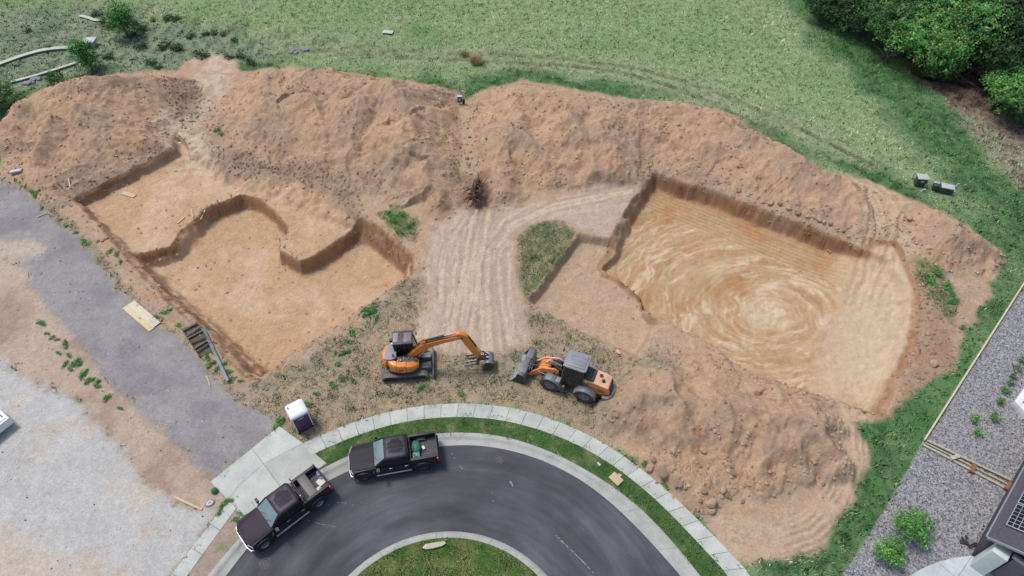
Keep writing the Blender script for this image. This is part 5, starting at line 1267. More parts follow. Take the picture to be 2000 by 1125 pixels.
# ------------------------------------------------------------------ window well with wooden rungs, steel beam
a, b_ = ground(392, 668), ground(362, 652)
wl = empty('timber_crib', ground(388, 664)); tag(wl, 'dark timber crib of rungs sunk beside the steel beam', 'timber crib')
dirv = (at(405, 690) - at(372, 640)); hh = math.atan2(dirv.y, dirv.x); wl.rotation_euler = (0, 0, hh)
m_old = paint('old_timber', (.085, .065, .045), .9, 0, .3, 7, DUST, .3, bump=.4); m_grayw = paint('weathered_timber', (.15, .135, .10), .85, 0, .2, 7, (.1, .12, .05), .4, bump=.3)
L_ = dirv.length
MB().box((0, 0, .03), (L_ + .2, 1.15, .06)).build('base_board', m_old, wl, .01)
for y in (-.55, .55): MB().box((0, y, .14), (L_ + .2, .07, .20)).build('side_rail', m_old, wl, .01)
for k in range(6):
    MB().box((-L_ / 2 + L_ * (k + .3 + .2 * math.sin(k * 2.3)) / 6, .05 * math.sin(k * 3.1), .18 + .03 * (k % 2)), (.10, 1.14, .10), Matrix.Rotation(.16 * math.sin(k * 1.7), 3, 'Z')).build('rung', m_grayw if k in (1, 2, 4) else m_old, wl, .008)
p0, p1 = ground(399, 645), ground(448, 748); bmv = p1 - p0
o = MB().box((0, 0, .10), (bmv.length, .20, .03)).box((0, 0, -.06), (bmv.length, .20, .03)).box((0, 0, .02), (bmv.length, .04, .14)).build('steel_beam', paint('blue_grey_steel', (.085, .145, .165), .5, .2, .12, 2, DUST, .2), None, .006)
o.location = (p0 + p1) / 2 + Vector((0, 0, .22)); o.rotation_euler = (0, -math.atan2(bmv.z, math.hypot(bmv.x, bmv.y)), math.atan2(bmv.y, bmv.x))
tag(o, 'long blue grey steel beam lying between the left pit and the drive', 'beam')

# planks and scraps ------------------------------------------------
m_lum = paint('fresh_lumber', (.55, .42, .27), .8, 0, .12, 6, DUST, .25)
def plank(u0, v0, u1, v1, wd, name, label, cat='plank', mat=m_lum, th=.05, grp=None, dz=.03):
    a, b_ = ground(u0, v0), ground(u1, v1); d = b_ - a
    o = MB().box((0, 0, 0), (d.length, wd, th)).build(name, mat, None, .006); o.location = (a + b_) / 2 + Vector((0, 0, th / 2 + dz))
    o.rotation_euler = (0, -math.atan2(d.z, math.hypot(d.x, d.y)), math.atan2(d.y, d.x)); return tag(o, label, cat, grp)
plank(341, 971, 395, 996, .13, 'plank', 'long tan plank bedded in the dirt strip below the apron')
plank(240, 377, 264, 384, .42, 'board', 'short wide pale board lying flat on the upper pit floor', 'board')
plank(347, 437, 361, 424, .13, 'stake', 'pale wooden stake lying left on the pit step edge', 'stake', grp='stakes on the pit step')
plank(374, 409, 377, 426, .10, 'stake', 'pale upright looking stake between two others on the pit step', 'stake', grp='stakes on the pit step')
plank(392, 430, 404, 418, .12, 'stake', 'dark tan stake in the crumbled bank right of two stakes', 'stake', grp='stakes on the pit step')
plank(404, 735, 411, 754, .07, 'lath', 'thin yellow lath lying on the grey drive near the beam end', 'lath')
plank(134, 350, 138, 366, .10, 'stick', 'short pale stick on the bench below the left heap', 'stick')
plank(112, 357, 122, 368, .10, 'branch', 'dark short branch on the bench below the left heap', 'branch', mat=m_old)
plank(73, 425, 92, 417, .07, 'lath', 'thin pale lath lying in weeds along the drive edge', 'lath')
o = plank(1194, 928, 1212, 945, .55, 'cardboard_sheet', 'tan cardboard sheet lying flat in the grass verge', 'cardboard', paint('cardboard', (.50, .37, .24), .85, 0, .08, 6), .03, dz=.09)
plank(1207, 928, 1213, 931, .16, 'cardboard_scrap', 'small cardboard scrap touching the tan sheet in the verge', 'cardboard', bpy.data.materials['cardboard'], .03, dz=.10)
m_lit = paint('white_litter', (.46, .47, .47), .7, 0, .1, 9)
plank(1167, 905, 1172, 911, .14, 'paper_litter', 'crumpled white paper in the verge up from the cardboard', 'litter', m_lit, .05, dz=.08)
plank(1203, 685, 1213, 690, .30, 'plastic_scrap', 'small pink plastic scrap on the dark soil behind the loader', 'litter', paint('pink_plastic', (.72, .32, .24), .6, 0, .1, 8), .03)
plank(22, 338, 44, 334, .35, 'plastic_bag', 'white plastic bag at the foot of the left heap', 'bag', m_lit, .16)
plank(748, 64, 768, 66, .6, 'plastic_sheet', 'pale scrap of sheeting alone in the grass field', 'litter', m_lit, .03, dz=.16)
# pale flat stone slab on the island
sb = MB().prism([(-.68, -.10), (-.5, .12), (.1, .17), (.62, .20), (.70, .05), (.45, -.08), (-.1, -.18), (-.45, -.19)], 0, .12, 'xy').build('stone_slab', paint('pale_stone', (.46, .44, .30), .9, 0, .12, 4, (.25, .27, .14), .4, bump=.5), None, .03)
pz = ground(848, 1067); sb.location = pz + Vector((0, 0, .06)); sb.rotation_euler = (0, 0, .08); tag(sb, 'long pale flat stone lying on the island grass', 'stone slab')
# meter box and green dome by the apron
pz = ground(410, 983); mt = empty('meter_box', pz, .5); tag(mt, 'oval white meter box lid set in the soil by the apron', 'meter box')
MB().lathe([(0, .001), (0, .30), (.05, .30), (.07, .26), (.07, .001)], (0, 0, 0), 'z', 24).xf(Matrix.Diagonal((1.0, .72, 1, 1))).build('collar', P['grey'], mt)
MB().lathe([(.06, .001), (.06, .22), (.09, .21), (.10, .001)], (0, 0, 0), 'z', 24).xf(Matrix.Diagonal((1.0, .72, 1, 1))).build('lid', m_lit, mt)
MB().box((.02, 0, .105), (.14, .05, .015), Matrix.Rotation(.4, 3, 'Z')).build('latch', P['dark'], mt)
pz = ground(420, 960)
gd = MB().lathe([(-.05, .20), (.10, .21), (.22, .18), (.30, .10), (.33, .001)], (0, 0, 0), 'z', 20).build('drain_cap', paint('green_plastic', (.015, .16, .055), .45, 0, .1, 5), None, 0, angle=60)
gd.location = pz; tag(gd, 'small domed green drain cap beside the meter box', 'drain cap')

# ------------------------------------------------------------------ stones and clods
ORD = ['first', 'second', 'third', 'fourth', 'fifth', 'sixth', 'seventh', 'eighth', 'ninth', 'tenth', 'eleventh', 'twelfth', 'thirteenth', 'fourteenth', 'fifteenth', 'sixteenth', 'seventeenth', 'eighteenth', 'nineteenth', 'twentieth']
ORD += ['twenty ' + o_ for o_ in ORD[:9]] + ['thirtieth'] + ['thirty ' + o_ for o_ in ORD[:9]]
def rank_labels(grp, fmt, key, big=.0):
    """tell alike things of a row apart by their place in it"""
    L_ = sorted([o for o in C.objects if o.get('group') == grp], key=lambda o: key(o.location))
    for i, o in enumerate(L_): o['label'] = fmt % ORD[i]
def rock_mesh(name, seed, flat_=.7, sub=2):
    bm = bmesh.new(); bmesh.ops.create_icosphere(bm, subdivisions=sub, radius=1); rg = np.random.default_rng(seed)
    pl = rg.normal(size=(7, 3)); pl /= np.linalg.norm(pl, axis=1)[:, None]; dd = rg.uniform(.62, .95, 7)
    for v in bm.verts:
        c = np.array(v.co)
        for p_, d_ in zip(pl, dd):
            q = c @ p_
            if q > d_: c = c - p_ * (q - d_)
        v.co = Vector(c * [1, rg.uniform(.98, 1.02) * .85, flat_])
    me = bpy.data.meshes.new(name); bm.to_mesh(me); bm.free(); return me
m_rock = paint('sandstone', tuple(A_(186, 158, 132)), .9, 0, .15, 3, (.24, .17, .11), .4, bump=.5)
m_rock2 = paint('dull_stone', tuple(A_(150, 128, 110)), .9, 0, .15, 3, (.2, .14, .1), .4, bump=.5)
rk_me = [rock_mesh('stone', 900 + i, .6 + .05 * (i % 4)) for i in range(6)]
m_rock3 = paint('grey_block', tuple(A_(150, 150, 156)), .9, 0, .2, 3, (.12, .12, .13), .4, bump=.5); rk_me.append(rock_mesh('stone', 990, .6))
for i, me in enumerate(rk_me): me.materials.append(m_rock if i < 4 else (m_rock2 if i < 6 else m_rock3))
rg = random.Random(12)
def stone(u, v, r, label, grp=None, k=None):
    p = ground(u, v); me = rk_me[rg.randrange(6) if k is None else k]
    o = bpy.data.objects.new('stone', me); C.objects.link(o); o.location = p + Vector((0, 0, r * .18)); o.scale = (r, r * rg.uniform(.8, 1.1), r * rg.uniform(.8, 1.1)); o.rotation_euler = (rg.uniform(-.2, .2), rg.uniform(-.2, .2), rg.uniform(0, 6.3))
    return tag(o, label, 'stone', grp)
stone(1389, 983, .42, 'largest flat tan boulder at the front toe of the lumpy heap', None, 0)
stone(1391, 997, .30, 'squat tan boulder directly in front of the largest flat boulder', None, 1)
stone(1823, 711, .36, 'round pale boulder alone in the right hand grass strip', None, 2)
stone(1776, 427, .28, 'pale boulder alone on the right end of the curved heap', None, 3)
stone(1420, 722, .30, 'pale boulder between the loader and the swirled pit', None, 2)
stone(1374, 880, .26, 'pale stone in the groove between two lumps of the front heap', None, 1)
for (u, v, r) in [(1270,914,.36),(1297,926,.38),(1277,898,.22),(1316,914,.18),(1330,948,.24),(1322,950,.2),(1295,941,.18),(1340,951,.2),(1376,962,.22),(1412,958,.3),(1418,966,.26),(1407,970,.24),(1424,972,.2),(1432,926,.22),(1368,978,.16),(1405,988,.15),(1450,980,.18)]:
    stone(u, v, r, 'broken tan stone lying along the pavement side foot of the lumpy heap', 'stones at the foot of the front heap')
for (u, v, r) in [(1505,397,.3),(1524,399,.26),(1541,408,.28),(1559,417,.30),(1577,424,.26),(1590,424,.24),(1600,430,.28),(1609,434,.24),(1622,438,.22),(1635,446,.2),(1648,452,.2),(1658,462,.18),(1490,395,.2)]:
    stone(u, v, r, 'rounded stone in the row above the far wall of the swirled pit', 'stones above the far pit wall')
for (u, v, r) in [(1640,1010,.12),(1608,946,.16),(1588,900,.16),(1650,905,.14),(1622,790,.18),(1598,800,.2),(1555,765,.2),(1540,772,.16),(1572,795,.2)]:
    stone(u, v, r, 'small brown stone on the worn soil right of the lumpy heap', 'stones beside the front heap')
for (u, v, r) in [(1182,808,.16),(1188,818,.14),(1176,815,.1),(1196,822,.14),(1170,806,.1),(1204,812,.16),(1275,715,.16),(1288,718,.14),(1300,722,.12),(1312,712,.14)]:
    stone(u, v, r, 'pinkish stone scattered on the soil behind the wheel loader', 'stones behind the loader')
for (u, v, r) in [(913,250,.2),(917,268,.18),(911,282,.2),(918,296,.2),(912,310,.22),(915,322,.24),(919,340,.18)]:
    stone(u, v, r, 'small stone in the narrow gully between the two middle heaps', 'stones in the gully')
for (u, v, r) in [(355,235,.26),(373,237,.28),(345,222,.2),(362,250,.2),(385,228,.2),(320,165,.22),(392,175,.2),(312,158,.2),(200,470,.24),(208,466,.2),(191,472,.2),(240,487,.16)]:
    stone(u, v, r, 'pale stone among rubble around the left pit and its entrance lane', 'stones round the left pit')

def scatter_clods(name, label, n, weight, size, seed, cols, lo=.55):
    """loose lumps joined as one mass"""
    g_ = np.random.default_rng(seed); wgt = np.clip(weight, 0, None) * np.outer(np.gradient(gy), np.gradient(gx)); wgt[(Y < 11) | (Y > 66)] = 0
    p = (wgt / wgt.sum()).ravel(); id_ = g_.choice(p.size, n, p=p)
    x = X.ravel()[id_] + g_.uniform(-.06, .06, n); y = Y.ravel()[id_] + g_.uniform(-.06, .06, n); z = H.ravel()[id_]
    r = size[0] + (size[1] - size[0]) * g_.random(n) ** 3.5
    base = np.array([[1, 0, 0], [0, 1, 0], [-1, 0, 0], [0, -1, 0], [0, 0, .8], [0, 0, -.6]], float)
    F = np.array([[0, 1, 4], [1, 2, 4], [2, 3, 4], [3, 0, 4], [1, 0, 5], [2, 1, 5], [3, 2, 5], [0, 3, 5]])
    a = g_.uniform(0, 6.28, n); V = base[None] * (1 + g_.uniform(-.35, .35, (n, 6, 1))) * r[:, None, None] * np.stack([np.ones(n), g_.uniform(.6, 1, n), g_.uniform(.5, .9, n)], 1)[:, None]
    ca, sa = np.cos(a)[:, None], np.sin(a)[:, None]
    V = np.stack([V[..., 0] * ca - V[..., 1] * sa + x[:, None], V[..., 0] * sa + V[..., 1] * ca + y[:, None], V[..., 2] + z[:, None] + r[:, None] * .25], -1)
    c0 = COL.reshape(-1, 3)[id_] if cols is None else np.array(cols)[g_.integers(0, len(cols), n)]
    c0 = c0 * (lo + (1.2 - lo) * g_.random((n, 1)) ** .7)
    me = mesh_np(name, V.reshape(-1, 3), (F[None] + (np.arange(n) * 6)[:, None, None]).reshape(-1, 3), np.repeat(c0, 6, 0), smooth=False)
    return tag(link(name, me, m_clod), label, None, None, 'stuff')
m_clod = blades('clod_soil', .95)
edge_b = np.exp(-(sd1 / .5) ** 2) + np.exp(-(sd3 / .5) ** 2) + np.exp(-(sd2 / .4) ** 2)
toe = sm(.02, .25, MALL) * (1 - sm(.4, 1.2, MALL))
patch_ = sm(-.1, .5, fbm(X, Y, .5, 3, 411))
rub = sum(sm(.8, -.8, region(px(P_), 4)[0]) for P_ in ([(415,285),(470,318),(560,325),(640,340),(700,390),(712,425),(690,420),(630,375),(550,352),(480,340),(430,325)], [(315,160),(350,150),(395,175),(395,215),(370,245),(330,225)], [(1785,515),(1830,590),(1880,690),(1810,765),(1740,820),(1788,690),(1805,610)]))
scatter_clods('soil_clods', 'loose soil clods scattered over the heaps and pit edges', 19000, (dirt > .5) * (mm * (.08 + patch_ * rgh * 1.4) + .8 * toe + .5 * edge_b + .05 + 1.2 * rub) * (Z > 0) * (1 - .9 * hl) * (1 - .93 * f3), (.02, .17), 5, None, .68)
scatter_clods('drive_chips', 'pale stone chips scattered on the grey drive and gravel lot', 2200, ((Z == 4) * 1.0 + (Z == 5) * .7 + (Z == 3) * .8), (.015, .075), 6, [A_(205, 200, 195), A_(120, 112, 108), A_(188, 170, 150)])
scatter_clods('yard_gravel', 'grey and white landscape gravel stones in the right hand yard', 26000, (Z == 14) * (np.hypot(X - 28, Y - 20) < 22), (.025, .062), 8, [A_(205, 203, 208), A_(176, 174, 180), A_(140, 138, 144), A_(104, 102, 106), A_(66, 64, 68)])

# ------------------------------------------------------------------ grass
m_bl = blades('grass_blades')
def in_view(x, y, mg=120):
    dz_ = -CAM_H; dep = y * _c + CAM_H * _s; u = 1000 + FPX * x / dep; v = 562.5 - FPX * (y * _s - CAM_H * _c) / dep
    return (u > -mg) & (u < 2000 + mg) & (v > -mg) & (v < 1125 + mg)
def grass(name, label, n, box, wfun, hgt, wid, nb_, colfun, seed, lean=(0, 0), spread=.6):
    g_ = np.random.default_rng(seed); x = g_.uniform(box[0], box[1], n); y = g_.uniform(box[2], box[3], n)
    k = in_view(x, y) & (g_.random(n) < wfun(x, y)); x, y = x[k], y[k]; n = len(x)
    z = samp(H, x, y); s_ = hgt[0] + (hgt[1] - hgt[0]) * np.clip(.45 + .9 * fbm(x, y, 1.1, 2, seed + 60) + .5 * (g_.random(n) - .5), 0, 1)
    c = colfun(x, y, g_)
    B = lambda v: np.repeat(v, nb_)
    bx = B(x) + g_.normal(0, .09, n * nb_); by = B(y) + g_.normal(0, .09, n * nb_); bz = B(z) - .02; L = B(s_) * g_.uniform(.6, 1.15, n * nb_)
    fa = 2.4 * fbm(bx, by, .35, 2, seed + 70)
    az = g_.uniform(0, 6.283, n * nb_); til = np.abs(g_.normal(0, spread, n * nb_))
    dx_ = np.cos(az) * til + np.cos(fa) * lean[0]; dy_ = np.sin(az) * til + np.sin(fa) * lean[0] + lean[1]
    q = np.sqrt(dx_ ** 2 + dy_ ** 2 + 1); dx_, dy_, dzz = dx_ / q, dy_ / q, 1 / q
    pa = g_.uniform(0, 6.283, n * nb_); W = g_.uniform(wid[0], wid[1], n * nb_)
    wx, wy = np.cos(pa) * W, np.sin(pa) * W
    V = np.empty((n * nb_, 3, 3))
    V[:, 0] = np.stack([bx - wx, by - wy, bz], 1); V[:, 1] = np.stack([bx + wx, by + wy, bz], 1)
    V[:, 2] = np.stack([bx + dx_ * L, by + dy_ * L, bz + dzz * L], 1)
    cc = np.repeat(c, nb_, 0) * g_.uniform(.75, 1.25, (n * nb_, 1))
    nr = np.stack([dx_ * .25 + g_.normal(0, .25, n * nb_), dy_ * .25 + g_.normal(0, .25, n * nb_), np.ones(n * nb_)], 1); nr /= np.linalg.norm(nr, axis=1)[:, None]
    me = mesh_np(name, V.reshape(-1, 3), np.arange(n * nb_ * 3).reshape(-1, 3), np.repeat(cc, 3, 0), np.repeat(nr, 3, 0))
    return tag(link(name, me, m_bl), label, None, None, 'stuff')
def lerp3(a, b_, t): return a + (b_ - a) * np.clip(t, 0, 1)[:, None]
GB = 1.75                               # blades stand half in each other's shade
G_PALE, G_MID, G_LUSH, G_DEEP, G_STRAW, G_OLIVE = GB * A_(168,183,140), GB * A_(110,158,92), GB * A_(84,138,76), GB * A_(56,104,62), GB * A_(184,174,140), A_(128,134,88)
def tdist(x, y): return np.minimum(seg_field(x, y, track_a)[0], seg_field(x, y, track_b)[0])
site_band = np.clip(sds, -9, 9)
def lush(x, y):
    return np.clip(samp(LUSH, x, y) * 1.1, 0, 1)
def field_col(x, y, g_):
    n1 = fbm(x, y, .09, 4, 511); n2 = fbm(x, y, .45, 3, 513); n3 = fbm(x, y, 1.6, 2, 515)
    c = lerp3(np.broadcast_to(G_PALE, (len(x), 3)), G_MID, .18 + 1.0 * n1 + .7 * n2 + .5 * n3)
    c = lerp3(c, G_LUSH, sm(.25, .7, fbm(x, y, .055, 4, 311) + .25 * n2 + .25 * sm(5, -25, x)) * .8)
    c = lerp3(c, G_LUSH * .9, sm(52, 75, y) * sm(8, -25, x) * .55)
    c = lerp3(c, G_STRAW * 1.05, sm(.12, .5, -n1 + .5 * n3 + .3 * n2) * .5)
    l = lush(x, y); c = lerp3(c, lerp3(np.broadcast_to(G_LUSH, c.shape), G_DEEP, .3 + 1.0 * n2 + .8 * n3), l); c = lerp3(c, G_STRAW * .9, l * sm(.3, .7, n3 - .3 * n2) * .6)
    d = tdist(x, y); c = lerp3(c, G_STRAW * .95, sm(1.3, .7, d) * sm(.25, .45, d) * .5)
    c = lerp3(c, G_DEEP * .8, sm(.42, .2, d) * .5)
    c = lerp3(c, lerp3(np.broadcast_to(1.35 * A_(176,168,140), c.shape), 1.3 * A_(112,132,88), .4 + 1.5 * n2), samp(LG, x, y))
    c = lerp3(c, G_STRAW, sm(1.2, .3, samp(site_band, x, y)) * sm(.1, .5, n2 + n3) * sm(2, 12, x) * sm(24, 16, x) * .9)
    return np.clip(c * (1 + .85 * np.clip(n3, -.6, .5))[:, None], .01, .85)
zof = lambda x, y: samp(Z, x, y)
grass('field_grass', 'tall pale green meadow grass covering the field behind the heaps', 210000, (-62, 66, 10, 86), lambda x, y: (zof(x, y) == 0) * (1 - .55 * (tdist(x, y) < .3)) * (.72 + .28 * (y < 45)), (.08, .34), (.014, .036), 4, field_col, 21, (.55, 0), .55)
def plot_col(x, y, g_):
    n2 = fbm(x, y, .5, 3, 523); c = lerp3(np.broadcast_to(1.3 * A_(148,156,130), (len(x), 3)), 1.2 * A_(104,126,96), .4 + n2)
    return lerp3(c, A_(58,80,54), sm(.25, .6, fbm(x, y, 1.2, 2, 525)))
grass('plot_weeds', 'short sparse grey green weeds over the far left plot', 26000, (-75, -20, 40, 82), lambda x, y: (zof(x, y) == 2) * .8, (.08, .26), (.03, .07), 4, plot_col, 23, (.3, 0), .9)
def lawn_col(x, y, g_):
    n1 = fbm(x, y, .5, 3, 531); n2 = fbm(x, y, 1.6, 2, 533)
    c = lerp3(np.broadcast_to(1.75 * A_(98,140,76), (len(x), 3)), 1.6 * A_(60,116,54), .5 + n1); return lerp3(c, A_(170,164,120), sm(.15, .6, n2 - .3 * n1) * .6)
grass('verge_grass', 'green grass growing on the verge between pavement and kerb', 46000, (-16, 20, 10, 25), lambda x, y: (zof(x, y) == 15) * 1.0, (.05, .16), (.010, .022), 5, lawn_col, 25, (.3, 0), .8)
def isl_col(x, y, g_):
    n1 = fbm(x, y, .45, 3, 541); n2 = fbm(x, y, 1.8, 2, 543)
    c = lerp3(np.broadcast_to(1.7 * A_(138,150,100), (len(x), 3)), 1.7 * A_(68,122,58), .45 + 1.3 * n1); return lerp3(c, A_(158,148,100), sm(.2, .6, n2) * .6)
grass('island_grass', 'mown grass on the round island', 26000, (-13, 6, 8, 15.5), lambda x, y: (zof(x, y) == 16) * 1.0, (.05, .15), (.012, .028), 5, isl_col, 27, (.2, 0), .9)
def weed_col(x, y, g_):
    n1 = fbm(x, y, .4, 3, 551); n2 = fbm(x, y, 1.5, 2, 553)
    c = lerp3(np.broadcast_to(1.45 * A_(182,176,150), (len(x), 3)), 1.4 * A_(124,136,98), .5 + n1 + .6 * n2); return lerp3(c, A_(70,118,56), sm(.12, .45, n1 + .35 * n2 - .05))
def weed_w(x, y):
    n1 = fbm(x, y, .4, 3, 551); w_ = samp(weed, x, y) * (.4 + .6 * sm(-.2, .3, n1 + .4 * fbm(x, y, 1.5, 2, 553))); t_ = samp(tri, x, y) * .9
    e_ = (zof(x, y) == 0) * 0
    return np.maximum(w_, t_) * np.isin(zof(x, y), (1, 10, 11, 12, 0)) * (samp(hl, x, y) < .4) * (samp(SDP, x, y) > -.1)
grass('site_weeds', 'trampled straw and green weeds on the soil between pits and pavement', 110000, (-18, 34, 17, 42), weed_w, (.06, .24), (.014, .035), 4, weed_col, 29, (.4, 0), 1.0)
grass('brush_litter', 'dry brown twigs and straw under the trees at the field edge', 16000, (28, 66, 36, 82), lambda x, y: np.maximum(samp(brush, x, y), .7 * samp(br2, x, y)), (.2, .6), (.012, .03), 4, lambda x, y, g_: lerp3(np.broadcast_to(A_(150,128,112), (len(x), 3)), A_(84,70,62), g_.random(len(x))), 31, (.5, 0), 1.4)

# ------------------------------------------------------------------ trees and shrubs
m_leaf = blades('leaves', .6); m_bark = paint('bark', (.11, .085, .065), .9, 0, .25, 6, bump=.5)
def foliage(name, parent, lobes, n, leaf, cols, seed, hollow=.55):
    """leaf faces spread through lobes (cx, cy, cz, rx, ry, rz), gathered in sprays"""
    g_ = np.random.default_rng(seed); vol = np.array([l[3] * l[4] * l[5] for l in lobes]) ** .67; pick = g_.choice(len(lobes), n // 9 + 1, p=vol / vol.sum()); Lb = np.array(lobes)[pick]
    d = g_.normal(size=(len(pick), 3)); d /= np.linalg.norm(d, axis=1)[:, None]; d[:, 2] = np.where(d[:, 2] < -.5, -d[:, 2], d[:, 2])
    rr2 = (hollow + (1.05 - hollow) * g_.random(len(pick)) ** .6) * (1 + .42 * pn(d[:, 0] * 2.6 + seed, d[:, 1] * 2.3 + d[:, 2] * 1.9, seed))
    cen = Lb[:, :3] + d * rr2[:, None] * Lb[:, 3:6]
    tone = np.array(cols)[g_.integers(0, len(cols), len(pick))] * g_.uniform(.55, 1.45, (len(pick), 1))
    m_ = len(pick) * 9; c = np.repeat(cen, 9, 0) + g_.normal(0, leaf * 1.25, (m_, 3)); dn = np.repeat(d, 9, 0)
    nr = dn * .8 + g_.normal(0, .55, (m_, 3)) + [0, 0, .5]; nr /= np.linalg.norm(nr, axis=1)[:, None]
    t1 = np.cross(nr, g_.normal(size=(m_, 3))); t1 /= np.linalg.norm(t1, axis=1)[:, None]; t2 = np.cross(nr, t1)
    s_ = leaf * g_.uniform(.4, 1.3, (m_, 1)); V = np.stack([c - t1 * s_, c - t2 * s_ * .5, c + t1 * s_ * 1.1, c + t2 * s_ * .5], 1)
    cl = np.repeat(tone, 9, 0) * g_.uniform(.8, 1.25, (m_, 1))
    me = mesh_np(name, V.reshape(-1, 3), np.arange(m_ * 4).reshape(-1, 4), np.repeat(cl, 4, 0), smooth=False)
    return link(name, me, m_leaf, parent)
LEAF = [A_(80,124,62), A_(62,106,52), A_(46,86,44), A_(100,134,72)]
LEAFD = [A_(52,84,46), A_(40,68,40), A_(62,90,50), A_(74,92,60)]
LEAFB = [A_(92,160,76), A_(72,136,62), A_(114,168,84), A_(130,156,90)]
def tree(loc, h, r, label, grp, seed, cols=LEAF, n=2600, leaf=.13, kind='tree', lean=0.0, bare=False, low=False):
    rg = random.Random(seed); t = empty('tree' if kind == 'tree' else 'shrub', loc); tag(t, label, kind, grp)
    tr = MB(); top = Vector((rg.uniform(-.1, .1) * r + lean, rg.uniform(-.1, .1) * r, h * .8)); th0 = max(.03, h * .022)
    tr.tube([(0, 0, -.1), top * .35, top * .7, top], th0 * 1.4, 7, th0 * .35)
    lobes = []
    k = 11 if low else (7 if kind == 'tree' else 5)
    for i in range(k):
        a = 6.283 * i / k + rg.uniform(-.4, .4); f = rg.uniform(.2, .78) if low else rg.uniform(.42, .8); q = Vector((math.cos(a) * r * .62, math.sin(a) * r * .62, h * f)) + Vector((lean * f, 0, 0))
        st = top * rg.uniform(.25, .6); tr.tube([st, (st + q) / 2 + Vector((0, 0, -.04 * h)), q], th0 * .55, 5, th0 * .15)
        lobes.append((q.x, q.y, q.z, r * rg.uniform(.5, .72), r * rg.uniform(.5, .72), h * rg.uniform(.2, .3)))
    lobes.append((top.x, top.y, h * .82, r * .5, r * .5, h * .2)); lobes.append((lean * .4, 0, h * .42, r * .6, r * .6, h * .25))
    tr.build('trunk' if kind == 'tree' else 'stem', m_bark, t)
    if not bare: foliage('crown' if kind == 'tree' else 'foliage', t, lobes, n, leaf, cols, seed)
    return t
tree(ground(250, 70), 3.9, 1.35, 'tallest of the three leafy young trees on the far left plot', 'young trees on the far left plot', 1, LEAFB[:2] + LEAF[:1], 7000, .09, low=True)
tree(ground(180, 136), 3.1, 1.05, 'dense young tree at the end of the curved white wall', 'young trees on the far left plot', 2, LEAFB[:2] + LEAF[:1], 6000, .085, low=True)
tree(ground(114, 166), 1.5, .75, 'small round shrub between the lower wall and the left heap', None, 3, LEAF, 2000, .08, 'shrub')
tree(ground(8, 208), 2.7, 1.6, 'broad leafy shrub at the left picture edge beside the left heap', None, 4, LEAF, 6000, .08, 'shrub', low=True)
# wood at the upper right: each crown its own tree
WOOD = [(1828,58,6.0,4.3,'largest bright green bushy tree at the front of the wood',LEAFB,0),(1752,42,5.2,3.0,'olive green bush between the dark grass hollow and largest bright tree',LEAF,0),(1905,45,7.0,3.6,'bright crown right behind the largest tree of the wood',LEAFB,0),
        (1702,16,4.6,2.8,'dark low tree at the left end of the wood',LEAFD,0),(1632,-2,3.8,2.4,'scrubby dark tree at the far left tip of the wood',LEAFD,0),(1795,-8,6.5,3.4,'dark tree rising behind the olive bush',LEAFD,0),
        (1962,58,8.0,3.3,'dark evergreen shading the bare branches of the wood',LEAFD,0),(2018,95,7.0,3.2,'darkest tree at the right edge above the bright bush',LEAFD,0),(1996,160,4.0,2.8,'bright green bush at the right edge below the dark trees',LEAFB,0),
        (2022,200,3.6,2.6,'leafy bush half cut by the right edge below the bright bush',LEAF,0),(1870,2,8.0,3.6,'tall tree at the top edge behind the bright crowns',LEAF,0),(1935,-12,8.0,3.6,'tree at the top edge left of the corner tree',LEAF,0),(1995,5,9.0,3.8,'tall dark tree in the upper right corner',LEAFD,0),(1740,-25,6.5,3.0,'tree at the top edge above the dark low tree',LEAFD,0),(1846,122,2.6,1.7,'low olive bush at the right foot of the largest bright tree',LEAF,0)]
for i, (u, v, h_, r_, lab, cl, ln__) in enumerate(WOOD):
    p = at(u, v, .62 * h_); p.z = gz(p.x, p.y); tree(p, h_, r_, lab, 'trees of the wood', 40 + i, cl, int(6500 * r_), .115 if cl is not LEAFD else .125)
# dry grey brushwood: bare branches at the gap of the wood
def bare_branch(u, v, L_, n, label, seed, nm='dead_branch', up=.5):
    rg = random.Random(seed); p = ground(u, v); m = MB()
    for i in range(n):
        a = rg.uniform(0, 6.28); q = Vector((math.cos(a), math.sin(a), rg.uniform(.1, up))).normalized() * L_ * rg.uniform(.5, 1); b0 = Vector((rg.uniform(-.4, .4), rg.uniform(-.4, .4), 0))
        m.tube([b0, b0 + q * .5 + Vector((0, 0, .15)), b0 + q], .045, 5, .012)
        m.tube([b0 + q * .5 + Vector((0, 0, .12)), b0 + q * .8 + Vector((rg.uniform(-.4, .4), rg.uniform(-.4, .4), .2))], .022, 4, .008)
    o = m.build('dead_branches', paint('grey_dead_wood', (.24, .20, .18), .9, 0, .2, 6) if 'grey_dead_wood' not in bpy.data.materials else bpy.data.materials['grey_dead_wood'], None); o.location = p
    return tag(o, label, 'dead branches', 'dead branches at the wood')
bare_branch(1908, 115, 3.2, 12, 'bare grey branches in the dark gap right of the bright trees', 3, up=1.0)
bare_branch(1760, 95, 2.4, 16, 'pale dry brushwood left of the bright front tree', 4, up=.9)
bare_branch(1735, 110, 2.2, 14, 'tan dry brush at the left foot of the wood', 7, up=.8)
bare_branch(1945, 120, 2.4, 12, 'bare twiggy thicket in the dark gap above the bright edge bush', 8, up=1.0)
bare_branch(1660, 18, 2.6, 9, 'thin grey dead branches at the left tip of the wood', 5, up=.6)
bare_branch(1885, 155, 2.2, 5, 'fallen pale branch on the brown floor below the gap', 6, up=.25)
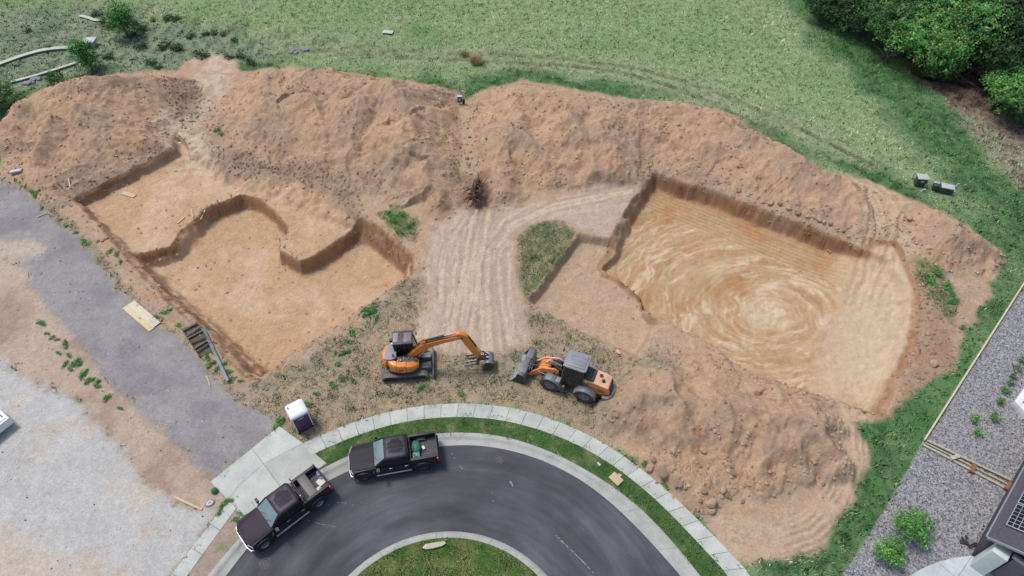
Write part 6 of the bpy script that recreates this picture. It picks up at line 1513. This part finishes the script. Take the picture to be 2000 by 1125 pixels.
# yellowing reed clump before the front tree, dry tan tussock in the field
def tussock(u, v, r, h_, n, cols, label, seed, cat='grass clump'):
    g_ = np.random.default_rng(seed); p = ground(u, v); a = g_.uniform(0, 6.28, n); q = r * np.sqrt(g_.random(n)); bx, by = np.cos(a) * q * .6, np.sin(a) * q * .6
    L = h_ * g_.uniform(.6, 1.1, n); out = g_.uniform(.1, .9, n); tip = np.stack([bx + np.cos(a) * L * out, by + np.sin(a) * L * out, L * np.sqrt(np.maximum(1 - out ** 2 * .7, .1))], 1)
    pa = g_.uniform(0, 6.28, n); w_ = .022 + .02 * g_.random(n); V = np.stack([np.stack([bx - np.cos(pa) * w_, by - np.sin(pa) * w_, bx * 0 - .03], 1), np.stack([bx + np.cos(pa) * w_, by + np.sin(pa) * w_, bx * 0 - .03], 1), tip], 1)
    c = np.array(cols)[g_.integers(0, len(cols), n)] * g_.uniform(.8, 1.2, (n, 1))
    me = mesh_np('grass_clump', V.reshape(-1, 3), np.arange(n * 3).reshape(-1, 3), np.repeat(c, 3, 0), smooth=False); o = link('grass_clump', me, m_bl); o.location = p
    return tag(o, label, cat)
DRY = [A_(206,180,140), A_(186,158,116), A_(214,196,160)]; REED = [A_(120,112,72), A_(96,92,58), A_(150,140,100), A_(70,78,46)]
tussock(931, 124, .75, .9, 420, DRY, 'round dry tan tussock in the field above the metal post', 3)
tussock(908, 108, .6, .5, 240, DRY, 'flattened dry patch just behind the round tan tussock', 4)
tussock(1800, 142, 1.7, 1.2, 900, REED, 'tall dry reed clump at the foot of the bright front tree', 5)
tussock(1835, 152, 1.3, 1.0, 600, REED, 'smaller dry reed clump right of the tall reed clump', 6)
# bushes and small plants in the gravel yard
tree(ground(1772, 1040), 1.7, 1.02, 'larger of the two leafy bushes on the landscape gravel', 'bushes on the landscape gravel', 61, LEAFB, 5200, .06, 'shrub')
tree(ground(1729, 1086), 1.35, .78, 'smaller round bush on the gravel near the bottom edge', 'bushes on the landscape gravel', 62, LEAFB, 3400, .06, 'shrub')
for i, (u, v, h_, r_, lab) in enumerate([(1901,822,.45,.32,'little green plant alone left in the gravel above the log border'),(1940,819,.5,.34,'little green plant right of its neighbour in mid gravel'),(1908,848,.35,.28,'flat green plant nearest the log border'),(1963,766,.4,.28,'bright little plant third along the row to the white deck'),(1953,788,.35,.24,'bright little plant at the lower end of the row by the white deck'),(1971,750,.3,.2,'tiny dull plant next above the bright ones in the row'),(1976,738,.3,.2,'tiny dull plant halfway up the row beside the deck'),(1984,722,.4,.3,'grey green plant near the top of the row'),(1994,706,.45,.34,'grey green plant at the top of the row by the picture edge')]):
    tree(ground(u, v), h_, r_, lab, 'small plants in the gravel yard', 80 + i, LEAFB if i < 5 else [A_(128,146,112), A_(104,124,92)], 340, .05, 'shrub')
# low dark shrubs dotted over the left plot
rg = random.Random(31)
sm_me = None
spots = [(348,98),(372,73),(402,68),(418,66),(436,68),(276,93),(212,113),(296,124),(308,133),(346,96),(458,80),(448,113),(55,62),(190,30),(278,56),(260,70),(340,38),(300,40),(322,92),(325,38),(215,53),(202,43),(95,95),(470,112),(490,123),(395,110)]
proto = None
for i, (u, v) in enumerate(spots):
    if proto is None:
        proto = empty('shrub', (0, 0, 0)); foliage('foliage', proto, [(0, 0, .2, .42, .42, .3), (.25, .1, .15, .3, .3, .22)], 260, .085, LEAFD + [A_(56,100,48)], 5)
        MB().tube([(0, 0, -.05), (.02, 0, .3)], .03, 5).build('stem', m_bark, proto); o = proto
    else:
        o = proto.copy(); C.objects.link(o)
        for ch in proto.children: c = ch.copy(); C.objects.link(c); c.parent = o
    o.location = ground(u, v); s_ = rg.uniform(.7, 1.4); o.scale = (s_ * 1.2, s_, s_ * .8); o.rotation_euler = (0, 0, rg.uniform(0, 6.3))
    tag(o, 'low dark green shrub dotted over the grey green far left plot', 'shrub', 'low shrubs on the far left plot')
# weeds along the edges of the drive
WEEDS = [(30,352,.45),(40,358,.4),(50,364,.4),(62,374,.45),(72,378,.5),(82,408,.4),(118,430,.35),(130,442,.35),(148,455,.45),(165,472,.5),(172,478,.4),(215,492,.5),(228,498,.5),(235,512,.4),(270,598,.35),(330,606,.4),(322,612,.5),(305,620,.4),(350,636,.4),(405,700,.5),(412,712,.5),(425,720,.45),(438,712,.5),(446,726,.45),(452,742,.6),(415,688,.4),(545,826,.5),(552,822,.5),(537,836,.4)]
WEEDS2 = [(78,630,.55),(84,634,.4),(92,652,.4),(102,660,.45),(112,664,.4),(128,674,.55),(115,690,.35),(135,695,.45),(128,712,.5),(148,712,.7),(154,708,.6),(138,722,.4),(160,735,.55),(172,745,.5),(180,742,.4),(190,748,.55),(192,756,.4),(212,776,.45),(206,780,.4),(235,798,.35),(168,728,.4)]
WEEDS3 = [(720,612,.8),(712,606,.6),(735,624,.6),(728,604,.5),(688,652,.5),(680,668,.5),(672,690,.6),(660,712,.5),(668,740,.6),(650,752,.5),(690,745,.5),(700,720,.4),(655,690,.4),(618,770,.5),(600,790,.5),(470,745,.4),(760,752,.4),(820,760,.5),(900,770,.5),(770,430,.8),(785,420,.8),(758,418,.7),(795,445,.7),(775,450,.6),(425,256,.7),(432,262,.6),(1830,535,.8),(1815,548,.9),(1850,560,.7),(1862,590,.7),(1855,570,.6),(1880,640,.6),(1260,905,.5),(1302,952,.4),(438,985,.5),(430,1000,.5),(447,978,.4),(470,1005,.45),(462,1015,.4)]
wp = []
for k in range(3):
    t = empty('weed_plant', (0, -500, 0)); foliage('foliage', t, [(0, 0, .14, .36, .3, .16), (.25, .12, .1, .22, .26, .12), (-.2, -.15, .1, .24, .2, .1)], 210 + 40 * k, .075, LEAFB[:3] + [A_(70,120,58)], 200 + k); wp.append(t)
first = [True] * 3
for L_, lab, grp in ((WEEDS, 'leafy green weed rooted along the pit side edge of the grey drive', 'weeds along the pit side of the drive'), (WEEDS2, 'leafy green weed in the line on the tan strip left of the drive', 'weeds on the tan strip'), (WEEDS3, 'leafy green weed clump growing on bare site soil', 'weeds on the site soil')):
    for (u, v, s_) in L_:
        k = rg.randrange(3)
        if first[k]: o = wp[k]; first[k] = False
        else:
            o = wp[k].copy(); C.objects.link(o)
            for ch in wp[k].children: c = ch.copy(); C.objects.link(c); c.parent = o
        o.location = ground(u, v); o.rotation_euler = (0, 0, rg.uniform(0, 6.3)); o.scale = (s_ * rg.uniform(1, 1.6), s_ * rg.uniform(.8, 1.2), s_); tag(o, lab, 'weed', grp)

# uprooted stump under the gully
p = ground(930, 386); st = empty('tree_stump', p); st.scale = (1.0, 1.35, 1.35); tag(st, 'dark uprooted stump with tangled roots at the foot of the gully', 'tree stump')
m_root = paint('wet_root_wood', (.075, .042, .034), .85, 0, .3, 7, (.2, .14, .1), .35, bump=.6)
MB().tube([(-.15, -.5, .25), (.0, .0, .5), (.05, .35, .6), (.12, .7, .85)], .30, 12, .17).build('bole', m_root, st)
rg = random.Random(8)
for i in range(44):
    a = rg.uniform(0, 6.28); b0 = Vector((rg.uniform(-.25, .25), rg.uniform(-.6, .6), rg.uniform(.3, .8))); d = Vector((math.cos(a), math.sin(a) * .9, rg.uniform(-.3, .75))).normalized(); L_ = rg.uniform(.5, 1.35)
    k1 = Vector((rg.uniform(-.25, .25), rg.uniform(-.25, .25), rg.uniform(-.1, .25)))
    MB().tube([b0, b0 + d * L_ * .5 + k1, b0 + d * L_ + k1 * .4], rg.uniform(.04, .12), 6, .012).build('root', m_root, st)

# ------------------------------------------------------------------ left plot: white walls, plinth, rubble
m_wall = rnd_concrete('white_wall', tuple(A_(196, 202, 180)), .04)
def low_wall(P_, h_, wd_, label):
    pl = resample(catmull([ground(*q)[:2] for q in P_]), .7); root = empty('garden_wall', (pl[0][0], pl[0][1], gz(*pl[0]))); tag(root, label, 'garden wall'); o0 = Vector((pl[0][0], pl[0][1], 0)); m = MB(); secs = []; cp_ = []
    for i, q in enumerate(pl):
        d = pl[min(i + 1, len(pl) - 1)] - pl[max(i - 1, 0)]; d /= np.hypot(*d); nx, ny = -d[1] * wd_ / 2, d[0] * wd_ / 2; z = h_
        a, b_ = Vector((q[0] - nx, q[1] - ny, 0)) - o0, Vector((q[0] + nx, q[1] + ny, 0)) - o0
        secs.append([a + Vector((0, 0, -.3)), a + Vector((0, 0, z)), b_ + Vector((0, 0, z)), b_ + Vector((0, 0, -.3))])
        a2, b2 = a + (a - b_) * .12, b_ + (b_ - a) * .12
        cp_.append([a2 + Vector((0, 0, z + .002)), a2 + Vector((0, 0, z + .07)), b2 + Vector((0, 0, z + .07)), b2 + Vector((0, 0, z + .002))])
    MB().loft(secs).build('wall', P['grey'], root, angle=30); MB().loft(cp_).build('coping', m_wall, root, angle=30); return root
low_wall([(-40,142),(0,127),(40,113),(80,102),(120,97),(162,97)], .14, .42, 'upper curved white capped wall on the far left plot')
low_wall([(22,163),(60,153),(105,140),(148,126)], .14, .28, 'lower straight white capped wall on the far left plot')
low_wall([(157,33),(172,36),(182,40),(195,42),(210,42),(224,44)], .12, .34, 'short broken white edging left of the tallest young tree')
p = ground(178, 90); pb = empty('plinth', p, .1); tag(pb, 'square white topped plinth behind the dense young tree', 'plinth')
MB().box((0, 0, .3), (1.0, .9, .6)).build('base', m_wall, pb, .02); MB().prism([(-.65, -.5), (.65, -.5), (.75, .6), (-.6, .6)], .60, .72, 'xy').build('top', m_lit, pb, .02)
scat = np.random.default_rng(4)
for i in range(14):
    u, v = 44 + 36 * scat.random(), 0; v = 164 - (u - 44) * .25 + scat.uniform(-3, 3); o = stone(u, v, scat.uniform(.2, .4), 'grey broken block in the rubble row below the lower white wall', 'grey rubble below the lower wall', 6)
for i in range(6):
    stone(566 + scat.uniform(0, 36), 99 + scat.uniform(-3, 5), scat.uniform(.2, .42), 'grey broken rock in the small pile behind the middle heap', 'rock pile behind the middle heap', 6)

# ------------------------------------------------------------------ metal post, utility boxes
m_galv = paint('galvanised', (.50, .54, .55), .45, .5, .12, 5, DUST, .15); m_ugrn = paint('utility_green', (.020, .045, .035), .5, 0, .15, 3, DUST, .2); m_ulid = paint('faded_green_lid', (.40, .43, .40), .6, 0, .08, 3)
p = ground(906, 203); po = empty('meter_post', p); tag(po, 'grey metal post with a black meter box between the heaps', 'post')
MB().box((0, 0, .75), (.22, .10, 1.5)).build('post', m_galv, po, .01); MB().box((0, -.08, .28), (.26, .06, .55)).build('boot', m_ugrn, po, .01)
mb2 = MB().box((-.38, -.02, .55), (.40, .22, .62)).build('box', P['trim'], po, .02); MB().box((-.38, -.14, .58), (.18, .02, .30)).build('dial', m_lit, mb2, .01); MB().box((-.36, 0, .90), (.50, .3, .05)).build('cap', m_galv, mb2, .01)
p = ground(912, 147); o = MB().tube([(0, 0, -.05), (.03, 0, .9)], .045, 8).box((.03, 0, .95), (.14, .05, .12)).build('marker_stake', paint('cream_paint', (.60, .57, .38), .6, 0, .08, 4), None); o.location = p; tag(o, 'thin cream marker stake in the grass behind the metal post', 'stake')
p = ground(1794, 361); ub = empty('utility_pedestal', p, R(-8)); tag(ub, 'upright dark green utility pedestal with a pale square lid', 'utility box', 'utility boxes in the grass')
MB().box((0, 0, .42), (.80, .62, .84)).build('body', m_ugrn, ub, .03); MB().box((0, .02, .89), (.92, .74, .10)).build('lid', m_ulid, ub, .03); MB().box((.0, -.325, .62), (.30, .02, .20)).build('notice', paint('pink_notice', (.55, .34, .32), .6, 0, .08, 4), ub, .005); MB().box((.36, -.34, .28), (.10, .03, .36)).build('handle', m_galv, ub, .006)
p = ground(1780, 349); o = MB().cyl((0, 0, -.1), (.06, .1, .75), .07, 8).build('marker_post', paint('tan_marker', (.55, .52, .40), .6, 0, .08, 4), None); o.location = p; tag(o, 'short tan marker post left of the upright pedestal', 'marker post')
p = ground(1803, 374); o = MB().box((-.1, 0, .12), (.10, .10, .30), Matrix.Rotation(.3, 3, 'Y')).box((.08, 0, .12), (.10, .10, .30), Matrix.Rotation(-.2, 3, 'Y')).build('conduit_stub', m_lit, None, .01); o.location = p; tag(o, 'pair of white conduit stubs below the upright pedestal', 'conduit')
p = ground(1843, 375); ub = empty('utility_box', p, R(-20)); tag(ub, 'long dark green ground box with pale lid right of the pedestal', 'utility box', 'utility boxes in the grass')
MB().box((0, 0, .30), (1.15, .62, .60)).build('body', m_ugrn, ub, .03); MB().box((.08, .02, .64), (1.05, .68, .09)).build('lid', m_ulid, ub, .03); MB().box((-.80, .04, .32), (.42, .55, .64)).build('side_box', m_ugrn, ub, .03); MB().box((-.80, .22, .66), (.46, .25, .05)).build('ledge', m_galv, ub, .01)
p = ground(1860, 377); o = MB().box((.05, .1, .5), (.16, .08, 1.0), Matrix.Rotation(.18, 3, 'Y')).tube([(-.28, 0, .4), (-.3, -.1, .05), (-.1, -.2, -.0), (.2, -.2, .08)], .04, 6).build('bonding_post', m_ulid, None, .01); o.location = p; tag(o, 'tilted pale post with a bent pipe at the end of the long box', 'post')

# ------------------------------------------------------------------ right yard: board edging, log border, deck, house, patio
m_newwood = paint('new_timber', (.58, .50, .33), .8, 0, .10, 4, (.4, .33, .22), .3); m_greyw = paint('silvered_log', (.45, .42, .30), .85, 0, .12, 5, (.25, .2, .13), .4, bump=.3); m_rust = paint('rusty_block', (.24, .11, .06), .9, 0, .2, 6, bump=.3)
ed = empty('board_edging', ground(1803, 862)); tag(ed, 'long straight timber edging between right grass strip and gravel yard', 'timber edging')
a, b_ = at(1803, 862), at(2030, 505); L_ = (b_ - a).length; d = (b_ - a).normalized(); nb2 = 8
for i in range(nb2):
    q = a + d * L_ * (i + .5) / nb2; o = MB().box((0, 0, .06), (L_ / nb2 - .02, .10, .30)).build('board', m_newwood, ed, .008); o.location = Vector((q.x, q.y, 0)) - ed.location + Vector((0, 0, .02)); o.rotation_euler = (0, 0, math.atan2(d.y, d.x))
lb = empty('log_border', ground(1803, 868)); tag(lb, 'low border of parallel pale logs across the gravel to the house', 'log border')
for k, (P0, P1, nm) in enumerate((((1800,869),(1964,956),0), ((1808,862),(1972,940),0), ((1806,866),(1968,948),0))):
    a, b_ = at(*P0), at(*P1)
    for i in range(3):
        s0, s1 = a + (b_ - a) * (i / 3 + .004), a + (b_ - a) * ((i + 1) / 3 - .004)
        MB().tube([s0 - lb.location + Vector((0, 0, .10 + .05 * (k == 1))), (s0 + s1) / 2 - lb.location + Vector((0, 0, .11 + .05 * (k == 1))), s1 - lb.location + Vector((0, 0, .10 + .05 * (k == 1)))], .075 if k < 2 else .05, 8).build('log', m_greyw, lb)
for (u, v, lr) in ((1862, 896, .3), (1897, 918, .9), (1966, 952, .7)):
    p = at(u, v); MB().box((0, 0, .16), (.62, .24, .26), Matrix.Rotation(lr, 3, 'Z')).xf(Matrix.Translation(p - lb.location)).build('cross_block', m_rust if u > 1870 else m_greyw, lb, .02)
# white rimmed deck at the picture edge
dk = empty('deck', at(1982, 784)); tag(dk, 'corner of a grey deck with a thick white rim at the right edge', 'deck')
c0 = at(1982, 784, .5); e1 = (at(2030, 716, .5) - c0).normalized(); e2 = (at(2030, 836, .5) - c0).normalized(); base_ = dk.location
def quadbox(o_, e1_, l1, e2_, l2, z0, z1):
    q = [o_, o_ + e1_ * l1, o_ + e1_ * l1 + e2_ * l2, o_ + e2_ * l2]; m = MB(); m._add([Vector((v.x, v.y, z)) - base_ for z in (z0, z1) for v in q], [(3, 2, 1, 0), (4, 5, 6, 7), (0, 1, 5, 4), (1, 2, 6, 5), (2, 3, 7, 6), (3, 0, 4, 7)]); return m
quadbox(c0, e1, 7, e2, .42, .0, .55).build('rim', m_wht, dk, .02); quadbox(c0 + e2 * .43, e1, .42, e2, 6, .0, .55).build('rim', m_wht, dk, .02)
for i in range(10): quadbox(c0 + e1 * .44 + e2 * (.45 + .55 * i), e1, 6.4, e2, .53, .0, .46 + .004 * (i % 2)).build('board', P['slate'], dk, .006)
# dark house in the corner
B0 = at(1898, 1084); d1 = (at(1977, 940) - B0).normalized(); d2 = Vector((d1.y, -d1.x, 0)); ha = math.atan2(d1.y, d1.x)
hs_ = empty('house', B0, ha); tag(hs_, 'dark house with solar panels on its roof in the lower right corner', 'house')
m_sid = paint('dark_siding', (.050, .047, .055), .7, 0, .12, 3); m_shg = paint('dark_shingle', (.070, .066, .080), .85, 0, .22, 10, bump=.5); m_pv = paint('solar_cell', (.006, .006, .008), .12, 0, .1, 3); m_pvf = paint('panel_frame', (.32, .32, .34), .4, .5, .05, 3); m_pal = paint('pale_render', (.56, .60, .57), .7, 0, .06, 3); m_gdr = paint('plum_grey_panel', (.105, .09, .115), .6, 0, .1, 4)
LX, LY = 14.0, 11.0                                  # along d1, and away to the east (-y in the house's own axes)
MB().box((LX / 2, -LY / 2, 1.45), (LX, LY, 2.9)).build('wall', m_sid, hs_, .01)
for k in range(14): MB().box((LX / 2, .012, .12 + .2 * k), (LX, .03, .17)).build('siding_board', m_sid, hs_, .004)
ov = .45; ez = 2.9; pit_ = .42
ra, rb_ = [(-ov, ov * .9, ez), (LX + ov, ov * .9, ez)], LY / 2
ro_ = MB(); rz_ = ez + (rb_ + ov) * pit_
ro_._add([Vector(v) for v in ((-ov, ov, ez), (LX + ov, ov, ez), (LX + ov, -LY / 2, rz_), (-ov, -LY / 2, rz_), (-ov, ov, ez - .16), (LX + ov, ov, ez - .16), (LX + ov, -LY / 2, rz_ - .16), (-ov, -LY / 2, rz_ - .16))], [(0, 1, 2, 3), (7, 6, 5, 4), (0, 4, 5, 1), (1, 5, 6, 2), (2, 6, 7, 3), (3, 7, 4, 0)])
ro_._add([Vector(v) for v in ((-ov, -LY - ov, ez), (LX + ov, -LY - ov, ez), (LX + ov, -LY / 2 - .003, rz_), (-ov, -LY / 2 - .003, rz_), (-ov, -LY - ov, ez - .16), (LX + ov, -LY - ov, ez - .16), (LX + ov, -LY / 2 - .003, rz_ - .16), (-ov, -LY / 2 - .003, rz_ - .16))], [(3, 2, 1, 0), (4, 5, 6, 7), (1, 5, 4, 0), (2, 6, 5, 1), (3, 7, 6, 2), (0, 4, 7, 3)])
rfo = ro_.build('roof', m_shg, hs_, flat=True)
n_ = Vector((0, pit_, 1)).normalized()
def onroof(x, t, up=0.0): return Vector((x, ov - t * 1.0, ez + t * pit_)) + n_ * up
sh = MB()
for r_ in range(9):
    for c_ in range(30):
        q0 = onroof(-ov + .48 * c_ + .24 * (r_ % 2), .02 + .30 * r_, .012); 
        if q0.x + .46 > LX * .6: continue
        sh._add([q0, q0 + Vector((.46, 0, 0)), onroof(q0.x + .46, .31 + .30 * r_, .004), onroof(q0.x, .31 + .30 * r_, .004)], [(0, 1, 2, 3)])
sh_o = sh.build('shingles', m_shg, rfo, flat=True); sh_o['kind'] = 'stuff'
MB().tube([onroof(-ov, -.05, -.02), onroof(LX + ov, -.05, -.02)], .055, 8).build('gutter', m_pvf, hs_)
MB().box((-ov - .03, -LY / 4 + ov / 2, (ez + rz_) / 2 - .06), (.06, math.hypot(LY / 2 + ov, rz_ - ez), .20), Matrix.Rotation(-math.atan(pit_), 3, 'X')).build('verge_board', m_pvf, hs_, .01)
for i in range(3):
    for j in range(2):
        x0, t0 = .70 + 1.75 * i, .42 + 1.12 * j; m = MB(); q = [onroof(x0, t0, .10), onroof(x0 + 1.70, t0, .10), onroof(x0 + 1.70, t0 + 1.07, .10), onroof(x0, t0 + 1.07, .10)]
        pn_o = MB().patch(q, (1, 1), 0, .04).build('solar_panel', m_pvf, hs_, .004)
        cl_ = MB()
        for a2 in range(6):
            for b2 in range(4):
                xx, tt = x0 + .06 + .265 * a2, t0 + .05 + .243 * b2
                cl_.patch([onroof(xx, tt, .143), onroof(xx + .225, tt, .143), onroof(xx + .225, tt + .21, .143), onroof(xx, tt + .21, .143)], (1, 1), 0, .004)
        c_o = cl_.build('solar_cells', m_pv, pn_o, flat=True); c_o['kind'] = 'stuff'
# front wing: pale pier, recessed plum panels
MB().box((-.40, -.52, 1.25), (.72, .80, 2.5)).build('pier', m_pal, hs_, .03)
for k in range(6): MB().box((-.36, -1.55 - .92 * k, 1.35 + .02 * (k % 2)), (.10, .88, 2.3)).build('door_panel', m_gdr, hs_, .012)
MB().box((-.30, -4.1, 2.62), (.22, 6.2, .24)).build('fascia', m_pvf, hs_, .01)
# patio: poured sectors
pa0 = at(1900, 1092); arc_p = [at(1770, 1128), at(1800, 1111), at(1830, 1098), at(1864, 1089), at(1898, 1086)]; far_p = [at(1800, 1185), at(1850, 1180), at(1885, 1160), at(1932, 1101)]
pt_ = tag(empty('patio', at(1860, 1110)), 'white concrete patio with a rounded edge beside the dark house', None, None, 'structure')
m_pat = rnd_concrete('patio_concrete', tuple(A_(200, 206, 208)), .05)
hub = at(1868, 1130)
def sect(*q):
    q = [Vector((v.x, v.y, 0)) for v in q]; c = sum(q, Vector()) / len(q); q = [v + (c - v).normalized() * .012 - pt_.location for v in q]; n = len(q); m = MB()
    m._add([v + Vector((0, 0, .06)) for v in q] + [v + Vector((0, 0, -.15)) for v in q], [tuple(range(n)), tuple(range(n, 2 * n))[::-1]] + [(i, n + i, n + (i + 1) % n, (i + 1) % n) for i in range(n)]); m.build('slab', m_pat, pt_, .008, 1)
sect(at(1740, 1160), arc_p[0], arc_p[1], arc_p[2], hub, at(1868, 1230), at(1740, 1230)); sect(arc_p[2], arc_p[3], arc_p[4], hub); sect(arc_p[4], at(1936, 1103), at(2010, 1150), at(2010, 1230), at(1868, 1230), hub)
# folded black stand on the gravel
p = ground(1888, 1058); fs = empty('folded_stand', p, .3); tag(fs, 'black folded stand with a grey cover lying on the gravel by the house', 'stand')
MB().box((0, -.12, .08), (.95, .20, .12), Matrix.Rotation(-.5, 3, 'Z')).box((.1, -.28, .06), (.5, .22, .10)).build('base', P['trim'], fs, .02); MB().tube([(-.25, .3, .25), (-.2, -.1, .15)], .05, 8).build('leg', P['trim'], fs); MB().tube([(0, .3, .28), (.02, -.1, .15)], .05, 8).build('leg', P['trim'], fs); MB().prism([(-.1, -.25), (.35, -.2), (.1, .25), (-.02, .2)], .14, .24, 'xy').build('cover', P['grey'], fs, .03)
# white trailer corner at the left picture edge
p0, p1 = at(18, 816, .93), at(1, 829, .93)
tv = empty('trailer', Vector((p0.x, p0.y, .0)), math.atan2((p1 - p0).y, (p1 - p0).x)); tag(tv, 'white trailer body only its corner in view at the left edge', 'trailer')
MB().box((2.2, -.95, .62), (4.4, 1.9, .62)).xf(Matrix.Translation((0, 0, 0))).build('body', m_wht, tv, .06, 3); MB().box((2.2, -.95, .96), (4.1, 1.6, .05)).build('lid', m_wht, tv, .02); MB().box((.22, -.6, 1.0), (.06, .5, .05)).build('handle', P['trim'], tv, .01)
for x in (1.6, 2.9):
    for y in (-.05, -1.85): MB().lathe([(-.1, .02), (-.1, .28), (.1, .28), (.1, .02)], (x, y, .28), 'y', 18).build('wheel', P['tyre'], tv)

lr, rl, tb_k, bt = (lambda p: p.x), (lambda p: -p.x), (lambda p: -p.y), (lambda p: p.y)
rank_labels('stones at the foot of the front heap', '%s tan stone from the left along the pavement side foot of the lumpy heap', lr)
rank_labels('stones above the far pit wall', '%s rounded stone from the left in the row above the far pit wall', lr)
rank_labels('stones beside the front heap', '%s brown stone from the bottom on worn soil right of the lumpy heap', bt)
rank_labels('stones behind the loader', '%s pinkish stone from the left on the soil behind the wheel loader', lr)
rank_labels('stones in the gully', '%s small stone from the top of the narrow gully between middle heaps', tb_k)
rank_labels('stones round the left pit', '%s pale rubble stone from the left around the left pit and lane', lr)
rank_labels('grey rubble below the lower wall', '%s grey block from the left below the lower white wall', lr)
rank_labels('rock pile behind the middle heap', '%s grey rock from the left in the small pile behind the middle heap', lr)
rank_labels('low shrubs on the far left plot', '%s low dark shrub from the left on the grey green far plot', lr)
rank_labels('weeds along the pit side of the drive', '%s green weed from the top along the pit side of the drive', lr)
rank_labels('weeds on the tan strip', '%s green weed from the left on the tan strip beyond the drive', lr)
rank_labels('weeds on the site soil', '%s leafy weed clump from the left growing on bare site soil', lr)
